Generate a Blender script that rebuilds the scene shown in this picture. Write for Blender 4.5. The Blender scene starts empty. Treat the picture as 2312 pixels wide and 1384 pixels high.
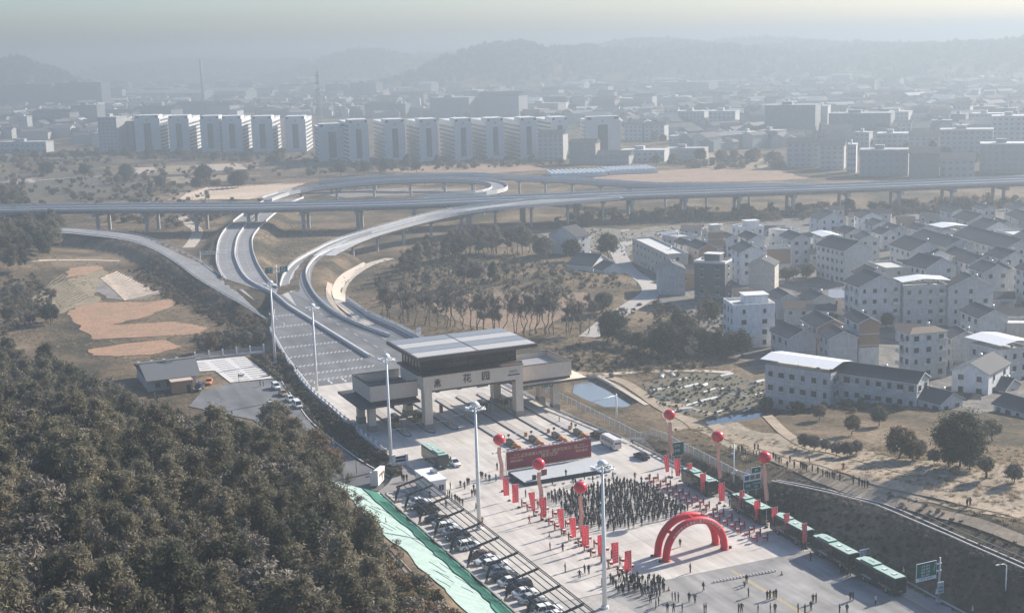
import bpy, bmesh, math, random
import numpy as np
from mathutils import Vector, Matrix, noise as mnoise
random.seed(7)
rng = np.random.default_rng(11)
sc = bpy.context.scene
col = sc.collection
PI = math.pi
# ---------------------------------------------------------------- camera, survey of the photograph
FPX, CX, CY, CAMH = 3083.0, 1156.0, 692.0, 89.0
ROLL, PITCH, TH = math.atan(.0297), math.atan(587 / 3083.0), math.radians(23.5)

def P(x, y, z=0.0):
    """surveyed point: photograph position + known height -> metres in the toll plaza's frame (x across the lanes, y along them)"""
    dx, dy = x - CX, y - CY
    u = dx * math.cos(ROLL) - dy * math.sin(ROLL)
    v = dx * math.sin(ROLL) + dy * math.cos(ROLL)
    d0, d1, d2 = u, FPX * math.cos(PITCH) - v * math.sin(PITCH), -FPX * math.sin(PITCH) - v * math.cos(PITCH)
    t = (z - CAMH) / d2
    X, Y = d0 * t, d1 * t
    return (X * math.cos(TH) + Y * math.sin(TH), -X * math.sin(TH) + Y * math.cos(TH), z)

cam_d = bpy.data.cameras.new('camera')
cam_d.sensor_width = 36.0
cam_d.lens = 36.0 * FPX / 2312.0
cam_d.clip_start = 1.0
cam_d.clip_end = 60000.0
cam = bpy.data.objects.new('camera', cam_d)
col.objects.link(cam)
fw = Vector((math.sin(TH) * math.cos(PITCH), math.cos(TH) * math.cos(PITCH), -math.sin(PITCH)))
rt = Vector((math.cos(TH), -math.sin(TH), 0))
up = rt.cross(fw)
r2 = rt * math.cos(ROLL) - up * math.sin(ROLL)
u2 = up * math.cos(ROLL) + rt * math.sin(ROLL)
cam.matrix_world = Matrix(((r2.x, u2.x, -fw.x, 0), (r2.y, u2.y, -fw.y, 0), (r2.z, u2.z, -fw.z, CAMH), (0, 0, 0, 1)))
sc.camera = cam

# ---------------------------------------------------------------- sky, sun, exposure
SUN_EL, SUN_AZ = math.radians(27.8), math.radians(12.2)
world = bpy.data.worlds.new('World')
sc.world = world
world.use_nodes = True
nt = world.node_tree
bg = nt.nodes['Background']
sky = nt.nodes.new('ShaderNodeTexSky')
sky.sky_type = 'NISHITA'
sky.sun_disc = False
sky.sun_elevation = SUN_EL
sky.sun_rotation = PI / 2 - SUN_AZ
sky.altitude = 80
sky.air_density = 1.0
sky.dust_density = 1.7
sky.ozone_density = 5.4
nt.links.new(sky.outputs[0], bg.inputs[0])
bg.inputs[1].default_value = 0.097
sun_d = bpy.data.lights.new('sun', 'SUN')
sun_d.energy = 5.0
sun_d.angle = math.radians(0.55)
sun_d.color = (1.0, 0.915, 0.80)
sun = bpy.data.objects.new('sun', sun_d)
col.objects.link(sun)
sd = Vector((math.cos(SUN_AZ) * math.cos(SUN_EL), math.sin(SUN_AZ) * math.cos(SUN_EL), math.sin(SUN_EL)))
sun.rotation_euler = sd.to_track_quat('Z', 'Y').to_euler()
sc.view_settings.view_transform = 'Standard'
sc.view_settings.look = 'None'
sc.view_settings.exposure = 1.1
sc.view_settings.gamma = 1.0
sc.view_settings.use_curve_mapping = False
sc.cycles.use_denoising = True
sc.cycles.max_bounces = 5
sc.cycles.diffuse_bounces = 2
sc.cycles.glossy_bounces = 2
sc.cycles.transmission_bounces = 3
sc.cycles.transparent_max_bounces = 6
sc.cycles.volume_bounces = 1
sc.cycles.sample_clamp_indirect = 6.0

# ---------------------------------------------------------------- materials
MATS = {}
def mat(name, colr, rough=.85, var=.0, vscale=1.0, metal=0.0, spec=.3, col2=None, bump=0.0, bscale=8.0, emit=0.0, objcol=False, trans=0.0, randv=0.0, detail=4.0, alpha=None, aniso=None):
    if name in MATS: return MATS[name]
    m = bpy.data.materials.new(name); m.use_nodes = True
    t = m.node_tree; N = t.nodes; K = t.links
    b = N['Principled BSDF']
    b.inputs['Roughness'].default_value = rough
    b.inputs['Metallic'].default_value = metal
    b.inputs['Specular IOR Level'].default_value = spec
    b.inputs['Base Color'].default_value = (*colr, 1)
    out = None
    if objcol:
        oi = N.new('ShaderNodeObjectInfo'); out = oi.outputs['Color']
    if col2 is not None or var > 0:
        tc = N.new('ShaderNodeNewGeometry')
        nz = N.new('ShaderNodeTexNoise'); nz.inputs['Scale'].default_value = vscale
        nz.inputs['Detail'].default_value = detail; nz.inputs['Roughness'].default_value = .6
        K.new(tc.outputs['Position'], nz.inputs['Vector'])
        mr = N.new('ShaderNodeMapRange'); mr.inputs[1].default_value = .36; mr.inputs[2].default_value = .64
        K.new(nz.outputs[0], mr.inputs[0])
        if col2 is not None and not objcol:
            mx = N.new('ShaderNodeMix'); mx.data_type = 'RGBA'
            mx.inputs[6].default_value = (*colr, 1); mx.inputs[7].default_value = (*col2, 1)
            K.new(mr.outputs[0], mx.inputs[0]); out = mx.outputs[2]
        if var > 0:
            mr2 = N.new('ShaderNodeMapRange'); mr2.inputs[1].default_value = .3; mr2.inputs[2].default_value = .7
            mr2.inputs[3].default_value = 1 - var; mr2.inputs[4].default_value = 1 + var
            nz2 = N.new('ShaderNodeTexNoise'); nz2.inputs['Scale'].default_value = vscale * 5.3
            nz2.inputs['Detail'].default_value = 5
            vm = N.new('ShaderNodeVectorMath'); vm.operation = 'MULTIPLY'; vm.inputs[1].default_value = aniso or (1, 1, 1)
            K.new(tc.outputs['Position'], vm.inputs[0]); K.new(vm.outputs[0], nz2.inputs['Vector']); K.new(nz2.outputs[0], mr2.inputs[0])
            mm = N.new('ShaderNodeMix'); mm.data_type = 'RGBA'; mm.blend_type = 'MULTIPLY'; mm.inputs[0].default_value = 1
            if out is None: mm.inputs[6].default_value = (*colr, 1)
            else: K.new(out, mm.inputs[6])
            K.new(mr2.outputs[0], mm.inputs[7]); out = mm.outputs[2]
    if randv > 0:
        oi = N.new('ShaderNodeObjectInfo')
        mr3 = N.new('ShaderNodeMapRange'); mr3.inputs[3].default_value = 1 - randv; mr3.inputs[4].default_value = 1 + randv
        K.new(oi.outputs['Random'], mr3.inputs[0])
        mm = N.new('ShaderNodeMix'); mm.data_type = 'RGBA'; mm.blend_type = 'MULTIPLY'; mm.inputs[0].default_value = 1
        if out is None: mm.inputs[6].default_value = (*colr, 1)
        else: K.new(out, mm.inputs[6])
        K.new(mr3.outputs[0], mm.inputs[7]); out = mm.outputs[2]
    if out is not None: K.new(out, b.inputs['Base Color'])
    if bump > 0:
        tc = N.new('ShaderNodeNewGeometry')
        nb = N.new('ShaderNodeTexNoise'); nb.inputs['Scale'].default_value = bscale; nb.inputs['Detail'].default_value = 5
        K.new(tc.outputs['Position'], nb.inputs['Vector'])
        bp = N.new('ShaderNodeBump'); bp.inputs['Strength'].default_value = 1.0; bp.inputs['Distance'].default_value = bump
        K.new(nb.outputs[0], bp.inputs['Height']); K.new(bp.outputs[0], b.inputs['Normal'])
    if trans > 0:
        tr = N.new('ShaderNodeBsdfTranslucent'); mxs = N.new('ShaderNodeMixShader'); mxs.inputs[0].default_value = trans
        if out is not None: K.new(out, tr.inputs[0])
        else: tr.inputs[0].default_value = (*colr, 1)
        K.new(b.outputs[0], mxs.inputs[1]); K.new(tr.outputs[0], mxs.inputs[2])
        K.new(mxs.outputs[0], N['Material Output'].inputs[0])
    if alpha is not None:
        b.inputs['Alpha'].default_value = alpha
    MATS[name] = m
    return m

# ---------------------------------------------------------------- geometry helpers
class MB:
    def __init__(s): s.v = []; s.f = []; s.mi = []; s.mats = []
    def mid(s, m):
        if m not in s.mats: s.mats.append(m)
        return s.mats.index(m)
    def add(s, vs, fs, m):
        o = len(s.v); k = s.mid(m)
        s.v += [tuple(q) for q in vs]
        for f in fs: s.f.append(tuple(i + o for i in f)); s.mi.append(k)
    def box(s, x0, x1, y0, y1, z0, z1, m):
        s.add([(x0,y0,z0),(x1,y0,z0),(x1,y1,z0),(x0,y1,z0),(x0,y0,z1),(x1,y0,z1),(x1,y1,z1),(x0,y1,z1)],
              [(3,2,1,0),(4,5,6,7),(0,1,5,4),(1,2,6,5),(2,3,7,6),(3,0,4,7)], m)
    def bar(s, p, q, w, h, m, upv=(0,0,1)):
        p = Vector(p); q = Vector(q); d = (q - p).normalized(); upv = Vector(upv)
        a = d.cross(upv)
        if a.length < 1e-4: a = d.cross(Vector((1,0,0)))
        a.normalize(); b = a.cross(d)
        a *= w / 2; b *= h / 2
        s.add([p-a-b,p+a-b,p+a+b,p-a+b,q-a-b,q+a-b,q+a+b,q-a+b], [(0,1,2,3),(7,6,5,4),(4,5,1,0),(5,6,2,1),(6,7,3,2),(7,4,0,3)], m)
    def tube(s, p, q, r0, r1, m, n=8, cap=True):
        p = Vector(p); q = Vector(q); d = (q - p).normalized()
        a = d.orthogonal().normalized(); b = d.cross(a)
        vs = []
        for c, r in ((p, r0), (q, r1)):
            for i in range(n):
                t = 2 * PI * i / n
                vs.append(c + a * (r * math.cos(t)) + b * (r * math.sin(t)))
        fs = [(i, (i + 1) % n, n + (i + 1) % n, n + i) for i in range(n)]
        if cap: fs += [tuple(range(n - 1, -1, -1)), tuple(range(n, 2 * n))]
        s.add(vs, fs, m)
    def lathe(s, prof, m, c=(0,0,0), n=16, axis='z'):
        vs = []; fs = []
        for r, z in prof:
            for i in range(n):
                t = 2 * PI * i / n
                q = (r * math.cos(t), r * math.sin(t), z)
                if axis == 'x': q = (q[2], q[0], q[1])
                if axis == 'y': q = (q[0], q[2], q[1])
                vs.append((q[0] + c[0], q[1] + c[1], q[2] + c[2]))
        for j in range(len(prof) - 1):
            for i in range(n):
                f = (j*n+i, j*n+(i+1)%n, (j+1)*n+(i+1)%n, (j+1)*n+i)
                fs.append(f if axis != 'y' else f[::-1])
        s.add(vs, fs, m)
    def prism(s, pts, z0, z1, m, bottom=True):
        n = len(pts)
        ar = sum(pts[i][0]*pts[(i+1)%n][1]-pts[(i+1)%n][0]*pts[i][1] for i in range(n))
        if ar < 0: pts = pts[::-1]
        vs = [(p[0], p[1], z0) for p in pts] + [(p[0], p[1], z1) for p in pts]
        fs = [(i, (i+1) % n, n + (i+1) % n, n + i) for i in range(n)] + [tuple(range(n, 2*n))]
        if bottom: fs.append(tuple(range(n-1, -1, -1)))
        s.add(vs, fs, m)
    def poly(s, pts, m): s.add(pts, [tuple(range(len(pts)))], m)
    def extr(s, prof, x0, x1, m):
        """profile in (y,z) swept along x"""
        n = len(prof)
        vs = [(x0, y, z) for y, z in prof] + [(x1, y, z) for y, z in prof]
        fs = [(i, (i+1) % n, n + (i+1) % n, n + i) for i in range(n)] + [tuple(range(n-1,-1,-1)), tuple(range(n, 2*n))]
        s.add(vs, fs, m)
    def mesh(s, name, smooth=False, fix=True):
        me = bpy.data.meshes.new(name)
        me.from_pydata(s.v, [], s.f)
        for m in s.mats: me.materials.append(m)
        me.polygons.foreach_set('material_index', s.mi)
        if smooth: me.polygons.foreach_set('use_smooth', [True] * len(s.f))
        me.update()
        if fix:
            bm = bmesh.new(); bm.from_mesh(me); bmesh.ops.recalc_face_normals(bm, faces=bm.faces); bm.to_mesh(me); bm.free()
        return me
    def build(s, name, parent=None, smooth=False, loc=None, rz=0, fix=True, **kw):
        return O(name, s.mesh(name, smooth, fix), parent, loc, rz, **kw)

def O(name, me, parent=None, loc=None, rz=0, scale=None, color=None, rot=None):
    o = bpy.data.objects.new(name, me)
    col.objects.link(o)
    if parent is not None: o.parent = parent
    if loc is not None: o.location = loc
    if rot is not None: o.rotation_euler = rot
    elif rz: o.rotation_euler = (0, 0, rz)
    if scale is not None: o.scale = scale if not isinstance(scale, (int, float)) else (scale,) * 3
    if color is not None: o.color = (*color, 1)
    return o
def tag(o, label, cat, group=None):
    o['label'] = label; o['category'] = cat
    if group: o['group'] = group
    return o
def thing(name, label, cat, loc=(0,0,0), rz=0, group=None):
    o = bpy.data.objects.new(name, None); col.objects.link(o)
    o.empty_display_size = .2
    o.location = loc; o.rotation_euler = (0, 0, rz)
    return tag(o, label, cat, group)
def struct(o, label=None):
    o['kind'] = 'structure'
    if label: o['label'] = label
    return o
KIDS = {}
def dup(root, label, loc, rz=None, group=None, scale=None, color=None):
    """a copy of a thing with copies of its parts and sub-parts"""
    def cp(o, par):
        c = o.copy(); col.objects.link(c)
        if par is not None: c.parent = par
        if color is not None: c.color = (*color, 1)
        for ch in kids(o): cp(ch, c)
        return c
    r = cp(root, None)
    r.location = loc
    if rz is not None: r.rotation_euler = (0, 0, rz)
    if scale is not None: r.scale = scale if not isinstance(scale, (int, float)) else (scale,) * 3
    r['label'] = label
    if group: r['group'] = group
    return r
def kids(o):
    if o.name not in KIDS: KIDS[o.name] = list(o.children)
    return KIDS[o.name]
ORD = ['first','second','third','fourth','fifth','sixth','seventh','eighth','ninth','tenth','eleventh','twelfth','thirteenth','fourteenth','fifteenth','sixteenth','seventeenth','eighteenth','nineteenth','twentieth']
def ordw(i):
    if i < 20: return ORD[i]
    t = ['twenty','thirty','forty','fifty','sixty','seventy','eighty','ninety'][(i + 1) // 10 - 2]
    return (t[:-1] + 'ieth') if (i + 1) % 10 == 0 else t + '-' + ORD[(i + 1) % 10 - 1]
def smooth_line(pts, step=4.0):
    """Catmull-Rom through points, resampled at about `step` metres"""
    pts = [np.array(p, float) for p in pts]
    pts = [2*pts[0]-pts[1]] + pts + [2*pts[-1]-pts[-2]]
    out = []
    for i in range(1, len(pts) - 2):
        p0, p1, p2, p3 = pts[i-1:i+3]
        n = max(2, int(np.linalg.norm(p2-p1) / step))
        for k in range(n):
            t = k / n
            out.append(.5*((2*p1)+(-p0+p2)*t+(2*p0-5*p1+4*p2-p3)*t*t+(-p0+3*p1-3*p2+p3)*t**3))
    out.append(pts[-2])
    return np.array(out)
def resample(pts, n):
    d = np.r_[0, np.cumsum(np.linalg.norm(np.diff(pts, axis=0), axis=1))]
    s = np.linspace(0, d[-1], n)
    return np.stack([np.interp(s, d, pts[:, k]) for k in range(pts.shape[1])], 1)
def at_len(pts, every, start=0.0):
    """(point, direction) every so many metres along a polyline"""
    d = np.r_[0, np.cumsum(np.linalg.norm(np.diff(pts, axis=0), axis=1))]
    out = []
    s = start
    while s < d[-1]:
        p = np.array([np.interp(s, d, pts[:, k]) for k in range(3)])
        q = np.array([np.interp(min(s + .5, d[-1]), d, pts[:, k]) for k in range(3)]) - np.array([np.interp(max(s - .5, 0), d, pts[:, k]) for k in range(3)])
        out.append((p, math.atan2(q[1], q[0])))
        s += every
    return out
def side(pts, off):
    """polyline moved sideways (left is positive)"""
    t = np.gradient(pts[:, :2], axis=0); t /= np.linalg.norm(t, axis=1)[:, None] + 1e-9
    r = pts.copy(); r[:, 0] -= t[:, 1] * off; r[:, 1] += t[:, 0] * off
    return r
def strip(mb, A, B, m):
    n = len(A)
    vs = [tuple(p) for p in A] + [tuple(p) for p in B]
    mb.add(vs, [(i, i+1, n+i+1, n+i) for i in range(n-1)], m)
def sweep(mb, pts, prof, m, closed=True):
    """profile (side, up) swept along a polyline"""
    cols = []
    for o, h in prof:
        q = side(pts, o); q[:, 2] += h; cols.append(q)
    k = len(cols); n = len(pts)
    vs = [tuple(c[i]) for c in cols for i in range(n)]
    fs = []
    for j in range(k if closed else k - 1):
        a, b = j, (j + 1) % k
        fs += [(a*n+i, a*n+i+1, b*n+i+1, b*n+i) for i in range(n-1)]
    if closed: fs += [tuple(j*n for j in range(k)), tuple(j*n+n-1 for j in range(k-1,-1,-1))]
    mb.add(vs, fs, m)
# ---------------------------------------------------------------- lettering helper (built-in font)
TXT = {}; GLY = {}
def glyph(s, depth):
    k = (s, depth)
    if k in GLY: return GLY[k]
    cu = bpy.data.curves.new('lettering', 'FONT'); cu.body = s; cu.size = 1.0; cu.align_x = 'CENTER'; cu.align_y = 'CENTER'
    cu.extrude = depth; cu.resolution_u = 1
    o = bpy.data.objects.new('lettering', cu); col.objects.link(o)
    dg = bpy.context.evaluated_depsgraph_get(); dg.update()
    me = bpy.data.meshes.new_from_object(o.evaluated_get(dg)); me.name = 'lettering'
    col.objects.unlink(o); bpy.data.objects.remove(o); bpy.data.curves.remove(cu)
    GLY[k] = me
    return me
def text_mesh(s, m, depth):
    k = (s, m.name, depth)
    if k not in TXT:
        me = glyph(s, depth).copy(); me.materials.clear(); me.materials.append(m); TXT[k] = me
    return TXT[k]
def text(s, m, parent, loc, size, rot, depth=.02, name='lettering', sx=1.0):
    return O(name, text_mesh(s, m, depth), parent, loc, rot=rot, scale=(size*sx, size, size))
for ch in set('热烈祝贺义东高速公路东阳段顺利通车'): glyph(ch, .01)
for ch in set('热烈祝贺义东高速公路东阳段通车'): glyph(ch, .004)
for ch in set('热烈庆祝高速义东顺利通车热烈庆祝义东高速东阳段顺利通车啦'): glyph(ch, .002)
for s_, d_ in (('花', .05), ('园', .05), ('CICO', .04), ('ETC专用', .01), ('人工', .01), ('ETC 通道', .01), ('ETC 专用', .01), ('义东高速公路东阳（南市至南马）段', .004), ('通车仪式', .004),
               ('热烈祝贺', .003), ('义东高速公路东阳段', .003), ('顺利通车', .003)): glyph(s_, d_)
FRONT = (PI/2, 0, 0)          # faces -y
RIGHTF = (PI/2, 0, PI/2)      # faces +x
LEFTF = (PI/2, 0, -PI/2)      # faces -x
BACKF = (PI/2, 0, PI)         # faces +y
# ---------------------------------------------------------------- terrain
def c6(x, y): return (100 + .4758 * x, 380 + .4758 * y)
def PL(pts, z=0.0, step=4.0):
    """px points (x,y[,z]) -> smooth world polyline"""
    return smooth_line([P(p[0], p[1], p[2] if len(p) > 2 else z) for p in pts], step)
def poly_sd(x, y, poly):
    """signed distance (negative inside) to a polygon, vectorised"""
    x = np.asarray(x, float); y = np.asarray(y, float)
    d = np.full(x.shape, 1e9); ins = np.zeros(x.shape, bool)
    n = len(poly)
    for i in range(n):
        ax, ay = poly[i][:2]; bx, by = poly[(i+1) % n][:2]
        ex, ey = bx-ax, by-ay
        t = np.clip(((x-ax)*ex+(y-ay)*ey)/(ex*ex+ey*ey+1e-9), 0, 1)
        d = np.minimum(d, np.hypot(x-ax-t*ex, y-ay-t*ey))
        c = ((ay > y) != (by > y)) & (x < (bx-ax)*(y-ay)/(by-ay+1e-12)+ax)
        ins ^= c
    return np.where(ins, -d, d)
def line_d(x, y, pts):
    """distance to polyline and height of the nearest point"""
    x = np.asarray(x, float); y = np.asarray(y, float)
    d = np.full(x.shape, 1e9); z = np.zeros(x.shape)
    for i in range(len(pts)-1):
        ax, ay, az = pts[i]; bx, by, bz = pts[i+1]
        ex, ey = bx-ax, by-ay
        t = np.clip(((x-ax)*ex+(y-ay)*ey)/(ex*ex+ey*ey+1e-9), 0, 1)
        dd = np.hypot(x-ax-t*ex, y-ay-t*ey)
        k = dd < d
        d = np.where(k, dd, d); z = np.where(k, az+t*(bz-az), z)
    return d, z
def vnoise(x, y, s, seed=0):
    """cheap smooth value noise in numpy, about -1..1"""
    r = np.random.default_rng(seed); tb = r.uniform(-1, 1, (64, 64))
    u = np.asarray(x, float)/s; v = np.asarray(y, float)/s
    i = np.floor(u).astype(int); j = np.floor(v).astype(int)
    fu = u-i; fv = v-j; fu = fu*fu*(3-2*fu); fv = fv*fv*(3-2*fv)
    g = lambda a, b: tb[a % 64, b % 64]
    return (g(i,j)*(1-fu)+g(i+1,j)*fu)*(1-fv)+(g(i,j+1)*(1-fu)+g(i+1,j+1)*fu)*fv
def sstep(a, b, t):
    t = np.clip((t-a)/(b-a), 0, 1); return t*t*(3-2*t)

BASE = -4.0
PLAZA = [(81.0, 120), (143.2, 120), (143.0, 200), (142.4, 268), (139.4, 300), (138.6, 340), (138.6, 415), (137, 440), (139, 470),
         (126, 500), (112, 470), (102, 434), (96.6, 396), (92.1, 354), (91.2, 325), (90.6, 300), (90.6, 272), (84.5, 262), (81.0, 258)]
SERVICE = [(44, 408), (75, 416), (92, 404), (88.5, 372), (85.5, 340), (83.5, 318), (84.5, 284), (88, 262), (80, 258), (72, 262), (66, 300), (50, 330), (40, 370)]
# ramps: px of the two edges, with heights
RA_R = PL([c6(845,520)+(0,), c6(740,440)+(.2,), c6(600,370)+(.6,), c6(450,320)+(1.2,), c6(300,300)+(1.8,), c6(160,288)+(2.4,), c6(80,283)+(3,), (60,512,3.6), (-60,505,4.2)])
RA_L = PL([c6(1060,722)+(0,), c6(960,660)+(0,), c6(840,592)+(0,), c6(720,520)+(.3,), c6(640,460)+(.6,), c6(540,397)+(.9,), c6(430,352)+(1.2,), c6(320,331)+(1.6,), c6(200,318)+(2.2,), c6(100,308)+(2.8,), (60,524,3.6), (-60,516,4.2)])
RB_L = PL([c6(845,520), c6(822,470), c6(816,420), c6(830,340), c6(870,280), c6(935,225), c6(1010,175), c6(1075,140)], .3)
RB_R = PL([c6(1090,600), c6(960,530), c6(908,440), c6(903,380), c6(925,310), c6(995,230), c6(1070,178), c6(1140,146)], .3)
RC_L = PL([c6(1097,600), c6(967,527), c6(915,440), c6(910,380), c6(932,310), c6(1002,230), c6(1077,178), c6(1147,146)], .3)
RC_R = PL([c6(1110,570), c6(1060,530), c6(1010,450), c6(987,370), c6(1000,310), c6(1080,228), c6(1160,172), c6(1230,140)], .3)
RD_L = PL([c6(1118,565)+(0,), c6(1138,510)+(.3,), c6(1190,450)+(1,), c6(1290,392)+(2,), c6(1400,342)+(3.4,), c6(1600,282)+(5.4,), c6(1900,206)+(7.8,), (1150,458,9), (1240,449,9.4), (1400,440,9.4)])
RD_R = PL([c6(1640,800)+(0,), c6(1500,748)+(0,), c6(1380,690)+(0,), c6(1290,612)+(.1,), c6(1246,530)+(.5,), c6(1248,480)+(.9,), c6(1290,428)+(1.6,), c6(1350,394)+(2.3,), c6(1500,342)+(3.9,), c6(1700,282)+(5.8,), c6(1900,233)+(7.4,), c6(2100,200)+(8.7,), (1240,463,9.4), (1400,449.5,9.4)])
def mid2(A, B, n=60): return (resample(A, n)+resample(B, n))/2
RA_M, RB_M, RC_M, RD_M = mid2(RA_L, RA_R), mid2(RB_L, RB_R), mid2(RC_L, RC_R), mid2(RD_R, RD_L)
CREST = [(143.5,268,.3), (146,250,1.0), (147,238,1.8), (147.5,226,2.4), (148,216.5,3.2), (149.7,202,5.0), (150.6,188,6.5), (150.2,169.4,7.1), (150,156.6,7.3), (150,120,7.5)]
CREST_Y = np.array([c[1] for c in CREST][::-1]); CREST_X = np.array([c[0] for c in CREST][::-1]); CREST_Z = np.array([c[2] for c in CREST][::-1])
POND1 = [P(*p, -5)[:2] for p in [(1296,868),(1330,858),(1372,880),(1425,914),(1405,923),(1372,921),(1318,900),(1292,886)]]
POND2 = [P(*p, -4.3)[:2] for p in [(1590,952),(1650,936),(1740,930),(1815,950),(1800,968),(1740,975),(1660,970),(1610,962)]]
FARHILLS = [  # px of crest, height, distance along view decides scale: (x px, crest y px, distance m, half width m, depth m)
    (1140, 112, 3300, 170, 260), (1330, 120, 3400, 260, 260), (1470, 97, 4200, 260, 300), (1560, 110, 3700, 220, 300), (1700, 95, 4700, 380, 400),
    (1640, 118, 3400, 240, 260), (1850, 104, 4000, 300, 300), (2000, 112, 3600, 260, 300), (2120, 114, 3500, 200, 260), (2260, 104, 3300, 300, 300),
    (2400, 96, 3200, 260, 300), (830, 126, 4600, 200, 300), (960, 128, 5200, 420, 400), (620, 140, 5600, 380, 400), (30, 142, 3700, 110, 240),
    (-120, 140, 3800, 150, 260), (400, 142, 5800, 380, 400)]
def at_dist(px, py, dist):
    """world point on the ray through a photo point at a horizontal distance"""
    a = np.array(P(px, 1000, 0)); b = np.array(P(px, py if py > 200 else 300, 0))
    q = P(px, py, 0) if py > 200 else None
    dx, dy = px-CX, py-CY
    u = dx*math.cos(ROLL)-dy*math.sin(ROLL); v = dx*math.sin(ROLL)+dy*math.cos(ROLL)
    d = np.array([u, FPX*math.cos(PITCH)-v*math.sin(PITCH), -FPX*math.sin(PITCH)-v*math.cos(PITCH)])
    t = dist/math.hypot(d[0], d[1])
    X, Y = d[0]*t, d[1]*t
    return (X*math.cos(TH)+Y*math.sin(TH), -X*math.sin(TH)+Y*math.cos(TH), CAMH+d[2]*t)
HILLS = []
for (hx, hy, hd, hw, hdep) in FARHILLS:
    q = at_dist(hx, hy, hd); HILLS.append((q[0], q[1], q[2]-BASE, hw, hdep))
VIEW = (math.sin(TH), math.cos(TH))
def H(x, y):
    """height of the land"""
    x = np.asarray(x, float); y = np.asarray(y, float)
    z = BASE + .22*vnoise(x, y, 23, 1) + .1*vnoise(x, y, 9, 2)
    dist = np.hypot(x, y)
    # grassy mound with the grove, and the slope behind the toll station
    mx, my = P(1190, 650, 0)[:2]
    z = z + 4.6*np.exp(-(((x-mx-8)/44)**2+((y-my-8)/52)**2)) + 1.1*np.exp(-(((x-226)/22)**2+((y-455)/26)**2))
    # low ground rise of the village to the right
    z = z + 1.5*sstep(300, 420, x)*sstep(620, 500, y)
    kx, ky = P(20, 575, 0)[:2]
    z = z + 9*np.exp(-(((x-kx+14)/34)**2+((y-ky)/46)**2))
    # far hills
    far = dist > 1500
    if far.any():
        xx, yy = x[far], y[far]; hz = np.zeros(xx.shape)
        rough = 1+.10*vnoise(xx, yy, 130, 5)+.07*vnoise(xx, yy, 55, 6)
        for (cx_, cy_, hh, hw, hd_) in HILLS:
            rx = (xx-cx_)*VIEW[1]-(yy-cy_)*VIEW[0]; ry = (xx-cx_)*VIEW[0]+(yy-cy_)*VIEW[1]
            hz = np.maximum(hz, hh*np.exp(-np.abs(rx/(hw*1.25))**2.2-np.abs(ry/hd_)**2.2))
        z[far] = z[far] + hz*rough*1.0
    near = (dist < 1200)
    if near.any():
        xx, yy = x[near], y[near]; zz = z[near]
        # embankments of the roads
        for M, hw in ((RA_M, 6.5), (RB_M, 6.5), (RC_M, 6.5), (RD_M, 6.5)):
            d, zr = line_d(xx, yy, M[::2])
            ok = zr < 2.6
            zz = np.where(ok, np.maximum(zz, zr-.15-np.maximum(0, d-hw)/1.7), zz)
        dp = poly_sd(xx, yy, PLAZA)
        zz = np.maximum(zz, -.15-np.maximum(0, dp)/1.7)
        zz = np.where(dp < 1.0, -.15, zz)
        ds = poly_sd(xx, yy, SERVICE)
        zz = np.where(ds < 0, -1.15, np.maximum(zz, -1.15-np.maximum(0, ds)/1.5))
        zz = np.where((dp > 1.0) & (dp < 3.5) & (ds < 3), np.minimum(zz, -.15-(dp-1)*.55), zz)
        # wooded hill on the left: rises from the green slope and the service area
        foot = np.interp(yy, [100, 258, 262, 300, 330, 372, 410, 470, 560], [80.6, 80.6, 73, 65, 49, 38, 36, 26, -10])
        t = foot-xx
        rise = np.where(yy < 262, np.interp(t, [0, .4, 12, 13.5, 15.5, 30, 60, 120], [0, .1, 5.2, 5.4, 6.2, 10.5, 18, 26]),
                        np.interp(t, [0, 2, 20, 60, 120], [0, .4, 6, 15, 22]))
        rise = rise*(1-.88*sstep(290, 460, yy))
        lim = np.where(t > 0, np.where(yy < 262, -.15, zz)+rise+.5*vnoise(xx, yy, 11, 7)*np.clip(t/18, 0, 1), -99)
        zz = np.maximum(zz, lim)
        # cut slope and terrace on the right
        cxr = np.interp(yy, CREST_Y, CREST_X); cz = np.interp(yy, CREST_Y, CREST_Z)
        tt = np.clip((xx-143.2)/np.maximum(cxr-143.2, .5), 0, 1)
        bench = np.where(xx > 143.2, cz*tt, -9)
        up2 = np.interp(xx-cxr, [0, 2.2, 9, 30, 60, 90, 130], [0, .1, 1.6, 2.2, 1.0, -1.5, -4])
        w = sstep(276, 262, yy)
        ter = np.where(xx > cxr, cz+up2*np.clip(cz/3.0, .3, 1.2), bench)
        ter = ter+.25*vnoise(xx, yy, 7, 9)*(xx > cxr+2)
        zz = np.where((xx > 143.2) & (yy < 276), np.maximum(zz*(1-w)+ter*w, BASE-1), zz)
        # lower side road just right of the station
        for pnd, lv in ((POND1, -5.6), (POND2, -5.0)):
            dq = poly_sd(xx, yy, pnd)
            zz = np.where(dq < 0, lv, np.where(dq < 5, np.minimum(zz, lv+.3+dq*.75), zz))
        z[near] = zz
    return z
def h1(x, y): return float(H(np.array([x]), np.array([y]))[0])

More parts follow.
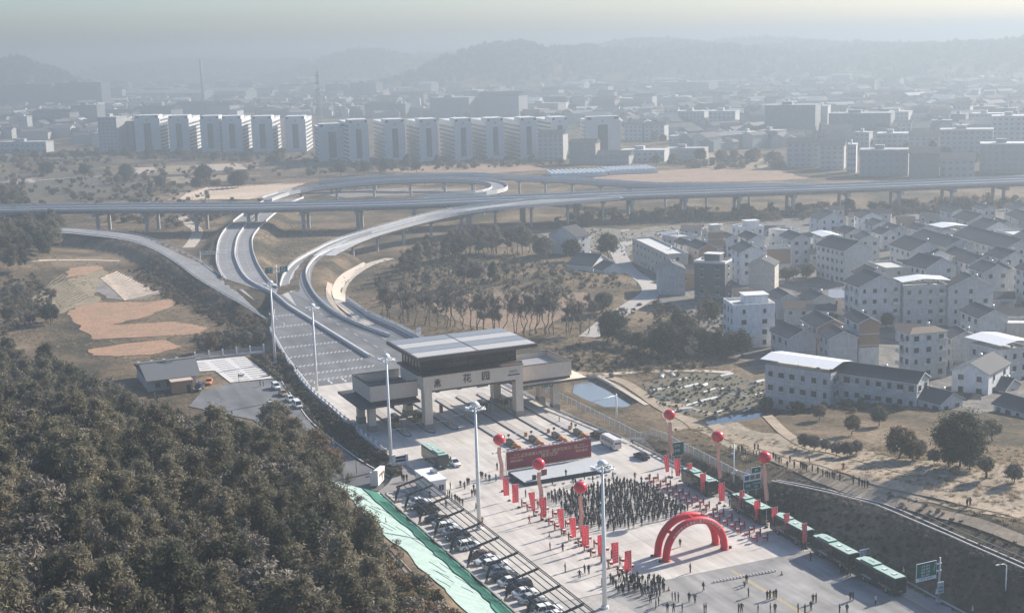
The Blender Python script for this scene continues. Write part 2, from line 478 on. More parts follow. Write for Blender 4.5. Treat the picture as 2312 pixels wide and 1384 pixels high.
ground_m = bpy.data.materials.new('dry_ground'); ground_m.use_nodes = True
def ground_nodes(m):
    t = m.node_tree; N = t.nodes; K = t.links; b = N['Principled BSDF']
    b.inputs['Roughness'].default_value = .95; b.inputs['Specular IOR Level'].default_value = .1
    g = N.new('ShaderNodeNewGeometry')
    def nz(s, d=5, r=.6):
        n = N.new('ShaderNodeTexNoise'); n.inputs['Scale'].default_value = s; n.inputs['Detail'].default_value = d; n.inputs['Roughness'].default_value = r
        K.new(g.outputs['Position'], n.inputs['Vector']); return n.outputs[0]
    def ramp(src, stops):
        r = N.new('ShaderNodeValToRGB'); K.new(src, r.inputs[0])
        e = r.color_ramp.elements
        while len(e) < len(stops): e.new(.5)
        for i, (p, c) in enumerate(stops): e[i].position = p; e[i].color = (*c, 1)
        return r.outputs[0]
    a = ramp(nz(.03, 9, .68), [(.30, (.038, .038, .028)), (.42, (.075, .066, .046)), (.50, (.135, .105, .07)), (.57, (.19, .145, .098)), (.66, (.25, .195, .135)), (.76, (.11, .09, .058))])
    f = ramp(nz(.7, 8, .75), [(.28, (.22, .24, .24)), (.44, (.75, .74, .72)), (.56, (1.1, 1.05, 1.0)), (.72, (1.6, 1.5, 1.4))])
    mm = N.new('ShaderNodeMix'); mm.data_type = 'RGBA'; mm.blend_type = 'MULTIPLY'; mm.inputs[0].default_value = .85
    K.new(a, mm.inputs[6]); K.new(f, mm.inputs[7])
    K.new(mm.outputs[2], b.inputs['Base Color'])
    bp = N.new('ShaderNodeBump'); bp.inputs['Distance'].default_value = .5; bp.inputs['Strength'].default_value = .9
    K.new(nz(.9, 6, .7), bp.inputs['Height']); K.new(bp.outputs[0], b.inputs['Normal'])
ground_nodes(ground_m)
def make_terrain():
    rr = [95.0]
    while rr[-1] < 15000: rr.append(rr[-1]*1.0072 if rr[-1] < 2200 else rr[-1]*1.02)
    az = np.radians(np.linspace(-36, 36, 330))+PI/2-TH
    R, A = np.meshgrid(np.array(rr), az, indexing='ij')
    X = R*np.cos(A); Y = R*np.sin(A); Z = H(X.ravel(), Y.ravel()).reshape(X.shape)
    n, k = X.shape
    me = bpy.data.meshes.new('terrain')
    me.vertices.add(n*k); me.vertices.foreach_set('co', np.stack([X, Y, Z], -1).ravel())
    i, j = np.meshgrid(np.arange(n-1), np.arange(k-1), indexing='ij')
    q = np.stack([i*k+j, i*k+j+1, (i+1)*k+j+1, (i+1)*k+j], -1).reshape(-1, 4)[:, ::-1]
    me.loops.add(q.size); me.loops.foreach_set('vertex_index', q.ravel())
    me.polygons.add(len(q)); me.polygons.foreach_set('loop_start', np.arange(0, q.size, 4))
    me.polygons.foreach_set('loop_total', np.full(len(q), 4))
    me.polygons.foreach_set('use_smooth', np.ones(len(q), bool))
    me.materials.append(ground_m); me.update(calc_edges=True); me.validate()
    return struct(O('terrain', me))
terrain = make_terrain()

def drape(name, poly, m, off=.07, cell=2.5, parent=None, rag=0.0):
    """a thin sheet following the land inside a polygon: bmesh grid cut to the outline"""
    poly = [q[:2] for q in poly]
    if rag > 0:
        rr_ = random.Random(len(poly)*7+int(abs(poly[0][0]))); out = []
        for i in range(len(poly)):
            a, c = poly[i], poly[(i+1) % len(poly)]; L = math.hypot(c[0]-a[0], c[1]-a[1]); n = max(2, int(L/(rag*2.2)))
            for k in range(n): out.append((a[0]+(c[0]-a[0])*k/n+rr_.uniform(-rag, rag)*.7, a[1]+(c[1]-a[1])*k/n+rr_.uniform(-rag, rag)*.7))
        poly = out
    bm = bmesh.new()
    vs = [bm.verts.new((q[0], q[1], 0)) for q in poly]
    bm.faces.new(vs)
    xs = [q[0] for q in poly]; ys = [q[1] for q in poly]
    for ax, lo, hi in ((0, min(xs), max(xs)), (1, min(ys), max(ys))):
        c = max(cell, (hi-lo)/60)
        k = lo+c
        while k < hi-.01:
            co = (k, 0, 0) if ax == 0 else (0, k, 0); no = (1, 0, 0) if ax == 0 else (0, 1, 0)
            bmesh.ops.bisect_plane(bm, geom=bm.verts[:]+bm.edges[:]+bm.faces[:], plane_co=co, plane_no=no)
            k += c
    X = np.array([v.co.x for v in bm.verts]); Y = np.array([v.co.y for v in bm.verts]); Z = H(X, Y)+off
    for v, z in zip(bm.verts, Z): v.co.z = z
    bmesh.ops.recalc_face_normals(bm, faces=bm.faces)
    for f in bm.faces:
        if f.normal.z < 0: f.normal_flip()
    me = bpy.data.meshes.new(name); bm.to_mesh(me); bm.free()
    me.materials.append(m)
    return O(name, me, parent)
def ribbon(name, pts, w, m, off=.1, step=2.0, flat=False, parent=None):
    """a track or path draped on the land along a px polyline with heights guessed from the land"""
    L_ = resample(pts, max(3, int(np.sum(np.linalg.norm(np.diff(pts, axis=0), axis=1))/step)))
    mb = MB(); rows = []
    for o in np.linspace(-w/2, w/2, 4):
        q = side(L_, o)
        if not flat: q[:, 2] = H(q[:, 0], q[:, 1])+off
        rows.append(q)
    for a, b in zip(rows, rows[1:]): strip(mb, a, b, m)
    return mb.build(name, parent)
def PG(x, y, z0=BASE):
    """photo point -> point lying on the land (iterated)"""
    return tuple(PGM([(x, y)], z0)[0])
def PGM(pts, z0=BASE):
    z = np.full(len(pts), float(z0))
    for _ in range(6):
        q = np.array([P(x, y, zz) for (x, y), zz in zip(pts, z)]); z = .5*z+.5*H(q[:, 0], q[:, 1])
    q = np.array([P(x, y, zz) for (x, y), zz in zip(pts, z)]); q[:, 2] = H(q[:, 0], q[:, 1])
    return q
def PGL(pts, z0=BASE): return PGM([tuple(p) for p in pts], z0)
# ---------------------------------------------------------------- paving, roads, viaduct
concrete = mat('plaza_concrete', (.43, .395, .355), .9, var=.15, vscale=.12, col2=(.51, .47, .425), randv=.045, spec=.2, aniso=(1, .16, 1))
concrete_d = mat('old_concrete', (.36, .335, .31), .9, var=.16, vscale=.2, spec=.2)
asphalt = mat('asphalt', (.115, .118, .125), .92, var=.22, vscale=.06, col2=(.165, .165, .168), spec=.2, aniso=(1, .15, 1))
asphalt_l = mat('worn_asphalt', (.19, .185, .18), .92, var=.26, vscale=.09, col2=(.30, .288, .272), spec=.2, aniso=(1, .14, 1))
asphalt_r = mat('ramp_asphalt', (.20, .20, .205), .9, var=.10, vscale=.05, col2=(.245, .242, .24), spec=.2)
white_paint = mat('road_paint', (.52, .51, .50), .8, var=.22, vscale=.8)
yellow_paint = mat('yellow_paint', (.62, .45, .18), .8, var=.15, vscale=.8)
joint_m = mat('joint_base', (.24, .225, .21), .95, var=.1, vscale=.3)
barrier_m = mat('barrier_concrete', (.52, .51, .50), .85, var=.10, vscale=.3)
girder_m = mat('girder_concrete', (.42, .42, .42), .85, var=.2, vscale=.15, aniso=(1, 1, .15))
steel_w = mat('galvanised_steel', (.58, .59, .60), .45, metal=.4, var=.06, vscale=.6)
steel_g = mat('grey_steel', (.30, .31, .32), .5, metal=.5)
dark_steel = mat('dark_steel', (.035, .037, .042), .5, metal=.3)
white_metal = mat('white_metal', (.72, .72, .71), .4, var=.04, vscale=1.5)
dirt_m = mat('dirt_track', (.36, .285, .205), .95, var=.22, vscale=.25, col2=(.27, .21, .145))
dirtroad_m = mat('pale_track', (.46, .40, .33), .95, var=.18, vscale=.3)

def sheet(name, pts, z, m, parent=None):
    mb = MB(); mb.poly([(p[0], p[1], z) for p in pts], m); o = mb.build(name, parent)
    if parent is None: struct(o)
    return o
base = sheet('plaza_pavement', [(81, 188), (143, 188), (142.4, 268), (139.4, 300), (138.6, 352), (92.1, 352), (91.2, 325), (90.6, 300), (90.6, 272), (84.5, 262), (81, 258)], -.03, joint_m)
mb = MB(); SX, SY = 62.0/11, 6.0
mb.box(0.02, SX-.02, .02, SY-.02, -.03, 0, concrete); slab_me = mb.mesh('concrete_slab')
for i in range(11):
    for j in range(27):
        x0 = 81+i*SX; y0 = 189.5+j*SY
        if y0 > 255 and x0 < 90: continue
        if x0+SX > 139.5 and y0 > 262: continue
        if y0+SY > 352.6: continue
        O('concrete_slab', slab_me, base, (x0, y0, 0))
mb = MB(); 
for j in range(14):
    y0 = 267.54+j*6
    xr = np.interp(y0+6, [262, 268, 300, 340, 360], [142.6, 142.2, 139.3, 138.5, 138.5])
    mb.add([(137.42, y0, 0), (xr, y0, 0), (xr, y0+5.96, 0), (137.42, y0+5.96, 0)], [(0,1,2,3)], concrete)
mb.build('edge_lane', base)
app = sheet('approach_road', [(92.1, 351.5), (138.6, 351.5), (138.6, 415), (137, 440), (139, 470), (131, 500), (126, 512), (117.5, 496), (112, 470), (102, 434), (96.6, 396)], -.012, asphalt)
near_a = sheet('worn_road', [(81, 118), (143, 118), (143, 189.3), (81, 189.3)], -.012, asphalt_l)
tr = drape('concrete_transition', [(81, 120), (97.5, 120), (98.3, 180), (97.2, 189.2), (81, 189.2)], concrete_d, off=0, cell=30)
for v in tr.data.vertices: v.co.z = -.004
struct(tr)
def lines(name, segs, w, m, z=.006, parent=None):
    mb = MB()
    for (x0, y0, x1, y1) in segs:
        d = np.array([x1-x0, y1-y0], float); d /= np.linalg.norm(d)+1e-9; nx, ny = -d[1]*w/2, d[0]*w/2
        mb.add([(x0-nx, y0-ny, z), (x1-nx, y1-ny, z), (x1+nx, y1+ny, z), (x0+nx, y0+ny, z)], [(0,1,2,3)], m)
    o = mb.build(name, parent); return o
# lane lines on the plaza
lines('lane_line', [(a, 232, a, 292) for a in (100, 105.8, 111.6)] + [(a, 324, a, 350) for a in (98, 104, 110, 116, 122, 128, 134)], .16, white_paint, .004, base)
# big outlined letters painted between stage and buses
seg = []
for k in range(3):
    x0 = 133.5; y0 = 247-k*5.2
    if k == 0: seg += [(x0, y0, x0+2.4, y0), (x0, y0-3, x0+2.4, y0-3), (x0, y0, x0, y0-3), (x0+2.4, y0, x0+2.4, y0-3)]
    if k == 1: seg += [(x0, y0-1.5, x0+2.4, y0-1.5), (x0+1.2, y0, x0+1.2, y0-3)]
    if k == 2: seg += [(x0, y0, x0+2.4, y0), (x0, y0-3, x0+2.4, y0-3), (x0, y0-1.5, x0+2.4, y0-1.5), (x0, y0, x0, y0-3)]
lines('painted_letters', seg, .18, yellow_paint, .004, base)
# rumble strips: white blocks in rows
for k, (yr, xl, xr) in enumerate([(358, 93, 116), (366.5, 93.8, 116.2), (377, 95, 116.6), (390, 97, 117), (404, 99, 117.2), (420, 101.5, 117.5), (437, 104.5, 117.8), (456, 109, 117.5)]):
    for s_ in (0, 1):
        lines('rumble_row', [(x, yr+s_*1.2, x+.62, yr+s_*1.2) for x in np.arange(xl+s_*.62, xr-.6, 1.24)], .7, white_paint, 0.0, app)
lines('block_row', [(x, y, x+.35, y+2.2) for x in (95, 99, 103, 107, 111, 115) for y in (352.6, 355)], .5, white_paint, 0.001, app)
lines('edge_line', [(92.9, 352, 97.3, 396), (97.3, 396, 102.8, 434), (102.8, 434, 112.6, 470), (137.6, 352, 137.6, 415), (137.6, 415, 136.2, 440), (136.2, 440, 138, 468), (119.5, 378, 119.5, 480)], .25, white_paint, .002, app)
lines('lane_dash', [(x, y, x, y+4) for x in (124.5, 130.5) for y in range(380, 470, 10)] + [(108.5, y, 108.5+.6, y+4) for y in range(440, 470, 10)], .2, white_paint, .002, app)
lines('lane_line', [(x, 120, x, 188) for x in (121.0, 121.4)] + [(139.6, 120, 139.6, 188)], .12, yellow_paint, 0, near_a)

def road(name, A, B, m, n=70, lift=0.0, edge=.5):
    A = resample(A, n); B = resample(B, n); A[:, 2] += lift; B[:, 2] += lift
    mb = MB(); strip(mb, A, B, m); o = mb.build(name); struct(o)
    for t0 in (.07, .90):
        a = A+(B-A)*t0; b = A+(B-A)*(t0+.025); a[:, 2] += .012; b[:, 2] += .012
        mb = MB(); strip(mb, a, b, white_paint); mb.build('edge_line', o)
    a = A+(B-A)*.5; q = resample(a, 140); mb = MB()
    for i in range(0, 138, 4):
        strip(mb, side(q[i:i+2]+np.array([0,0,.012]), -.1), side(q[i:i+2]+np.array([0,0,.012]), .1), white_paint)
    mb.build('lane_dash', o)
    return o
road('ramp_road', RA_L, RA_R, asphalt_r, lift=.0)
road('curving_road', RB_L, RB_R, asphalt_r, lift=.01)
road('curving_road', RC_L, RC_R, asphalt_r, lift=.01)
# painted gores
def gore(pts, m=concrete_d):
    q = [P(*c6(*p), .02) for p in pts]; mb = MB(); mb.poly([(a[0], a[1], .03) for a in q], m); o = mb.build('gore_paving'); struct(o)
    a0, a1, a2 = [np.array(x) for x in (q[0], q[1], q[2])]
    for k in range(1, 16):
        t = k/16; l = a0+(a2-a0)*t; r = a1+(a2-a1)*t
        lines('hatch_bar', [(l[0], l[1], r[0], r[1])], .55, white_paint, .038, o)
gore([(848, 524), (885, 520), (1000, 628)])
gore([(1104, 578), (1142, 560), (1197, 655)])

def parapet(name, pts, label, group, h=1.0, w=.35, rail=True, post=True, every=6.0, cat='barrier', m=None, lift=0.0):
    pts = pts.copy(); pts[:, 2] += lift
    t = thing(name, label, cat, tuple(pts[0]), 0, group)
    q = pts-pts[0]
    mb = MB(); sweep(mb, q, [(-w/2, -.35), (w/2, -.35), (w/2*.6, h), (-w/2*.6, h)], m or barrier_m); mb.build('wall', t)
    if rail:
        mb = MB(); sweep(mb, q, [(-.06, h+.45), (.06, h+.45), (.06, h+.57), (-.06, h+.57)], steel_w); mb.build('rail', t)
        pm = MATS.get('_post_me_%g' % h)
        if pm is None:
            b = MB(); b.box(-.06, .06, -.06, .06, h-.02, h+.5, steel_w); pm = b.mesh('post'); MATS['_post_me_%g' % h] = pm
        for p, a in at_len(q, every, 1.0): O('post', pm, t, tuple(p), a)
    return t
def guard(name, pts, label, every=8.0, group='steel guardrails along the ramps', lift=0.0):
    pts = pts.copy(); pts[:, 2] += lift
    t = thing(name, label, 'guardrail', tuple(pts[0]), 0, group)
    q = pts-pts[0]
    mb = MB(); sweep(mb, q, [(-.07, .42), (.02, .48), (.09, .6), (.02, .72), (-.07, .80)], steel_w, closed=True); mb.build('rail', t)
    pm = MATS.get('_gpost')
    if pm is None:
        b = MB(); b.box(-.06, .06, -.06, .06, -.3, .74, steel_g); pm = b.mesh('post'); MATS['_gpost'] = pm
    for p, a in at_len(q, every, 1.0): O('post', pm, t, tuple(p), a)
    return t
guard('guardrail', RA_L, 'steel guardrail on the field side of the ramp that bends away left')
guard('guardrail', RA_R, 'steel guardrail on the inner side of the ramp that bends away left')
parapet('barrier_wall', RB_L, 'pale edge wall left of the twin road curving under the viaduct', 'pale edge walls of the ramps', h=.85, w=.5, rail=False)
parapet('barrier_wall', RC_R, 'pale edge wall right of the twin road curving under the viaduct', 'pale edge walls of the ramps', h=.85, w=.5, rail=False)
med = np.vstack([resample(RB_R, 60)[::-1]*.5+resample(RC_L, 60)[::-1]*.5, [(117.9, 470, 0), (117.9, 425, 0), (117.9, 392, 0), (117.9, 378, 0)]])
med = med[med[:, 1] < 720]
tm = parapet('median_barrier', med, 'concrete median barrier splitting the approach road beyond the toll station', None, h=.9, w=.7, rail=False)

# -------- main viaduct
VN = PL([(-300, 482, 9.9), (125, 472, 9.9), (500, 470, 9.9), (700, 466.5, 9.9), (900, 461.5, 9.9), (1150, 451.5, 9.9), (1480, 439, 9.9), (1840, 427, 9.9), (2312, 409, 9.9), (2700, 392, 9.9)], step=12)
VN[:, 2] = 8.8
VC = side(VN, 13.0); VF = side(VN, 26.0)
via = thing('viaduct', 'long grey highway viaduct on piers crossing the valley', 'viaduct', tuple(VC[0]))
o0 = VC[0].copy()
mb = MB(); sweep(mb, VC-o0, [(-13, 0), (13, 0), (13, -.35), (10.5, -.5), (9.5, -2.2), (4, -2.2), (3, -.6), (-3, -.6), (-4, -2.2), (-9.5, -2.2), (-10.5, -.5), (-13, -.35)], girder_m); mb.build('deck', via)
mb = MB(); sweep(mb, VC-o0, [(-12.6, .02), (12.6, .02)], asphalt_r, closed=False); mb.build('road_surface', via)
for off in (-12.8, 12.8, 0):
    q = side(VC, off)-o0
    mb = MB(); sweep(mb, q, [(-.22, 0), (.22, 0), (.14, 1.05), (-.14, 1.05)], barrier_m); w_ = mb.build('parapet', via)
    if off:
        mb = MB(); sweep(mb, q, [(-.06, 1.4), (.06, 1.4), (.06, 1.54), (-.06, 1.54)], steel_w); mb.build('rail', w_)
        b = MB(); b.box(-.09, .09, -.09, .09, 1.0, 1.45, steel_w); pm = b.mesh('post')
        for p, a in at_len(q, 5.0): O('post', pm, w_, tuple(p), a)
for off in (-11.9, -8.2, -1.2, 1.2, 8.2, 11.9):
    q = side(VC, off)-o0; q[:, 2] += .035
    mb = MB(); strip(mb, side(q, -.12), side(q, .12), white_paint); mb.build('lane_line', via)
pb = MB()
pb.box(-1.0, 1.0, -11, 11, -3.9, -2.2, girder_m); pcap = pb.mesh('pier_cap')
pb = MB(); pb.lathe([(0.95, 0), (.95, -10.5)], girder_m, (0, -6.5, -3.9), 12); pb.lathe([(0.95, 0), (.95, -10.5)], girder_m, (0, 6.5, -3.9), 12); pcol = pb.mesh('pier_columns', True)
pb = MB(); pb.lathe([(0.95, 0), (.95, -10.5)], girder_m, (0, 0, 0), 12); pc1 = pb.mesh('pier_column', True)
for p, a in at_len(VC-o0, 29.0, 11.0):
    cpo = O('pier_cap', pcap, via, tuple(p), a)
    for yy in (-6.5, 6.5):
        O('column', pc1, cpo, (0, yy, -3.9))
# lamp-like gantry boxes on the deck
# -------- right-hand ramp bridge
rd = thing('ramp_bridge', 'pale curved ramp bridge rising right from the toll road to the viaduct', 'bridge', tuple(RD_M[0]))
o1 = RD_M[0].copy(); A = resample(RD_L, 90)-o1; B = resample(RD_R, 90)-o1
# left edge is shorter at the start: join it to the gore nose
mb = MB(); strip(mb, B+np.array([0,0,.02]), A+np.array([0,0,.02]), asphalt_r); mb.build('road_surface', rd)
C = (A+B)/2
hi = C[:, 2]+o1[2] > 2.0
mb = MB(); sweep(mb, C[hi], [(-5.0, -.02), (5.0, -.02), (5.0, -.4), (2.6, -1.9), (-2.6, -1.9), (-5.0, -.4)], girder_m); mb.build('deck', rd)
for E_, nm in ((A, 'parapet'), (B, 'parapet')):
    mb = MB(); sweep(mb, E_, [(-.22, -.5), (.22, -.5), (.14, 1.0), (-.14, 1.0)], barrier_m); w_ = mb.build(nm, rd)
    mb = MB(); sweep(mb, E_, [(-.06, 1.4), (.06, 1.4), (.06, 1.54), (-.06, 1.54)], steel_w); mb.build('rail', w_)
    b = MB(); b.box(-.08, .08, -.08, .08, .95, 1.45, steel_w); pm = b.mesh('post')
    for p, a in at_len(E_, 4.0): O('post', pm, w_, tuple(p), a)
for t0 in (.1, .87):
    a = B+(A-B)*t0; b_ = B+(A-B)*(t0+.03); a[:, 2] += .035; b_[:, 2] += .035
    mb = MB(); strip(mb, a, b_, white_paint); mb.build('edge_line', rd)
pb = MB(); pb.box(-.8, .8, -2.6, 2.6, -2.7, -1.9, girder_m); pcap2 = pb.mesh('pier_cap')
for p, a in at_len(C[hi], 20.0, 14.0):
    cpo = O('pier_cap', pcap2, rd, tuple(p), a); O('column', pc1, cpo, (0, 0, -2.7), 0, (.75, .75, .9))

# -------- loop ramp and outer ramp beyond the viaduct
def bridge(name, label, pts, w, piers=True):
    M = PL(pts, step=8); t = thing(name, label, 'bridge', tuple(M[0]), 0, 'ramp bridges beyond the viaduct'); q = M-M[0]
    mb = MB(); sweep(mb, q, [(-w/2, 0), (w/2, 0), (w/2, -.5), (w/4, -1.9), (-w/4, -1.9), (-w/2, -.5)], girder_m); mb.build('deck', t)
    mb = MB(); sweep(mb, q, [(-w/2+.3, .02), (w/2-.3, .02)], asphalt_r, closed=False); mb.build('road_surface', t)
    for s_ in (-1, 1):
        e = side(q, s_*(w/2-.2)); mb = MB(); sweep(mb, e, [(-.25, -.9), (.25, -.9), (.16, 1.25), (-.16, 1.25)], barrier_m); w_ = mb.build('parapet', t)
        b = MB(); b.box(-.09, .09, -.09, .09, 1.2, 1.7, steel_w); pm = b.mesh('post')
        for p, a in at_len(e, 8.0): O('post', pm, w_, tuple(p), a)
    if piers:
        for p, a in at_len(q, 24.0, 14.0):
            if p[2]+M[0][2] > 2: cpo = O('pier_cap', pcap2, t, tuple(p), a); O('column', pc1, cpo, (0, 0, -2.7), 0, (.8, .8, .9))
    return t, M
loop, LOOP = bridge('loop_ramp', 'looped ramp bridge curling round behind the viaduct with bright parapets',
    [(598,452,1.2),(640,437.5,2.5),(700,427,3.5),(770,419,4.5),(850,412,5.5),(930,408,6.2),(1010,406.5,6.8),(1070,408,7.4),(1110,413,8),(1128,421,8.4),(1120,430,8.7),(1085,437,8.8),(1030,442,8.8),(960,447,8.8)], 9.5)
outer, OUTER = bridge('outer_ramp', 'long outer ramp bridge sweeping right behind the loop to the viaduct',
    [(720,411,3),(830,403,4.2),(940,397.5,5.5),(1060,395,6.5),(1120,399,7),(1206,403.5,7.6),(1340,411,8.3),(1480,418.5,8.8),(1640,420.5,8.8),(1840,420,8.8)], 10)
# ---------------------------------------------------------------- fields, tracks, ponds
orange_soil = mat('orange_soil', (.365, .215, .13), .95, var=.3, vscale=.2, col2=(.28, .18, .115), bump=.15, bscale=1.2)
brown_soil = mat('brown_soil', (.26, .17, .11), .95, var=.2, vscale=.1, col2=(.32, .215, .145), bump=.15, bscale=1.0)
straw_m = mat('straw_stubble', (.30, .235, .155), .95, var=.22, vscale=.15, col2=(.22, .18, .11))
grey_soil = mat('grey_soil', (.26, .235, .215), .95, var=.25, vscale=.12, col2=(.18, .16, .14))
green_soil = mat('winter_crop', (.085, .09, .05), .95, var=.25, vscale=.15, col2=(.14, .12, .075))
pale_soil = mat('pale_soil', (.42, .34, .265), .95, var=.16, vscale=.1)
scrub_m = mat('scrub_ground', (.075, .068, .048), .95, var=.35, vscale=.2, col2=(.13, .105, .07), bump=.4, bscale=1.0)
water_m = mat('pond_water', (.17, .19, .19), .08, spec=.6, bump=.02, bscale=1.5)
FIELDS = []
def field(name, px, m, z=BASE, off=.12, cell=6):
    FIELDS.append([P(x, y, z)[:2] for x, y in px]) if 'soil' in m.name else None; d_ = math.hypot(*P(px[0][0], px[0][1], z)[:2]); return struct(drape(name, [P(x, y, z) for x, y in px], m, off, cell, rag=d_/330.0))
field('ploughed_field', [(150,702),(215,682),(330,682),(375,676),(402,684),(330,716),(250,735),(330,732),(400,728),(470,742),(440,755),(330,762),(215,768),(180,740)], orange_soil)
field('ploughed_field', [(196,790),(290,774),(375,768),(410,784),(360,800),(270,806),(215,804)], orange_soil)
field('ploughed_field', [(60,676),(130,640),(235,610),(255,625),(215,655),(225,680),(150,700),(120,720)], straw_m)
field('ploughed_field', [(215,655),(222,632),(262,614),(305,628),(325,648),(362,662),(330,674),(280,680),(240,672)], grey_soil)
field('ploughed_field', [(155,612),(215,603),(240,608),(200,622),(150,630)], orange_soil)
field('ploughed_field', [(306,379),(345,377),(358,391),(310,393)], pale_soil)
field('ploughed_field', [(356,377),(455,372),(478,387),(372,392)], straw_m)
field('ploughed_field', [(462,373),(538,369),(560,383),(482,387)], pale_soil)
field('ploughed_field', [(545,370),(608,366),(606,374),(566,384)], brown_soil)
field('ploughed_field', [(370,400),(500,396),(560,400),(480,414),(400,416)], straw_m)
field('ploughed_field', [(395,436),(470,424),(600,416),(700,412),(600,450),(470,452),(380,455)], brown_soil)
field('ploughed_field', [(20,408),(90,402),(80,412),(20,416)], pale_soil)
field('dry_field', [(0,395),(180,388),(330,400),(300,440),(150,452),(0,455)], scrub_m)
field('stubble_field', [(1330,395),(1500,385),(1700,375),(1770,388),(1830,404),(1700,410),(1500,413),(1340,404)], brown_soil)
field('dry_field', [(840,388),(980,372),(1180,372),(1240,384),(1120,392),(960,393)], brown_soil)
field('bare_plot', [(720,440),(800,430),(900,426),(1000,428),(1070,427),(1020,437),(900,441),(780,446)], grey_soil, z=-4)
field('red_soil_plot', [(975,690),(1060,683),(1170,682),(1330,685),(1330,700),(1240,740),(1150,760),(1040,735),(985,715)], mat('dull_red_soil', (.27, .175, .115), .95, var=.25, vscale=.15, col2=(.20, .15, .10), bump=.2, bscale=1.0))
field('crop_plot', [(1600,345),(1730,352),(1760,380),(1640,385),(1560,370)], straw_m)
field('vegetable_plot', [(1450,868),(1545,845),(1660,850),(1725,860),(1730,905),(1690,935),(1600,945),(1520,935),(1470,900)], mat('garden_earth', (.15, .125, .09), .95, var=.4, vscale=.5, col2=(.085, .085, .05)), off=.1)
field('vegetable_plot', [(1200,520),(1340,515),(1430,520),(1480,512),(1640,505),(1640,520),(1450,545),(1420,580),(1300,560)], mat('plot_earth', (.12, .105, .08), .95, var=.45, vscale=.5, col2=(.24, .215, .18)), off=.1)
struct(drape('dry_terrace', PGM([(1490,925),(1560,938),(1700,972),(1900,1000),(2040,1040),(2330,1062),(2330,1185),(2150,1150),(1960,1112),(1800,1062),(1650,1012),(1520,965)], 2.0).tolist(), mat('terrace_soil', (.33, .265, .195), .95, var=.3, vscale=.22, col2=(.22, .18, .125), bump=.2, bscale=1.2), .06, 3, rag=.8))
field('village_ground', [(1430,565),(1560,520),(1700,500),(2000,485),(2330,468),(2330,985),(2200,985),(2050,962),(1900,905),(1740,852),(1640,792),(1560,730),(1480,690)], mat('village_earth', (.095, .088, .078), .95, var=.35, vscale=.25, col2=(.17, .155, .14)), off=.06, cell=8)
def track(name, px, w, m, z0=BASE, off=.16):
    return struct(ribbon(name, smooth_line(PGL(px, z0), 3), w, m, off))
track('dirt_track', [(1250,838),(1330,845),(1400,860),(1450,890),(1500,925),(1560,955),(1640,985),(1720,1012),(1850,1050),(2000,1095),(2150,1130),(2312,1170)], 3.2, dirt_m)
track('dirt_track', [(1500,908),(1600,935),(1700,965),(1800,1000),(1900,1030),(2060,1075),(2312,1110)], 2.6, dirt_m)
track('dirt_track', [(1680,1010),(1770,1045),(1860,1085),(1960,1120),(2080,1150),(2200,1180),(2330,1230)], 2.6, dirt_m, 4)
track('concrete_path', [(1330,850),(1420,842),(1500,838),(1580,838),(1650,842)], 3.0, dirtroad_m)
track('village_road', [(1330,762),(1380,720),(1430,690),(1470,660),(1450,632),(1420,610),(1405,590),(1395,560),(1430,545)], 7.0, concrete_d)
track('dirt_track', [(880,584),(830,600),(785,628),(765,660),(775,690),(800,712),(830,735)], 5.0, dirtroad_m)
track('dirt_track', [(745,640),(742,665),(755,690),(790,720)], 2.0, pale_soil)
track('gravel_path', [(0,584),(60,590),(130,588),(200,588),(270,590)], 3.0, dirtroad_m)
track('gravel_path', [(410,488),(425,505),(445,520),(440,540),(425,560)], 6.0, dirtroad_m)
track('farm_lane', [(0,412),(80,408),(200,400),(330,395),(480,392)], 3.5, dirtroad_m)
track('farm_lane', [(380,440),(470,430),(560,424),(640,415)], 3.0, dirtroad_m)
track('pond_bank', [(1345,848),(1390,872),(1430,896),(1460,915)], 1.4, dirtroad_m)
def pond(name, poly, z):
    mb = MB(); mb.poly([(a, b, z) for a, b in poly], water_m); return struct(mb.build(name))
big = lambda poly, k: [(sum(q[0] for q in poly)/len(poly)*(1-k)+p[0]*k, sum(q[1] for q in poly)/len(poly)*(1-k)+p[1]*k) for p in poly]
pond('pond_water', big(POND1, 1.0), -5.05)
pond('pond_water', big(POND2, 1.0), -4.4)
# furrows: low ridges laid as real relief
def furrows(px, n, z, m, w=.5, h=.35, name='furrow_ridges'):
    """n ridges between side a (px0->px1) and side b (px3->px2)"""
    q = [np.array(P(x, y, z)) for x, y in px]
    mb = MB()
    for k in range(n):
        t = (k+.5)/n; a = q[0]+(q[3]-q[0])*t; b = q[1]+(q[2]-q[1])*t
        L_ = resample(np.array([a, b]), 10); L_[:, 0] += .5*np.sin(np.arange(10)*1.1+k*.2)
        L_[:, 2] = H(L_[:, 0], L_[:, 1])+.1
        sweep(mb, L_, [(-w, 0), (0, h), (w, 0)], m, closed=False)
    o = mb.build(name); o['kind'] = 'stuff'
furrows([(225,630),(262,614),(360,660),(280,680)], 16, BASE, pale_soil)
furrows([(95,650),(140,622),(205,672),(140,700)], 14, BASE, scrub_m)
furrows([(460,425),(395,452),(560,452),(690,416)], 22, BASE, pale_soil, .8)
furrows([(400,452),(470,440),(470,424),(420,436)], 10, BASE, pale_soil, .8)

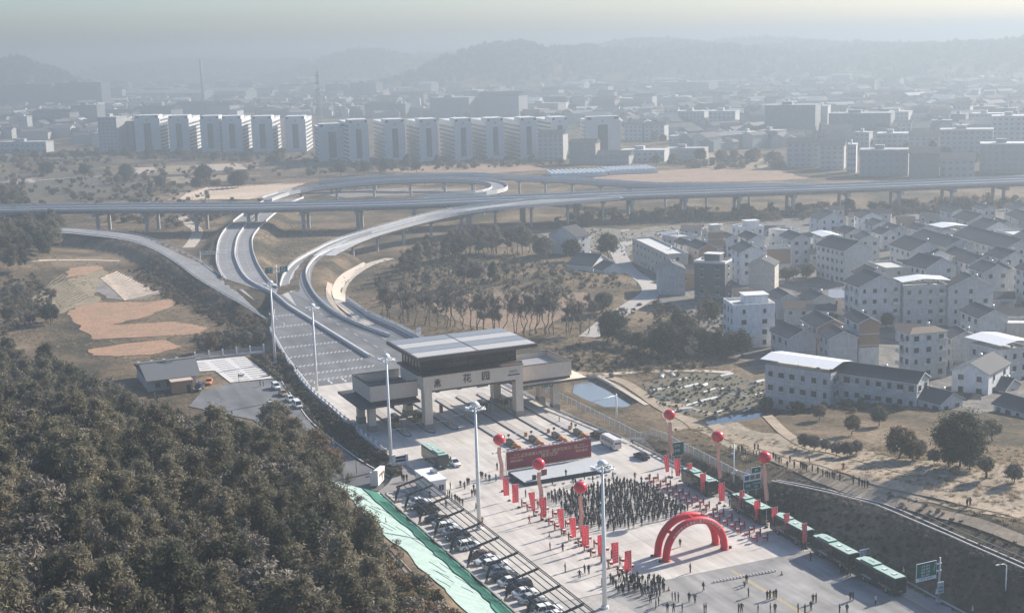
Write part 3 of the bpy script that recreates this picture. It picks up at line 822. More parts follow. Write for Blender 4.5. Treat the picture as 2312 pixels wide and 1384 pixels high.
# ---------------------------------------------------------------- toll station
stone = mat('tan_stone_cladding', (.62, .525, .42), .8, var=.07, vscale=.4, aniso=(1, 1, .35))
stone_d = mat('tan_stone_joint', (.25, .22, .19), .9)
brownfas = mat('brown_fascia', (.085, .065, .055), .6, var=.06, vscale=.6)
glassd = mat('dark_glass', (.018, .022, .027), .12, spec=.6)
darkroof = mat('dark_roofing', (.055, .058, .063), .75, var=.15, vscale=.4)
solar = mat('solar_panel', (.20, .205, .215), .35, spec=.5, var=.05, vscale=.4)
roofw = mat('pale_roof_sheet', (.40, .395, .375), .6, var=.05, vscale=.3)
louv = mat('pale_louvre', (.50, .50, .49), .6)
sign_dark = mat('dark_lettering', (.06, .045, .04), .5)
logo_blue = mat('logo_blue', (.02, .05, .13), .5)
yellow_b = mat('ochre_booth', (.40, .29, .13), .6, var=.1, vscale=1.0)
orange_p = mat('orange_plastic', (.46, .18, .07), .6, var=.08, vscale=1.5)
black_m = mat('black', (.015, .015, .016), .6)
green_sign = mat('green_sign', (.008, .12, .075), .4, var=.04, vscale=1.0)
white_sign = mat('white_sign', (.75, .75, .75), .5)
toll = thing('toll_station', 'tan toll station gate with large flat panelled roof over the lanes', 'toll station', (118, 303, 0))
def tb(name, x0, x1, y0, y1, z0, z1, m, parent=toll, fn=None):
    b = MB(); b.box(x0-118, x1-118, y0-303, y1-303, z0, z1, m)
    if fn: fn(b)
    return b.build(name, parent)
# columns
for n_, (x, y, w, d, h, z0) in enumerate([(106.2, 296.6, 1.9, 2.4, 9.6, 0), (129.8, 296.6, 1.9, 2.4, 9.6, 0), (106.2, 310.6, 1.9, 2.4, 9.6, 0), (129.8, 310.6, 1.9, 2.4, 9.6, 0),
        (94.0, 301.8, 1.7, 1.7, 6.4, 0), (94.0, 310.5, 1.7, 1.7, 6.4, 0), (142.2, 301.8, 1.7, 1.7, 6.4, -3), (142.2, 310.5, 1.7, 1.7, 6.4, -3)]):
    c = tb('column', x-w/2, x+w/2, y-d/2, y+d/2, z0, h, stone)
    b = MB(); b.box(x-w/2-.15-118, x+w/2+.15-118, y-d/2-.15-303, y+d/2+.15-303, z0, 1.5 if z0 == 0 else 0.3, stone_d); b.build('plinth', c)
# main frame beam and its back
beam = tb('front_beam', 105.1, 130.9, 295.4, 297.9, 9.6, 13.1, stone)
for zz in (10.4, 11.3, 12.2):
    pass
tb('beam_soffit', 107.2, 128.8, 295.5, 297.8, 9.15, 9.6, brownfas)
tb('coping', 105.0, 131.0, 295.3, 298.0, 13.1, 13.3, brownfas)
tb('rear_beam', 105.1, 130.9, 309.4, 311.9, 9.6, 13.1, stone)
tb('side_beam', 105.1, 107.1, 297.9, 309.4, 9.6, 13.1, stone)
tb('side_beam', 128.9, 130.9, 297.9, 309.4, 9.6, 13.1, stone)
tb('hall_floor', 107.1, 128.9, 297.9, 309.4, 11.6, 12.3, darkroof)
# glazed clerestory under the roof
cl = tb('clerestory', 105.6, 130.4, 298.6, 311.2, 13.1, 17.2, glassd)
for k in range(13):
    x = 105.6+k*24.8/12
    tb('mullion', x-.08, x+.08, 298.45, 298.6, 13.1, 17.2, brownfas)
for k in range(7):
    y = 298.6+k*2.1
    tb('mullion', 105.45, 105.6, y-.08, y+.08, 13.1, 17.2, brownfas)
tb('transom', 105.6, 130.4, 298.42, 298.6, 15.0, 15.2, brownfas)
tb('louvre_base', 104.4, 131.6, 297.4, 312.4, 13.1, 13.5, brownfas)
# roof
tb('roof_soffit', 104.2, 131.9, 294.4, 312.6, 17.2, 17.75, brownfas)
rf = tb('roof', 102.6, 133.5, 292.3, 314.3, 17.75, 18.55, brownfas)
for i in range(2):
    for j in range(4):
        x0 = 103.0+i*15.3; y0 = 292.7+j*5.35
        b = MB(); b.box(x0-118, x0+14.9-118, y0-303, y0+5.0-303, 18.55, 18.66, roofw if j % 2 == 0 else solar)
        pn = b.build('roof_panel', rf)
        if j % 2:
            b = MB()
            for k in range(1, 12): b.box(x0+k*14.9/12-.04-118, x0+k*14.9/12+.04-118, y0-303, y0+5-303, 18.661, 18.675, roofw)
            b.box(x0-118, x0+14.9-118, y0+2.46-303, y0+2.54-303, 18.662, 18.677, roofw)
            b.build('panel_frame', pn)
# wings with sunken roofs behind parapets
for sx, (x0, x1) in ((-1, (93.2, 105.1)), (1, (130.9, 146.0))):
    y0, y1 = 299.6, 313.6
    tb('wing_wall', x0, x1, y0, y0+.5, 7.7, 11.4, stone); tb('wing_wall', x0, x1, y1-.5, y1, 7.7, 11.4, stone)
    if sx < 0: tb('wing_wall', x0, x0+.5, y0+.5, y1-.5, 7.7, 11.4, stone)
    else: tb('wing_wall', x1-.5, x1, y0+.5, y1-.5, 7.7, 11.4, stone)
    for (a0, a1, b0, b1) in ((x0-.05, x1+.05, y0-.05, y0+.6), (x0-.05, x1+.05, y1-.6, y1+.05)) + (((x0-.05, x0+.6, y0+.6, y1-.6),) if sx < 0 else ((x1-.6, x1+.05, y0+.6, y1-.6),)):
        tb('coping', a0, a1, b0, b1, 11.4, 11.55, darkroof if sx < 0 else brownfas)
    wr = tb('wing_roof', x0+.5 if sx < 0 else x0, x1 if sx < 0 else x1-.5, y0+.5, y1-.5, 9.3, 9.6, darkroof)
    if sx > 0:
        for k in range(20):
            tb('louvre_slat', x0+.4, x1-1.0, y0+1.2+k*.58, y0+1.5+k*.58, 9.9, 10.02, louv, wr)
    else:
        for k in range(4): tb('roof_rib', x0+1, x1-.4, y0+2.5+k*3, y0+2.7+k*3, 9.6, 9.9, steel_g, wr)
    s0, s1 = (90.2, 105.2) if sx < 0 else (130.8, 149.8)
    tb('canopy', s0, s1, 298.2, 316.5, 6.45, 6.95, brownfas if sx < 0 else brownfas)
    tb('canopy_top', s0+.15, s1-.15, 298.35, 316.35, 6.95, 7.0, darkroof if sx < 0 else stone)
    tb('wing_base', x0+.3, x1-.3, y0+.3, y1-.3, 7.0, 7.7, brownfas)
# station name and logos on the beam
text('花', sign_dark, beam, (116.2-118, 295.4-303-.06, 11.35), 2.3, FRONT, .05)
text('园', sign_dark, beam, (121.0-118, 295.4-303-.06, 11.35), 2.3, FRONT, .05)
text('CICO', logo_blue, beam, (128.3-118, 295.4-303-.05, 11.7), .95, FRONT, .04)
b = MB(); b.box(126.8-118, 129.9-118, 295.3-303, 295.4-303, 10.75, 11.05, logo_blue); b.build('logo_bar', beam)
b = MB()   # branching emblem at the left end
def emb(pts, w=.16):
    for p, q in zip(pts, pts[1:]): b.bar((108.6+p[0]-118, 295.33-303, 11.3+p[1]), (108.6+q[0]-118, 295.33-303, 11.3+q[1]), w, .12, sign_dark, upv=(0,1,0))
emb([(0, 1.0), (0, -1.1)]); emb([(-.55, .8), (0, .55), (.55, .8)]); emb([(-.8, .55), (-.45, .15), (-.8, -.9)]); emb([(.8, .55), (.45, .15), (.8, -.9)])
emb([(-.25, .25), (-.3, -.5), (-.55, -1.0)]); emb([(.25, .25), (.3, -.5), (.55, -1.0)]); emb([(-.5, .35), (.5, .35)]); emb([(-.3, .02), (.3, .02)])
b.build('emblem', beam)
# lane signals hanging under the beam and canopies
for (x, z) in ((98.5, 5.6), (103.0, 5.6), (109.4, 8.4), (115.0, 8.4)):
    s_ = tb('lane_signal', x-.55, x+.55, 297.6 if z > 7 else 299.6, 297.9 if z > 7 else 299.9, z, z+.8, black_m)
    tb('hanger', x-.05, x+.05, 297.7 if z > 7 else 299.7, 297.8 if z > 7 else 299.8, z+.8, z+1.1 if z > 7 else 6.45, black_m, s_)
led = mat('led_text', (.25, .24, .2), .5)
for (x) in (121.0, 126.6):
    s_ = tb('lane_signal', x-1.4, x+1.4, 297.6, 297.85, 8.3, 8.9, black_m); text('ETC专用' if x < 125 else '人工', led, s_, (x-118, 297.58-303, 8.6), .5, FRONT, .01)
for x, tx in ((133.8, 'ETC 通道'), (139.4, 'ETC 专用')):
    s_ = tb('lane_sign', x-1.5, x+1.5, 299.9, 300.05, 5.4, 6.2, green_sign); text(tx, white_sign, s_, (x-118, 299.88-303, 5.8), .6, FRONT, .01)
    for dx in (-1, 1): tb('hanger', x+dx-.04, x+dx+.04, 299.95, 300.0, 6.2, 6.45, steel_g, s_)

# ---------------------------------------------------------------- toll islands, booths, noses
kerb_m = mat('dark_kerb', (.10, .098, .095), .8, var=.15, vscale=1)
isl_m = mat('island_paving', (.38, .355, .33), .9, var=.12, vscale=.6)
stripe_y = mat('hazard_yellow', (.60, .40, .06), .6)
def island(i, x, y0, y1, lab):
    t = thing('toll_island', lab, 'toll island', (x, y0, 0), 0, 'toll islands between the lanes')
    n = y1-y0; w = .95
    pts = [(-w, 1.6), (-w*.7, .6), (0, 0), (w*.7, .6), (w, 1.6), (w, n-1.2), (w*.6, n-.3), (0, n), (-w*.6, n-.3), (-w, n-1.2)]
    b = MB(); b.prism(pts, -.02, .22, kerb_m); b.build('kerb', t)
    b = MB(); b.prism([(p[0]*.82, 0.35+p[1]*(n-.7)/n) for p in pts], .2, .245, isl_m); b.build('paving', t)
    return t
XS = [100.2, 106.2, 112.0, 118.2, 123.9, 129.7, 135.3]
for i, x in enumerate(XS):
    island(i, x, 292.6 if i < 3 else 271.8, 322, '%s toll island from the left, dark kerb and pale paving%s' % (ordw(i), ', long nose toward the stage' if i > 2 else ''))
def booth(x, y, lab):
    t = thing('toll_booth', lab, 'toll booth', (x, y, .245), 0, 'toll booths under the station')
    b = MB(); b.box(-.75, .75, -1.5, 1.5, 0, 1.0, yellow_b); b.build('body', t)
    b = MB(); b.box(-.7, .7, -1.45, 1.45, 1.0, 2.15, glassd); b.build('window', t)
    for sx in (-.72, .72):
        for sy in (-1.47, 0, 1.47):
            b = MB(); b.box(sx-.05, sx+.05, sy-.05, sy+.05, 1.0, 2.15, yellow_b); b.build('frame_post', t)
    b = MB(); b.box(-.9, .9, -1.7, 1.7, 2.15, 2.45, yellow_b); b.build('roof', t)
    b = MB(); b.box(-.4, .4, -.9, .6, 2.45, 2.85, white_metal); b.build('air_unit', t)
    b = MB()
    for sx in (-.85, .85): b.tube((sx, -2.6, 0), (sx, -2.6, 2.6), .06, .06, black_m); 
    b.bar((-.85, -2.6, 2.6), (.85, -2.6, 2.6), .1, .1, black_m); b.build('camera_frame', t)
    return t
booth(100.2, 303.5, 'ochre toll booth with dark windows on the leftmost island')
booth(106.2, 303.8, 'ochre toll booth with dark windows behind the front left column')
booth(123.9, 305.0, 'ochre toll booth with dark windows on the middle right island')
booth(129.7, 305.5, 'ochre toll booth with dark windows behind the front right column')
def nose(x, lab):
    t = thing('crash_cushion', lab, 'crash cushion', (x, 271.0, 0), 0, 'striped crash cushions on the island noses')
    b = MB(); b.extr([(2.2, .24), (5.4, .24), (5.4, 1.15), (2.6, .95)], -.55, .55, black_m); b.build('striped_block', t)
    for k in range(4):
        for s_ in (-.56, .56):
            b = MB(); b.add([(s_, 2.8+k*.65, .35), (s_, 3.1+k*.65, .35), (s_, 3.45+k*.65, .95), (s_, 3.15+k*.65, .95)], [(0,1,2,3)], stripe_y); b.build('stripe', t)
    b = MB(); b.lathe([(.0, .24), (.62, .24), (.66, .8), (.58, 1.1), (0, 1.12)], orange_p, (0, 1.35, 0), 14); b.build('barrel', t, True)
    b = MB(); b.lathe([(.0, .0), (.5, .0), (.52, .75), (0, .8)], orange_p, (.5, .1, 0), 12); b.build('barrel', t, True)
    b = MB(); b.tube((.4, 6.0, .24), (.4, 6.0, 1.6), .05, .05, black_m); b.box(.1, .7, 5.9, 6.0, 1.5, 2.0, black_m); b.build('lane_light', t)
    b = MB(); b.bar((-.2, 8.0, 1.1), (-3.0, 8.0, 1.15), .1, .1, white_sign); b.box(-.35, .2, 7.7, 8.3, .24, 1.2, orange_p); b.build('barrier_arm', t)
    return t
for i, x in enumerate(XS[3:]): nose(x, '%s striped crash cushion with orange barrel counting from the left behind the stage' % ordw(i))
def gate(x, y, s, lab):
    t = thing('boom_gate', lab, 'boom gate', (x, y, .245), 0, 'boom gates under the station')
    b = MB(); b.box(-.3, .3, -.3, .3, 0, 1.1, yellow_b); b.build('cabinet', t)
    b = MB(); b.bar((s*.3, 0, .95), (s*3.3, -.2, 1.0), .09, .09, white_sign); b.build('arm', t)
gate(112.0, 297.5, -1, 'ochre boom gate with white arm near the left middle of the station')
gate(117.6, 301.0, -1, 'ochre boom gate with white arm in the middle of the station')
gate(106.2, 299.0, -1, 'ochre boom gate with white arm just behind the front left column')
gate(100.2, 296.5, -1, 'ochre boom gate with white arm on the leftmost island')
tk = thing('ticket_cabinet', 'dark ticket cabinet standing in the middle lane under the gate', 'cabinet', (114.5, 309.5, .0))
b = MB(); b.box(-.35, .35, -.35, .35, 0, 2.0, mat('brown_cab', (.14, .09, .06), .6)); b.build('body', tk); b = MB(); b.box(.35, .37, -.25, .25, .6, 1.8, black_m); b.build('screen', tk)
# ---------------------------------------------------------------- stage, backdrop, arch, balloons, banners
red_c = mat('red_nylon', (.60, .018, .035), .55, var=.04, vscale=.6)
red_flag = mat('red_flag_cloth', (.72, .055, .075), .75, var=.06, vscale=1.0, trans=.38)
maroon = mat('maroon_print', (.23, .022, .04), .6, var=.06, vscale=.25)
gold_t = mat('gold_print', (.62, .50, .30), .6)
pale_t = mat('pale_print', (.72, .60, .50), .7)
stage_m = mat('stage_carpet', (.40, .42, .43), .9, var=.05, vscale=.5)
skirt_m = mat('stage_skirt', (.03, .04, .055), .9)
scaf = mat('scaffold', (.35, .35, .36), .5, metal=.6)
stg = thing('stage', 'low grey stage with dark skirt in front of the maroon backdrop', 'stage', (108.7, 246.2, 0))
b = MB(); b.box(0, 20.0, 0, 8.6, .86, .92, stage_m); b.build('deck', stg)
b = MB(); b.box(.05, 19.95, .05, 8.55, 0, .86, skirt_m); b.build('skirt', stg)
for s_ in range(4):
    b = MB(); b.box(-1.3+s_*.32, -.98+s_*.32, 3, 5.4, 0, .2+s_*.2, skirt_m); b.build('step', stg)
bd = thing('backdrop', 'wide maroon banner wall with gold Chinese lettering behind the stage', 'backdrop', (108.7, 255.2, 0))
b = MB(); b.box(0, 20.0, 0, .12, .9, 4.95, maroon); pn = b.build('panel', bd)
for k in range(11):
    b = MB(); b.tube((k*2, 1.2, 0), (k*2, .2, 4.6), .05, .05, scaf, 6); b.tube((k*2, .3, 0), (k*2, .3, 4.9), .04, .04, scaf, 6); b.build('brace', bd)
b = MB(); b.box(0, 20.0, -.015, 0, 1.0, 1.14, gold_t); b.build('border', pn)
text('义东高速公路东阳（南市至南马）段', gold_t, pn, (10.0, -.03, 3.75), .84, FRONT, .004)
text('通车仪式', gold_t, pn, (10.0, -.03, 2.95), .9, FRONT, .004, sx=1.15)
text('2023.12', gold_t, pn, (10.0, -.03, 2.35), .32, FRONT, .004) if False else None
for xx in (2.3, 17.7):
    text('热烈祝贺', gold_t, pn, (xx, -.03, 4.05), .34, FRONT, .003)
    text('义东高速公路东阳段', gold_t, pn, (xx, -.03, 3.5), .36, FRONT, .003)
    text('顺利通车', gold_t, pn, (xx, -.03, 2.75), .62, FRONT, .003, sx=1.2)
b = MB()
b.bar((-3.2, .4, 4.95), (20, .4, 4.95), .06, .06, scaf); b.build('top_rail', bd)
b = MB(); b.box(-.14, .14, -.12, .12, 0, .18, scaf); lampm = b.mesh('spotlight')
for k in range(27): O('spotlight', lampm, bd, (-3.0+k*.88, .4, 4.98))
lec = thing('lectern', 'red box lectern on the grey stage', 'lectern', (114.4, 248.9, .92))
b = MB(); b.extr([(-.3, 0), (.3, 0), (.38, 1.0), (-.38, 1.25)], -.5, .5, maroon); b.build('body', lec); b = MB(); b.tube((0, .1, 1.1), (0, -.15, 1.45), .015, .012, black_m, 5); b.build('microphone', lec)
def speaker(x, y, z, lab):
    t = thing('loudspeaker', lab, 'loudspeaker', (x, y, z), 0, 'black loudspeakers on the stage')
    b = MB(); b.box(-.32, .32, -.3, .3, 0, .95, black_m); b.build('cabinet', t)
    b = MB(); b.lathe([(0, -.305), (.2, -.305), (.24, -.32), (.25, -.3)], dark_steel, (0, 0, .35), 12, 'y'); b.build('driver', t)
speaker(111.2, 246.9, .92, 'black loudspeaker at the left front of the stage')
speaker(128.0, 246.8, .92, 'black loudspeaker at the right front of the stage')
b = MB()

# inflatable double arch
ar = thing('inflatable_arch', 'red inflatable double arch standing over the plaza', 'arch', (119.5, 198.4, 0))
def torus_arch(y, span, h, r, parent, n=40, k=14):
    vs = []; fs = []
    for i in range(n+1):
        t = PI*i/n
        c = Vector((-math.cos(t)*span/2, y, math.sin(t)**.86*h))
        t2 = min(PI, t+.01); t1 = max(0, t-.01)
        d = (Vector((-math.cos(t2)*span/2, y, math.sin(t2)**.86*h))-Vector((-math.cos(t1)*span/2, y, math.sin(t1)**.86*h))).normalized()
        if i in (0, n): d = Vector((0, 0, 1 if i == 0 else -1))
        a = Vector((0, 1, 0)); b_ = d.cross(a)
        rr = r*(1+.015*math.sin(i*2.1))
        for j in range(k):
            u = 2*PI*j/k; vs.append(c+a*(rr*math.cos(u))+b_*(rr*math.sin(u)))
    for i in range(n):
        for j in range(k): fs.append((i*k+j, i*k+(j+1) % k, (i+1)*k+(j+1) % k, (i+1)*k+j))
    fs += [tuple(range(k)), tuple(range(n*k+k-1, n*k-1, -1))]
    mb = MB(); mb.add(vs, fs, red_c); return mb.build('tube', parent, True)
t1_ = torus_arch(-1.45, 11.9, 6.4, .66, ar); t2_ = torus_arch(1.45, 11.9, 6.4, .66, ar)
for t in (.75, PI/2, PI-.75):
    b = MB(); c = (-math.cos(t)*5.95, 0, math.sin(t)**.86*6.4); b.tube((c[0], -1.3, c[2]), (c[0], 1.3, c[2]), .34, .34, red_c, 10); b.build('cross_tube', ar, True)
s = '热烈祝贺义东高速公路东阳段顺利通车'
for i, ch in enumerate(s):
    t = PI*(.22+.56*i/(len(s)-1)); x = -math.cos(t)*5.95; z = math.sin(t)**.86*6.4
    text(ch, pale_t, t1_, (x, -1.45-.69, z), .62, (PI/2, (t-PI/2)*.9, 0), .01)
for x in (-5.95, 5.95):
    for y in (-1.45, 1.45):
        b = MB(); b.lathe([(0, .0), (.75, .0), (.8, .12), (.72, .3), (0, .3)], red_c, (x, y, 0), 14); b.build('foot', ar, True)
        b = MB(); b.box(x*1.12-.2+math.copysign(.5, x), x*1.12+.2+math.copysign(.5, x), y-.25, y+.15, 0, .4, black_m); b.build('blower', ar)

# balloons with hanging banners
ball_m = mat('balloon_red', (.62, .012, .03), .18, spec=.6)
ban_m = mat('banner_pink', (.74, .34, .27), .7, var=.08, vscale=1.0)
ban_t = mat('banner_print', (.80, .66, .42), .7)
def balloon(x, y, zc, zb, lab, lean=(0, 0)):
    t = thing('balloon', lab, 'balloon', (x, y, 0), 0, 'red balloons carrying hanging banners')
    b = MB(); n = 18
    prof = [(0.001, zc-1.32)]+[(1.22*math.sin(PI*k/n), zc-1.12*math.cos(PI*k/n)) for k in range(1, n)]+[(0.001, zc+1.12)]
    b.lathe(prof, ball_m, (lean[0], lean[1], 0), 24); b.build('envelope', t, True)
    b = MB(); b.lathe([(.02, zc-1.3), (.12, zc-1.22), (.16, zc-1.08)], ball_m, (lean[0], lean[1], 0), 10); b.build('neck', t, True)
    zt = zc-1.6; nseg = 12; w = .42
    vs = []; 
    for k in range(nseg+1):
        f = k/nseg; z = zt+(zb-zt)*f; dx = lean[0]*(1-f)+.10*math.sin(f*9+x); dy = lean[1]*(1-f)+.08*math.sin(f*7+y)
        vs += [(dx-w, dy, z), (dx+w, dy+.1*math.sin(f*6), z)]
    for off, m_ in ((0, ban_m),):
        b = MB(); b.add(vs, [(2*k, 2*k+1, 2*k+3, 2*k+2) for k in range(nseg)], m_); bn = b.build('banner', t)
    s_ = '热烈祝贺义东高速公路东阳段通车'
    for i, ch in enumerate(s_):
        f = (i+.5)/len(s_); z = zt+(zb-zt)*f; dx = lean[0]*(1-f)+.10*math.sin(f*9+x); dy = lean[1]*(1-f)+.08*math.sin(f*7+y)
        text(ch, ban_t, bn, (dx, dy-.06, z), min(.72, abs(zt-zb)/len(s_)*.95), FRONT, .004)
    b = MB(); b.tube((lean[0], lean[1], zt), (lean[0], lean[1], zc-1.2), .025, .025, white_sign, 5); b.tube((0, 0, 0), (lean[0]*.0, 0, zb), .02, .02, white_sign, 5); b.build('tether', t)
    b = MB(); b.box(-.25, .25, -.25, .25, 0, .3, black_m); b.build('anchor_weight', t)
balloon(103.4, 245.4, 11.0, 2.6, 'red balloon and banner beside the left end of the backdrop', (-.35, .2))
balloon(103.3, 226.2, 11.2, 2.8, 'red balloon and banner in front of the stage lectern', (-.4, .0))
balloon(103.9, 210.4, 11.2, 2.8, 'red balloon and banner standing among the left drummers, nearest of its row', (-.3, -.4))
balloon(137.9, 236.6, 13.6, 5.2, 'red balloon and banner over the roadside fence beside the small green sign', (-.3, .2))
balloon(137.9, 218.2, 13.6, 5.2, 'red balloon and banner next to the white roadside mast pole', (-.3, .2))
balloon(138.2, 202.6, 13.6, 5.2, 'red balloon and banner right of the tall blue road sign', (-.4, .2))

# upright banner flags
flag_t = mat('flag_print', (.80, .50, .45), .8)
flag_gold = mat('flag_print_gold', (.74, .50, .30), .8)
def flag(x, y, kind, lab, grp, rz=0.0):
    t = thing('banner_flag', lab, 'banner flag', (x, y, 0), rz, grp)
    b = MB(); b.tube((.75, 0, 0), (.75, 0, 5.0), .035, .025, white_metal, 6); b.build('pole', t)
    b = MB(); b.lathe([(0, 0), (.38, 0), (.36, .1), (.1, .3), (0, .32)], black_m, (.75, 0, 0), 10); b.build('base', t)
    W_, z0, z1 = 1.32, 1.15, 4.85; n = 9
    ph = random.uniform(0, 6); am = random.uniform(.05, .2); tw = random.uniform(-.25, .25)
    def fp(u, f): 
        zz = z1+(z0-z1)*f
        x_ = .73-W_*u*(1-kind*.45*f*u)
        return (x_, am*math.sin(u*3+f*4+ph)*u+tw*u*f, zz+.05*u*math.sin(ph))
    vs = [fp(u, k/n) for k in range(n+1) for u in (0, .33, .66, 1)]
    fs = [(k*4+j, k*4+j+1, (k+1)*4+j+1, (k+1)*4+j) for k in range(n) for j in range(3)]
    b = MB(); b.add(vs, fs, red_flag); c = b.build('cloth', t, True)
    b = MB(); b.bar((.75, 0, 4.88), (-.6, .02, 4.88), .03, .03, white_metal); b.build('crossbar', t)
    rows = ['东阳高速', '顺利通车', '热烈庆祝'] 
    for ci, u in enumerate((.3, .7)):
        s_ = ('热烈庆祝高速', '义东顺利通车')[ci] if kind < .6 else ('热烈庆祝义东高速', '东阳段顺利通车啦')[ci]
        for i, ch in enumerate(s_):
            p = fp(u, .14+.8*(i+.3)/len(s_))
            text(ch, flag_t if not (i+ci) % 5 == 0 else flag_gold, c, (p[0], p[1]-.035, p[2]), .40 if kind < .6 else .33, FRONT, .002)
    b = MB(); p = fp(.5, .06); b.lathe([(0, -.01), (.12, -.01)], pale_t, (p[0], p[1]-.04, p[2]), 10, 'y'); b.build('emblem', c)
FL = [(101.6, 239.5), (101.6, 235.0), (102.4, 229.0), (103.1, 225.2), (103.1, 217.8), (102.9, 212.4), (103.1, 207.6), (103.5, 202.2), (103.8, 197.7), (103.9, 193.2)]
for i, (x, y) in enumerate(FL): flag(x, y, random.choice([0, 0, .3, 1]) if i not in (2,) else 1.0, '%s upright red banner flag of the left row, counting from the backdrop' % ordw(i), 'red banner flags left of the crowd', random.uniform(-.25, .1))
FR = [(137.0, 237.3), (137.6, 234.0), (138.2, 230.2), (137.2, 223.3), (137.2, 216.4), (138.0, 210.6), (137.5, 204.6), (137.9, 199.8), (137.8, 195.9), (137.6, 190.2)]
for i, (x, y) in enumerate(FR): flag(x, y, [1, .6, 1, .2, .2, 0, .3, .7, 1, .8][i], '%s upright red banner flag of the right row, counting from the minibus' % ordw(i), 'red banner flags beside the buses', random.uniform(-.2, .2))
# ---------------------------------------------------------------- people
skin_m = mat('skin', (.42, .25, .17), .6)
hair_m = mat('hair', (.012, .011, .011), .6)
coat_m = mat('coat', (.03, .03, .035), .85, objcol=True)
trou_m = mat('trousers', (.018, .019, .024), .9)
shoe_m = mat('shoes', (.02, .02, .02), .6)
redtr_m = mat('red_trousers', (.30, .02, .03), .8)
def person_mesh(name, pose, trousers):
    J = dict(pel=(0,0,.92), spi=(0,0,1.14), che=(0,-.01,1.34), nec=(0,0,1.49), h0=(0,.015,1.56), h1=(0,.02,1.65), h2=(0,.0,1.72),
             sl=(-.18,0,1.41), el=(-.235,-.03,1.14), wl=(-.24,.04,.92), fl=(-.235,.07,.83), tl=(-.20,.10,.87),
             sr=(.18,0,1.41), er=(.235,-.03,1.14), wr=(.24,.04,.92), fr=(.235,.07,.83), tr=(.20,.10,.87),
             pl=(-.095,0,.86), kl=(-.105,.02,.49), al=(-.105,-.01,.09), ol=(-.115,.14,.045),
             pr=(.095,0,.86), kr=(.105,.02,.49), ar=(.105,-.01,.09), orr=(.115,.14,.045))
    J.update(pose)
    Rr = dict(pel=(.165,.125), spi=(.16,.12), che=(.185,.125), nec=(.058,.058), h0=(.078,.085), h1=(.088,.1), h2=(.06,.07),
              sl=(.078,.078), el=(.06,.06), wl=(.042,.042), fl=(.04,.028), tl=(.018,.018), sr=(.078,.078), er=(.06,.06), wr=(.042,.042), fr=(.04,.028), tr=(.018,.018),
              pl=(.105,.105), kl=(.075,.075), al=(.055,.055), ol=(.05,.04), pr=(.105,.105), kr=(.075,.075), ar=(.055,.055), orr=(.05,.04))
    E_ = [('pel','spi'),('spi','che'),('che','nec'),('nec','h0'),('h0','h1'),('h1','h2'),('che','sl'),('sl','el'),('el','wl'),('wl','fl'),('wl','tl'),
          ('che','sr'),('sr','er'),('er','wr'),('wr','fr'),('wr','tr'),('pel','pl'),('pl','kl'),('kl','al'),('al','ol'),('pel','pr'),('pr','kr'),('kr','ar'),('ar','orr')]
    K = list(J); ix = {k: i for i, k in enumerate(K)}
    me = bpy.data.meshes.new(name); me.from_pydata([J[k] for k in K], [(ix[a], ix[b]) for a, b in E_], [])
    ob = bpy.data.objects.new(name, me); col.objects.link(ob)
    md = ob.modifiers.new('skin', 'SKIN'); md.use_smooth_shade = True; md.branch_smoothing = .4
    if not me.skin_vertices: bpy.context.view_layer.objects.active = ob
    sv = me.skin_vertices[0].data if me.skin_vertices else None
    for k in K: sv[ix[k]].radius = Rr[k]; sv[ix[k]].use_root = (k == 'pel')
    sb = ob.modifiers.new('sub', 'SUBSURF'); sb.levels = 1; sb.render_levels = 1
    dg = bpy.context.evaluated_depsgraph_get(); dg.update()
    out = bpy.data.meshes.new_from_object(ob.evaluated_get(dg)); out.name = name
    col.objects.unlink(ob); bpy.data.objects.remove(ob)
    for m in (coat_m, trousers, skin_m, hair_m, shoe_m): out.materials.append(m)
    hz = J['nec'][2]+.055; hd = Vector(J['h1']); hands = [Vector(J[k]) for k in ('fl','fr','tl','tr','wl','wr')]
    arms = [(Vector(J[a]), Vector(J[b])) for a, b in (('sl','el'),('el','wl'),('sr','er'),('er','wr'))]
    def seg(p, a, b):
        t = max(0, min(1, (p-a).dot(b-a)/max((b-a).length_squared, 1e-6))); return (p-a-(b-a)*t).length
    for f in out.polygons:
        c = f.center
        if c.z > hz and (c-hd).length < .22: f.material_index = 2 if (c.y > hd.y+.02 and c.z < hd.z+.05) else 3
        elif min((c-h).length for h in hands[:4]) < .055: f.material_index = 2
        elif min(seg(c, *a) for a in arms) < .085: f.material_index = 0
        elif c.z < .10: f.material_index = 4
        elif c.z < J['pel'][2]-.08: f.material_index = 1
        else: f.material_index = 0
    out.polygons.foreach_set('use_smooth', [True]*len(out.polygons))
    return out
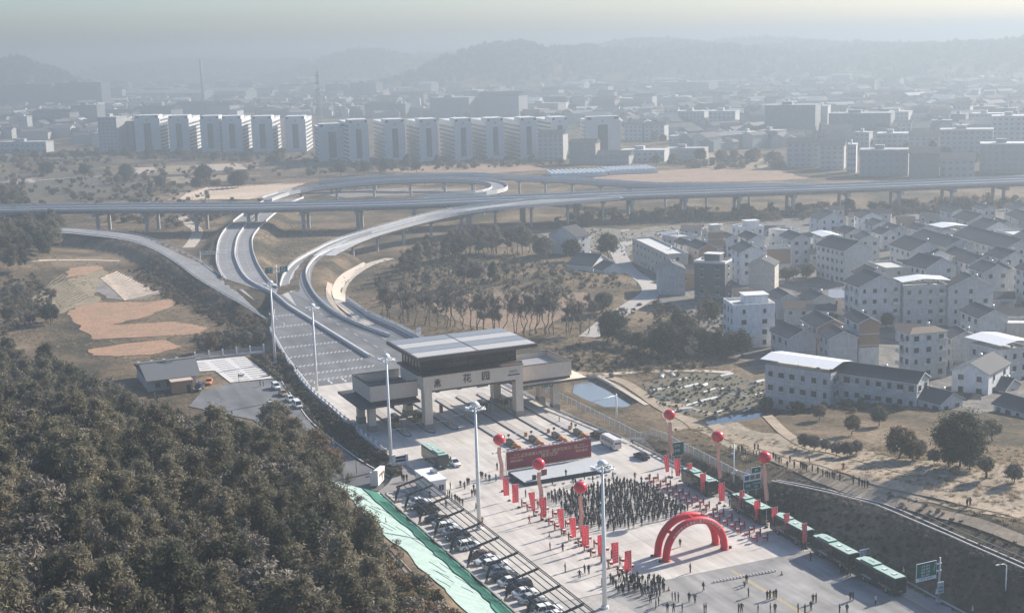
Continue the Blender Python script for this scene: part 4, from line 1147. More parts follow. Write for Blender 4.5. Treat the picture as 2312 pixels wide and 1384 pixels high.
POSES = dict(
    stand={},
    hands={'wl': (-.10,.17,1.02), 'fl': (-.03,.19,.99), 'tl': (-.05,.21,1.03), 'wr': (.10,.17,1.03), 'fr': (.03,.2,1.0), 'tr': (.05,.22,1.04), 'el': (-.25,-.03,1.15), 'er': (.25,-.03,1.15)},
    walk={'kl': (-.1,.16,.50), 'al': (-.1,.24,.11), 'ol': (-.1,.38,.07), 'kr': (.1,-.06,.49), 'ar': (.1,-.30,.13), 'orr': (.1,-.18,.05), 'wl': (-.22,-.12,.95), 'fl': (-.22,-.14,.87), 'tl': (-.19,-.1,.9), 'wr': (.22,.16,.95), 'fr': (.22,.2,.88), 'tr': (.19,.22,.92)},
    photo={'el': (-.24,.10,1.20), 'wl': (-.09,.28,1.48), 'fl': (-.05,.30,1.55), 'tl': (-.02,.29,1.5), 'er': (.24,.10,1.20), 'wr': (.09,.28,1.48), 'fr': (.05,.3,1.55), 'tr': (.02,.29,1.5)},
    hips={'el': (-.36,-.06,1.17), 'wl': (-.2,.06,1.0), 'fl': (-.15,.1,.98), 'tl': (-.17,.12,1.03), 'er': (.36,-.06,1.17), 'wr': (.2,.06,1.0), 'fr': (.15,.1,.98), 'tr': (.17,.12,1.03), 'kl': (-.13,.02,.49), 'al': (-.15,-.01,.09), 'ol': (-.17,.14,.045)},
    drum={'el': (-.27,.14,1.20), 'wl': (-.2,.36,1.16), 'fl': (-.18,.43,1.15), 'tl': (-.14,.40,1.18), 'er': (.27,.10,1.28), 'wr': (.2,.3,1.42), 'fr': (.18,.36,1.47), 'tr': (.14,.33,1.47)},
    crouch={'pel': (0,-.05,.42), 'spi': (0,0,.62), 'che': (0,.08,.80), 'nec': (0,.11,.94), 'h0': (0,.13,1.0), 'h1': (0,.15,1.09), 'h2': (0,.14,1.16), 'sl': (-.18,.08,.87), 'sr': (.18,.08,.87), 'el': (-.24,.2,.66), 'er': (.24,.2,.66), 'wl': (-.1,.36,.82), 'fl': (-.05,.40,.88), 'tl': (-.02,.4,.84), 'wr': (.1,.36,.82), 'fr': (.05,.4,.88), 'tr': (.02,.4,.84), 'pl': (-.1,-.04,.38), 'pr': (.1,-.04,.38), 'kl': (-.14,.3,.42), 'kr': (.14,.22,.2), 'ar': (.12,-.12,.1), 'orr': (.12,-.02,.04)})
PM = {k: person_mesh('person', v, trou_m) for k, v in POSES.items()}
PMR = {k: person_mesh('person', POSES[k], redtr_m) for k in ('drum', 'stand', 'walk', 'hips', 'hands')}
DARKS = [(.012,.013,.016), (.016,.018,.024), (.02,.02,.022), (.010,.012,.02), (.03,.03,.033), (.014,.02,.035), (.02,.016,.014), (.045,.045,.05)]
def person(x, y, z, lab, pose='stand', colr=None, rz=None, grp=None, red=False):
    o = O('person', (PMR if red else PM)[pose], None, (x, y, z), rz if rz is not None else random.uniform(0, 6.28), random.uniform(.95, 1.05), colr or random.choice(DARKS))
    return tag(o, lab, 'person', grp)
# crowd in ranks facing the stage; the far ranks read as one mass
white_board = mat('placard', (.62, .62, .6), .7)
CROWD = [(109.6, 237.5), (126.5, 239.0), (130.6, 232.5), (131.2, 217.5), (124, 214.3), (111.8, 214.0), (107.3, 218.5), (108.8, 230)]
mass = MB(); pts = []
xs = np.arange(107.6, 131.2, .98); 
for i, x in enumerate(xs):
    for j in range(22):
        y = 214.2+j*1.16+random.uniform(-.2, .2)
        xx = x+random.uniform(-.15, .15)
        if random.random() < .13+(.2 if y < 216.5 else 0): continue
        if float(poly_sd(np.array([xx]), np.array([y]), CROWD)[0]) > 0: continue
        pts.append((xx, y))
pts.sort(key=lambda p: p[1])
NEAR = 44
for i, (x, y) in enumerate(sorted(pts[:NEAR])):
    person(x, y, 0, 'person in dark winter clothes, %s from left in the packed crowd\'s near ranks' % ordw(i), random.choice(['stand', 'stand', 'hands', 'hands', 'photo', 'hips']), random.choice(DARKS), random.uniform(-.35, .35), 'crowd standing before the stage')
def join_people(pl, name):
    V = []; F = []; MI = []
    for x, y in pl:
        me = PM[random.choice(['stand', 'hands', 'photo'])]
        n = len(me.vertices); co = np.empty(n*3); me.vertices.foreach_get('co', co); co = co.reshape(-1, 3)
        a = random.uniform(-.35, .35); c, s_ = math.cos(a), math.sin(a); k = random.uniform(.95, 1.05)
        w_ = np.stack([(co[:, 0]*c-co[:, 1]*s_)*k+x, (co[:, 0]*s_+co[:, 1]*c)*k+y, co[:, 2]*k], 1)
        o = len(V); V += w_.tolist(); cm = random.choice([0, 0, 5, 6, 7, 8, 5, 6, 9]) if random.random() < .93 else 10
        for p in me.polygons: F.append([v+o for v in p.vertices]); MI.append(p.material_index if p.material_index else cm)
    me = bpy.data.meshes.new(name); me.from_pydata(V, [], F)
    for m in (coat_m, trou_m, skin_m, hair_m, shoe_m): me.materials.append(m)
    for k, c in enumerate([(.012,.013,.017), (.02,.022,.03), (.012,.02,.045), (.035,.03,.026), (.06,.06,.066), (.30,.29,.28)]): me.materials.append(mat('crowd_coat_%d' % k, c, .85))
    me.polygons.foreach_set('material_index', MI); me.polygons.foreach_set('use_smooth', [True]*len(F)); me.update()
    return me
rest = pts[NEAR:]
o = O('crowd', join_people(rest, 'crowd'), None, None, color=(.017, .019, .024)); o['kind'] = 'stuff'; o['label'] = 'far ranks of the dark crowd packed in front of the stage'
# placards held up along the front rank
for k in range(9):
    x = 109.8+k*2.0; y = 238.3+.1*k
    t = thing('placard', '%s small white placard on a stick along the front rank, from the left' % ordw(k), 'placard', (x, y, 0), 0, 'small white placards held above the front rank')
    b = MB(); b.tube((0, 0, 0), (0, 0, 2.1), .02, .02, scaf, 5); b.build('stick', t); b = MB(); b.box(-.34, .34, -.02, .02, 1.9, 2.3, white_board); b.build('board', t)
def gp(f, pts, z=0): return [(P(*f(*p), z), f(*p)) for p in pts]
cA = lambda x, y: (1000+.30635*x, 960+.30635*y)
cB = lambda x, y: (1612+.30635*x, 960+.30635*y)
cC = lambda x, y: (840+.1445*x, 1040+.1445*y)
cD = lambda x, y: (300+.2312*x, 760+.2312*y)
def cluster(f, pts, phrase, grp, z=0, poses=('stand', 'hands', 'hips'), colr=None, rz=None, land=False, red=False):
    q = [f(*p) for p in pts]; q.sort()
    ww = PGM(q, z) if land else [P(x, y, z) for x, y in q]
    for i, (x, y) in enumerate(q):
        w = ww[i]
        c = colr or random.choice(DARKS)
        cw = 'dark clothes' if sum(c) < .25 else ('a red costume' if c[0] > 3*c[2] else 'pale clothes')
        lab = ('person in %s, ' % cw)+phrase.replace('#', ordw(i)) if len(q) > 1 else 'person in %s, %s' % (cw, phrase.replace('# ', ''))
        person(w[0], w[1], w[2], lab, random.choice(poses), c, rz if rz is None else rz+random.uniform(-.5, .5), grp, red)
cluster(cA, [(293,395),(316,408),(280,392),(343,415),(392,412),(400,330)], '# from left of the huddle at the stage\'s left end', 'people left of the stage')
cluster(cA, [(130,458),(160,470),(180,440),(192,440),(55,470)], '# from left of the group by the guard booth', 'people beside the guard booth')
cluster(cA, [(215,525),(243,525),(232,520),(228,490)], '# from left of the knot beside the second mast', 'people by the mast')
cluster(cC, [(1185,570),(1215,580),(1250,635),(1300,640),(1335,655),(1370,690),(1415,705)], '# from left of the line in front of the booth window', 'people in front of the booth')
cluster(cC, [(195,275)], 'alone with a high-visibility vest near the white sign wall', None, colr=(.35,.36,.2))
cluster(cC, [(475,320),(500,325),(545,325)], '# from left of three at the barrier rope', 'people at the rope')
cluster(cC, [(690,310),(710,312),(750,310)], '# from left of three beside the booth\'s back corner', 'people behind the booth')
cluster(cC, [(1160,735),(905,590)], '# from left of two under the carport\'s outer beams', 'people under the carport')
cluster(cA, [(245,630)], 'walking with arms out beside the tall mast base', None, poses=('walk',))
cluster(cA, [(290,735)], 'beside the orange cone at the mast foot', None, colr=(.3,.12,.05))
cluster(cA, [(637,725)], 'walking alone left of the banner flags', None, colr=(.45,.06,.07), poses=('walk',), red=True)
cluster(cA, [(790,920)], 'standing alone in the open plaza by a dark-coated man', None, colr=(.4,.08,.08), red=True)
cluster(cA, [(883,930)], 'hands on hips alone on the open plaza', None, poses=('hips',))
cluster(cA, [(902,1080)], 'alone between the carport and the left flags', None)
cluster(cA, [(1008,1130),(1045,1090),(1075,1095)], '# from left of three below the left flags', 'trio on the plaza')
cluster(cA, [(1748,895)], 'walking under the red arch', None, poses=('walk',), rz=2.0)
cluster(cA, [(1823,1085)], 'alone in front of the red arch', None)
cluster(cA, [(1172,1190)], 'alone just left of the nearest mast', None)
cluster(cA, [(610,530)], 'alone between flags and stage', None)
cluster(cA, [(770,545)], 'at the crowd\'s far left corner', None)
cluster(cA, [(806,440),(960,435),(978,445),(1043,400),(1105,425),(1163,380),(1253,400)], '# from left walking in the gap between stage and crowd', 'people between stage and crowd', poses=('walk', 'stand'))
person(*P(*cA(907,380), .92), 'person in dark coat standing at the front edge of the stage', 'hands', DARKS[0], 3.0)
cluster(cA, [(1415,400),(1463,430),(1527,410)], '# from left at the crowd\'s far right corner', 'people at the crowd\'s right corner')
cluster(cA, [(1920,1220)], 'walking past the row of white bollards', None, poses=('walk',))
random.seed(21)
near = []
POLY = [(1228,1160),(1330,1120),(1480,1150),(1640,1160),(1640,1235),(1560,1290),(1440,1240),(1290,1250)]
while len(near) < 52:
    x, y = random.uniform(1225, 1645), random.uniform(1120, 1300)
    if float(poly_sd(np.array([x]), np.array([y]), POLY)[0]) < 0 and all(math.hypot(x-a, (y-b)*2) > 20 for a, b in near): near.append((x, y))
for i, (x, y) in enumerate(sorted(near)):
    w = P(*cA(x, y)); person(w[0], w[1], 0, 'person in dark clothes, %s from left in the loose crowd beside the left flags' % ordw(i), random.choice(['stand', 'hands', 'photo', 'hips', 'walk']), None, random.uniform(-.7, .7), 'loose crowd on the worn asphalt')
cluster(cA, [(1530,1310),(1570,1350),(1590,1330),(1690,1290),(1712,1295),(1735,1300),(1815,1300),(1858,1310)], '# from left of the stragglers before the loose asphalt crowd', 'stragglers on the asphalt')
cluster(cA, [(1655,1378),(1700,1380),(1765,1375),(1925,1380),(1940,1376),(2180,1380),(2200,1380)], '# from left along the picture\'s bottom edge', 'people at the bottom edge')
cluster(cA, [(2252,1265)], 'alone beyond the bollard row', None)
cluster(cA, [(2225,1190)], 'crouching with a camera by the yellow line', None, poses=('crouch',)); cluster(cB, [(240,1165)], 'standing behind the crouching photographer', None)
cluster(cB, [(393,1285),(413,1280),(440,1280),(458,1275)], '# from left of four on the yellow line', 'four on the yellow line')
cluster(cB, [(730,1310),(752,1305),(715,1365)], '# from left of three on the open asphalt', 'three on the asphalt')
cluster(cB, [(325,1384),(415,1380),(450,1382),(620,1384),(670,1384)], '# from left at the lower edge of the asphalt', 'people at the lower asphalt edge')
cluster(cB, [(1005,1290),(1025,1290)], '# from left of two beside the last bus', 'pair by the last bus')
cluster(cB, [(925,1384),(980,1384)], '# from left of two below the last bus shadow', 'pair below the bus shadow')
cluster(cB, [(940,1100),(960,1112),(980,1118),(1005,1108)], '# from left between the last two buses', 'people between the buses')
cluster(cB, [(712,1000)], 'beside the second last bus', None); cluster(cB, [(652,925)], 'by the last right-hand flag', None)
cluster(cB, [(1190,1318)], 'standing in the shadow of the last bus', None, colr=(.5,.5,.48))
cluster(cB, [(115,600)], 'between the first two parked buses', None)
cluster(lambda x, y: (1180+.26*x, 820+.26*y), [(318,515),(425,568)], '# from left of two staff behind the crash cushions', 'staff in the lanes', colr=(.22,.24,.1))
cluster(lambda x, y: (1180+.26*x, 820+.26*y), [(1297,985),(1402,980),(1428,1045)], '# from left beside the first parked bus', 'people by the first bus')
TERR = [(120,195),(172,200),(182,205),(205,200),(215,215),(230,222),(292,235),(312,240),(335,240),(300,185),(325,190),(437,250),(452,265),(465,275),(480,285),(495,290),(540,315),(560,280),(592,320),(640,320),(655,330),(668,335),(682,345),(703,285),(725,345),(766,360),(802,380),(825,385),(838,390),(850,395),(872,395),(885,405),(928,415),(1027,430),(1070,445),(1092,455),(1110,460),(1132,465)]
cluster(cB, TERR, '# from left in the line of onlookers on the dirt terrace', 'onlookers on the dirt terrace', z=3.5, rz=1.4, land=True)
cluster(cB, [(953,340)], 'in front of the dirt track behind the onlookers', None, z=4, land=True, colr=(.25,.03,.04), red=True)
cluster(cB, [(1865,605),(1887,600)], '# from left of two on the bare right slope', 'pair on the bare slope', z=5, land=True)
cluster(lambda x, y: (1180+.26*x, 820+.26*y), [(1330,590)], 'alone on the bank beside the farthest balloon', None, z=0, land=True)
cluster(cD, [(1245,480),(1275,485)], '# from left of two by the empty parking lot', 'pair at the parking lot', z=-1)
cluster(cD, [(1390,695),(1443,700)], '# from left of two on the service drive', 'pair on the service drive', z=-1)
cluster(cD, [(1610,850)], 'alone on the service drive', None, z=-1)
cluster(lambda x, y: (1400+.3945*x, 440+.3945*y), [(101,526)], 'walking on the pale village lane', None, z=-4, land=True, poses=('walk',))

# drummers and drums
drumred = mat('drum_red', (.34, .018, .03), .5, var=.05, vscale=1.0)
drumskin = mat('drum_skin', (.66, .58, .50), .6)
def drum_proto():
    t = thing('drum', 'x', 'drum', (0, 0, 0))
    b = MB(); b.lathe([(.34, .62), (.42, .78), (.43, .9), (.36, 1.05)], drumred, n=14); b.build('shell', t, True)
    b = MB(); b.lathe([(0.001, 1.055), (.36, 1.05), (.37, 1.02)], drumskin, n=14); b.build('head', t)
    for a in range(3):
        b = MB(); c, s_ = math.cos(a*2.094), math.sin(a*2.094); b.tube((.42*c, .42*s_, 0), (.3*c, .3*s_, .7), .03, .03, drumred, 5); b.build('leg', t)
    b = MB(); b.lathe([(.40, .70), (.41, .72)], gold_t, n=14); b.build('hoop', t)
    return t
dp = drum_proto(); used = False
REDS = [(.20,.012,.022), (.25,.015,.028), (.17,.012,.02), (.30,.03,.04)]
def drum_row(rows, y0, y1, n, face, side_lab, grp):
    global used
    k = 0
    for r, x in enumerate(rows):
        for i in range(n):
            y = y0+(y1-y0)*i/(n-1)+random.uniform(-.25, .25)+r*.6; xx = x+random.uniform(-.2, .2)
            a = face; 
            nm = '%s from the stage in the %s row %s' % (ordw(i), ('outer', 'inner')[r], side_lab)
            person(xx, y, 0, 'red-costumed drummer, '+nm, 'drum', random.choice(REDS), a, grp, True)
            dx, dy = -math.sin(a)*.62, math.cos(a)*.62
            lab = 'red drum, '+nm
            if not used: dp.location = (xx+dx, y+dy, 0); dp['label'] = lab; dp['group'] = grp+' drums'; used = True
            else: dup(dp, lab, (xx+dx, y+dy, 0), random.uniform(0, 2), grp+' drums')
drum_row((103.0, 105.5), 235.0, 195.6, 14, -PI/2, 'left of the crowd', 'left drummers')
drum_row((134.6, 132.6), 236.2, 196.6, 17, PI/2, 'right of the crowd', 'right drummers')
# ---------------------------------------------------------------- vehicles
tyre_m = mat('tyre', (.018, .018, .019), .85); rim_m = mat('rim', (.35, .35, .36), .4, metal=.7)
paint = mat('car_paint', (.6, .6, .6), .25, spec=.5, objcol=True)
carglass = mat('car_glass', (.02, .023, .027), .08, spec=.6)
lampw = mat('headlamp', (.62, .63, .62), .2); lampr = mat('tail_lamp', (.30, .015, .012), .3)
plate = mat('number_plate', (.06, .12, .35), .5)
bus_g = mat('bus_green', (.012, .045, .035), .28, spec=.5, var=.05, vscale=.5)
bus_roof = mat('bus_roof_mint', (.36, .48, .41), .5, var=.05, vscale=.6)
bus_gold = mat('bus_gold', (.42, .31, .14), .4)
mini_p = mat('minibus_cream', (.62, .585, .53), .35, var=.03, vscale=1)
def wheel_mesh(r, w):
    b = MB(); b.lathe([(r*.62, -w/2), (r*.95, -w/2), (r, -w*.35), (r, w*.35), (r*.95, w/2), (r*.62, w/2)], tyre_m, n=18, axis='x'); ty = b.mesh('tyre', True)
    b = MB(); b.lathe([(.001, -w*.42), (r*.5, -w*.46), (r*.63, -w*.38), (r*.63, w*.38), (r*.5, w*.46), (.001, w*.42)], rim_m, n=14, axis='x'); ri = b.mesh('rim', True)
    return ty, ri
def hull(secs, m, cap=True):
    """loft of closed sections (lists of points)"""
    b = MB(); n = len(secs[0]); vs = [p for s in secs for p in s]
    fs = [(i*n+j, i*n+(j+1) % n, (i+1)*n+(j+1) % n, (i+1)*n+j) for i in range(len(secs)-1) for j in range(n)]
    if cap: fs += [tuple(range(n-1, -1, -1)), tuple(range((len(secs)-1)*n, len(secs)*n))]
    b.add(vs, fs, m); return b
def car_proto(kind):
    """front toward +y, origin on the ground"""
    t = thing('car', 'x', 'car')
    Lh, W_, Hb = {'sedan': (2.35, .91, 1.45), 'suv': (2.3, .93, 1.72), 'van': (2.4, .93, 1.85)}[kind]
    zw = {'sedan': .88, 'suv': 1.02, 'van': 1.05}[kind]
    def sec(y, zb, zt, w, tuck=.0):
        return [(-w, y, zb+.12), (-w*.92, y, zb), (w*.92, y, zb), (w, y, zb+.12), (w*1.01, y, zb+(zt-zb)*.55), (w*.95, y, zt-.05), (w*.86, y, zt), (-w*.86, y, zt), (-w*.95, y, zt-.05), (-w*1.01, y, zb+(zt-zb)*.55)]
    hood = {'sedan': .80, 'suv': .98, 'van': .95}[kind]; tail = {'sedan': .92, 'suv': 1.02, 'van': 1.05}[kind]
    secs = [sec(-Lh, .34, tail-.18, W_*.86), sec(-Lh+.12, .26, tail-.04, W_*.95), sec(-Lh+.6, .22, tail, W_), sec(-.4, .20, zw, W_), sec(.75, .20, zw-.02, W_), sec(1.3, .22, hood+.02, W_*.99), sec(Lh-.35, .24, hood-.08, W_*.94), sec(Lh-.08, .28, hood-.2, W_*.84), sec(Lh, .36, hood-.32, W_*.74)]
    b = hull(secs, paint); b.build('body', t, True)
    if kind == 'sedan': cab = [(-1.75, zw, .80), (-1.0, Hb-.03, .64), (-.2, Hb, .66), (.25, Hb-.04, .65), (1.15, zw-.04, .80)]
    elif kind == 'suv': cab = [(-2.2, zw, .84), (-1.95, Hb-.06, .70), (-.4, Hb, .72), (.3, Hb-.05, .70), (1.2, zw-.03, .84)]
    else: cab = [(-2.35, zw, .86), (-2.25, Hb-.04, .76), (-.2, Hb, .78), (.9, Hb-.08, .76), (1.75, zw-.06, .86)]
    y0, yr, yf, y1 = cab[0][0], cab[1][0], cab[3][0], cab[4][0]
    b = MB()   # glasshouse
    wb, wt = cab[0][2], cab[1][2]; zb_ = zw-.06; zt_ = Hb-.06
    vs = [(-wb, y0, zb_), (wb, y0, zb_), (wb, y1, zb_), (-wb, y1, zb_), (-wt, yr, zt_), (wt, yr, zt_), (wt, yf, zt_), (-wt, yf, zt_)]
    b.poly([vs[k] for k in (0,1,5,4)], carglass); b.build('rear_window', t)
    b = MB(); b.poly([vs[k] for k in (2,3,7,6)], carglass); b.build('windscreen', t)
    for f in ((1,2,6,5), (3,0,4,7)):
        b = MB(); b.poly([vs[k] for k in f], carglass); b.build('side_window', t)
    b = MB()   # roof and pillars
    b.add([(-wt, yr-.03, zt_), (wt, yr-.03, zt_), (wt, yf+.03, zt_), (-wt, yf+.03, zt_), (-wt*.9, yr+.08, Hb), (wt*.9, yr+.08, Hb), (wt*.9, yf-.08, Hb), (-wt*.9, yf-.08, Hb)], [(0,1,5,4), (1,2,6,5), (2,3,7,6), (3,0,4,7), (4,5,6,7)], paint)
    for sx in (-1, 1):
        for (a, c) in (((wb, y0, zb_), (wt, yr, zt_)), ((wb, y1, zb_), (wt, yf, zt_)), ((wb+.005, (y0+y1)/2-.1, zb_), (wt+.005, (yr+yf)/2, zt_))):
            b.bar((sx*a[0], a[1], a[2]), (sx*c[0], c[1], c[2]), .09, .05, paint)
    b.build('roof', t)
    ty, ri = wheel_mesh(.33 if kind == 'sedan' else .37, .22)
    for sx in (-1, 1):
        for yy in (-1.4, 1.42):
            w = O('wheel', ty, t, (sx*(W_-.09), yy, .33 if kind == 'sedan' else .37)); O('rim', ri, w, (sx*.015, 0, 0))
        b = MB(); b.box(sx*W_*.62-.2, sx*W_*.62+.2, Lh-.16, Lh-.03, hood-.27, hood-.14, lampw); b.build('headlight', t)
        b = MB(); b.box(sx*W_*.66-.17, sx*W_*.66+.17, -Lh-.01, -Lh+.1, tail-.34, tail-.18, lampr); b.build('tail_light', t)
        b = MB(); b.box(sx*(W_+.12)-.1, sx*(W_+.12)+.1, .72, .84, zw-.02, zw+.13, paint); b.build('mirror', t)
    b = MB(); b.box(-.5, .5, Lh-.1, Lh+.005, .42, .56, black_m); b.build('grille', t)
    b = MB(); b.box(-.24, .24, -Lh-.02, -Lh+.02, .5, .63, plate); b.build('number_plate', t)
    return t
PROTO = {k: [car_proto(k), False] for k in ('sedan', 'suv', 'van')}
CC = dict(white=(.72,.72,.71), black=(.012,.012,.013), silver=(.42,.43,.44), grey=(.12,.125,.13), navy=(.02,.03,.06), red=(.30,.02,.02), orange=(.62,.20,.05), brown=(.10,.06,.04), gold=(.36,.25,.12))
def paint_all(o, c):
    o.color = (*c, 1)
    for ch in kids(o): paint_all(ch, c)
def car(kind, colr, x, y, z, rz, lab, grp=None):
    p = PROTO[kind]
    if not p[1]:
        o = p[0]; p[1] = True; kids(o); [kids(c) for c in kids(o)]
        o.location = (x, y, z); o.rotation_euler = (0, 0, rz); o['label'] = lab
        if grp: o['group'] = grp
        paint_all(o, CC[colr])
    else: dup(p[0], lab, (x, y, z), rz, grp, None, CC[colr])
    if grp is None and 'group' in p[0].keys(): pass
random.seed(5)
seq = ['white','black','black','grey','black','silver','white','silver','black','grey','white','silver','brown','white','white','silver','black','white','black','white','silver','grey','white','white','grey','black','silver']
cols = {'white': 'white', 'black': 'black', 'silver': 'silver', 'grey': 'dark grey', 'brown': 'brown'}
for i, c in enumerate(seq):
    y = 246.2-i*2.72+random.uniform(-.15, .15)
    if i in (3, 11): continue
    car('suv' if i % 4 == 2 else 'sedan', c, 85.6+random.uniform(-.3, .3), y, 0, -PI/2+random.uniform(-.03, .03)+(PI if i % 5 == 3 else 0), '%s %s parked under the carport, %s from the far end' % (cols[c], 'SUV' if i % 4 == 2 else 'sedan', ordw(i)), 'cars parked under the carport frame')
car('sedan', 'white', 101.4, 267.2, 0, PI, 'white car with its door open beside the plaza bus')
car('suv', 'black', 138.2, 270.6, 0, .08, 'black SUV behind the cream minibus')
car('sedan', 'black', 139.2, 251.8, 0, .06, 'black sedan parked near the barrier ahead of the flags')
for i, (k, c, x, y, r) in enumerate([('suv', 'white', 85.0, 358.8, 0), ('sedan', 'gold', 84.9, 350.6, 0), ('sedan', 'white', 85.0, 343.6, 0), ('van', 'white', 85.0, 336.6, 0)]):
    car(k, c, x, y, -1, r+PI, '%s %s, %s of four in line on the service drive' % ('gold' if c == 'gold' else 'white', {'suv': 'SUV', 'van': 'van'}.get(k, 'sedan'), ordw(i)), 'cars lined up on the service drive')
car('sedan', 'orange', 69.9, 374.5, -1, PI*.9, 'orange car in front of the service building')
car('van', 'navy', 66.0, 368.6, -1, PI*.85, 'dark blue van by the service building door')
car('sedan', 'white', 79.0, 340.0, -1, PI, 'white car half hidden by the forest edge on the drive')
car('suv', 'black', 78.0, 326.6, -1, -2.2, 'black SUV half hidden by trees at the drive')
def bus_proto():
    t = thing('bus', 'x', 'bus')
    Lh, W_, Hh = 5.25, 1.25, 3.2
    def sec(y, k, zb=.35, zt=Hh):
        w = W_*k
        return [(-w, y, zb+.15), (-w*.94, y, zb), (w*.94, y, zb), (w, y, zb+.15), (w, y, 1.35), (w*.985, y, zt-.35), (w*.93, y, zt-.08), (w*.82, y, zt), (-w*.82, y, zt), (-w*.93, y, zt-.08), (-w*.985, y, zt-.35), (-w, y, 1.35)]
    b = hull([sec(-Lh, .95, .45, Hh-.06), sec(-Lh+.12, .995), sec(Lh-.5, 1.0), sec(Lh-.12, .98, .38, Hh-.04), sec(Lh, .93, .45, Hh-.22)], bus_g); b.build('body', t)
    b = MB(); b.prism([(-1.0, -Lh+.06), (1.0, -Lh+.06), (1.08, -Lh+.3), (1.08, Lh-.6), (.95, Lh-.3), (-.95, Lh-.3), (-1.08, Lh-.6), (-1.08, -Lh+.3)], Hh-.01, Hh+.05, bus_roof); b.build('roof', t)
    b = MB(); b.prism([(-.92, .6), (.92, .6), (.92, 3.7), (.75, 4.0), (-.75, 4.0), (-.92, 3.7)], Hh+.05, Hh+.32, bus_roof); ac = b.build('air_unit', t)
    b = MB(); b.box(-.94, .94, .55, 3.75, Hh+.05, Hh+.25, mat('bus_ac_green', (.05, .2, .13), .5)); b.build('side_panel', ac)
    text('8606', black_m, ac, (0, 2.1, Hh+.33), .75, (0, 0, PI/2), .004)
    for yy in (-1.2, -3.6):
        b = MB(); b.box(-.3, .3, yy-.3, yy+.3, Hh+.05, Hh+.14, white_metal); h_ = b.build('roof_hatch', t)
        b = MB(); b.box(-.36, .36, yy-.42, yy-.3, Hh+.05, Hh+.1, black_m); b.build('hinge', h_)
    for sx in (-1, 1):
        for k in range(6):
            y0 = -Lh+.55+k*1.58
            b = MB(); b.add([(sx*(W_+.004), y0, 1.42), (sx*(W_+.004), y0+1.5, 1.42), (sx*(W_*.987+.006), y0+1.5, 2.8), (sx*(W_*.987+.006), y0, 2.8)], [(0,1,2,3)], carglass); b.build('side_window', t)
        for seg_ in ([(-4.4, .95), (-3.2, 1.28), (-2.0, 1.1)], [(-3.5, .8), (-2.3, 1.05), (-1.2, 1.25)]):
            b = MB()
            for p, q in zip(seg_, seg_[1:]): b.bar((sx*(W_+.012), p[0], p[1]), (sx*(W_+.012), q[0], q[1]), .01, .13, bus_gold)
            b.build('gold_stripe', t)
        text('东阳旅游客运', white_sign, t, (sx*(W_+.015), 1.8, 1.12), .42, RIGHTF if sx > 0 else LEFTF, .004)
        b = MB(); b.bar((sx*1.1, Lh-.25, 2.85), (sx*1.42, Lh+.28, 2.75), .06, .06, black_m); b.box(sx*1.42-.13, sx*1.42+.13, Lh+.2, Lh+.34, 2.2, 2.75, bus_g); b.build('mirror', t)
        b = MB(); b.box(sx*.92-.2, sx*.92+.2, Lh-.08, Lh+.03, .75, .95, lampw); b.build('headlight', t)
        b = MB(); b.box(sx*1.02-.12, sx*1.02+.12, -Lh-.03, -Lh+.02, 1.0, 1.5, lampr); b.build('tail_light', t)
    b = MB(); b.add([(-1.1, Lh+.012, 1.25), (1.1, Lh+.012, 1.25), (1.05, Lh+.01, 2.75), (-1.05, Lh+.01, 2.75)], [(0,1,2,3)], carglass); b.build('windscreen', t)
    b = MB(); b.add([(-1.0, -Lh-.012, 1.95), (1.0, -Lh-.012, 1.95), (.95, -Lh-.012, 2.85), (-.95, -Lh-.012, 2.85)], [(0,1,2,3)], carglass); b.build('rear_window', t)
    b = MB(); b.box(-.3, .3, -Lh-.03, -Lh+.02, .8, .95, mat('plate_yellow', (.6, .45, .1), .5)); b.build('number_plate', t)
    b = MB(); b.box(-.8, .8, -Lh-.02, -Lh+.02, 1.2, 1.75, dark_steel); b.build('engine_grille', t)
    ty, ri = wheel_mesh(.48, .3)
    for sx in (-1, 1):
        for yy in (-3.1, 2.6):
            w = O('wheel', ty, t, (sx*(W_-.14), yy, .48)); O('rim', ri, w, (sx*.03, 0, 0))
    return t
bp_ = bus_proto(); kids(bp_); [kids(c) for c in kids(bp_)]
BUSY = [227.5, 209.0, 195.9, 183.2, 171.1]
BL = ['dark green bus with mint roof, first of the parked row, beside the roadside sign', 'dark green bus with mint roof, second of the parked row, below the tall blue sign', 'dark green bus with mint roof, middle of the parked row', 'dark green bus with mint roof, second last of the parked row', 'dark green bus with mint roof, last of the row at the guardrail end']
bp_.location = (138.95, BUSY[4], 0); bp_['label'] = BL[4]; bp_['group'] = 'green buses parked along the kerb'
for y, l in list(zip(BUSY, BL))[:4]: dup(bp_, l, (138.95+random.uniform(-.15, .15), y, 0), random.uniform(-.01, .01), 'green buses parked along the kerb')
dup(bp_, 'dark green bus facing out alone on the plaza beside a white car', (98.2, 270.4, 0), PI+.02, 'green buses standing on the plaza')
mn = thing('minibus', 'cream minibus parked behind the right end of the stage', 'minibus', (137.3, 262.6, 0), 0)
def msec(y, k, zb=.3, zt=2.55):
    w = 1.0*k; return [(-w, y, zb+.1), (-w*.95, y, zb), (w*.95, y, zb), (w, y, zb+.1), (w, y, 1.2), (w*.95, y, zt-.25), (w*.82, y, zt), (-w*.82, y, zt), (-w*.95, y, zt-.25), (-w, y, 1.2)]
hull([msec(-3.45, .94, .4, 2.45), msec(-3.3, 1.0), msec(2.6, 1.0), msec(3.2, .96, .35, 2.1), msec(3.5, .9, .4, 1.3)], mini_p).build('body', mn, False)
b = MB(); b.add([(-.78, -3.46, 1.45), (.78, -3.46, 1.45), (.72, -3.44, 2.2), (-.72, -3.44, 2.2)], [(0,1,2,3)], carglass); b.build('rear_window', mn)
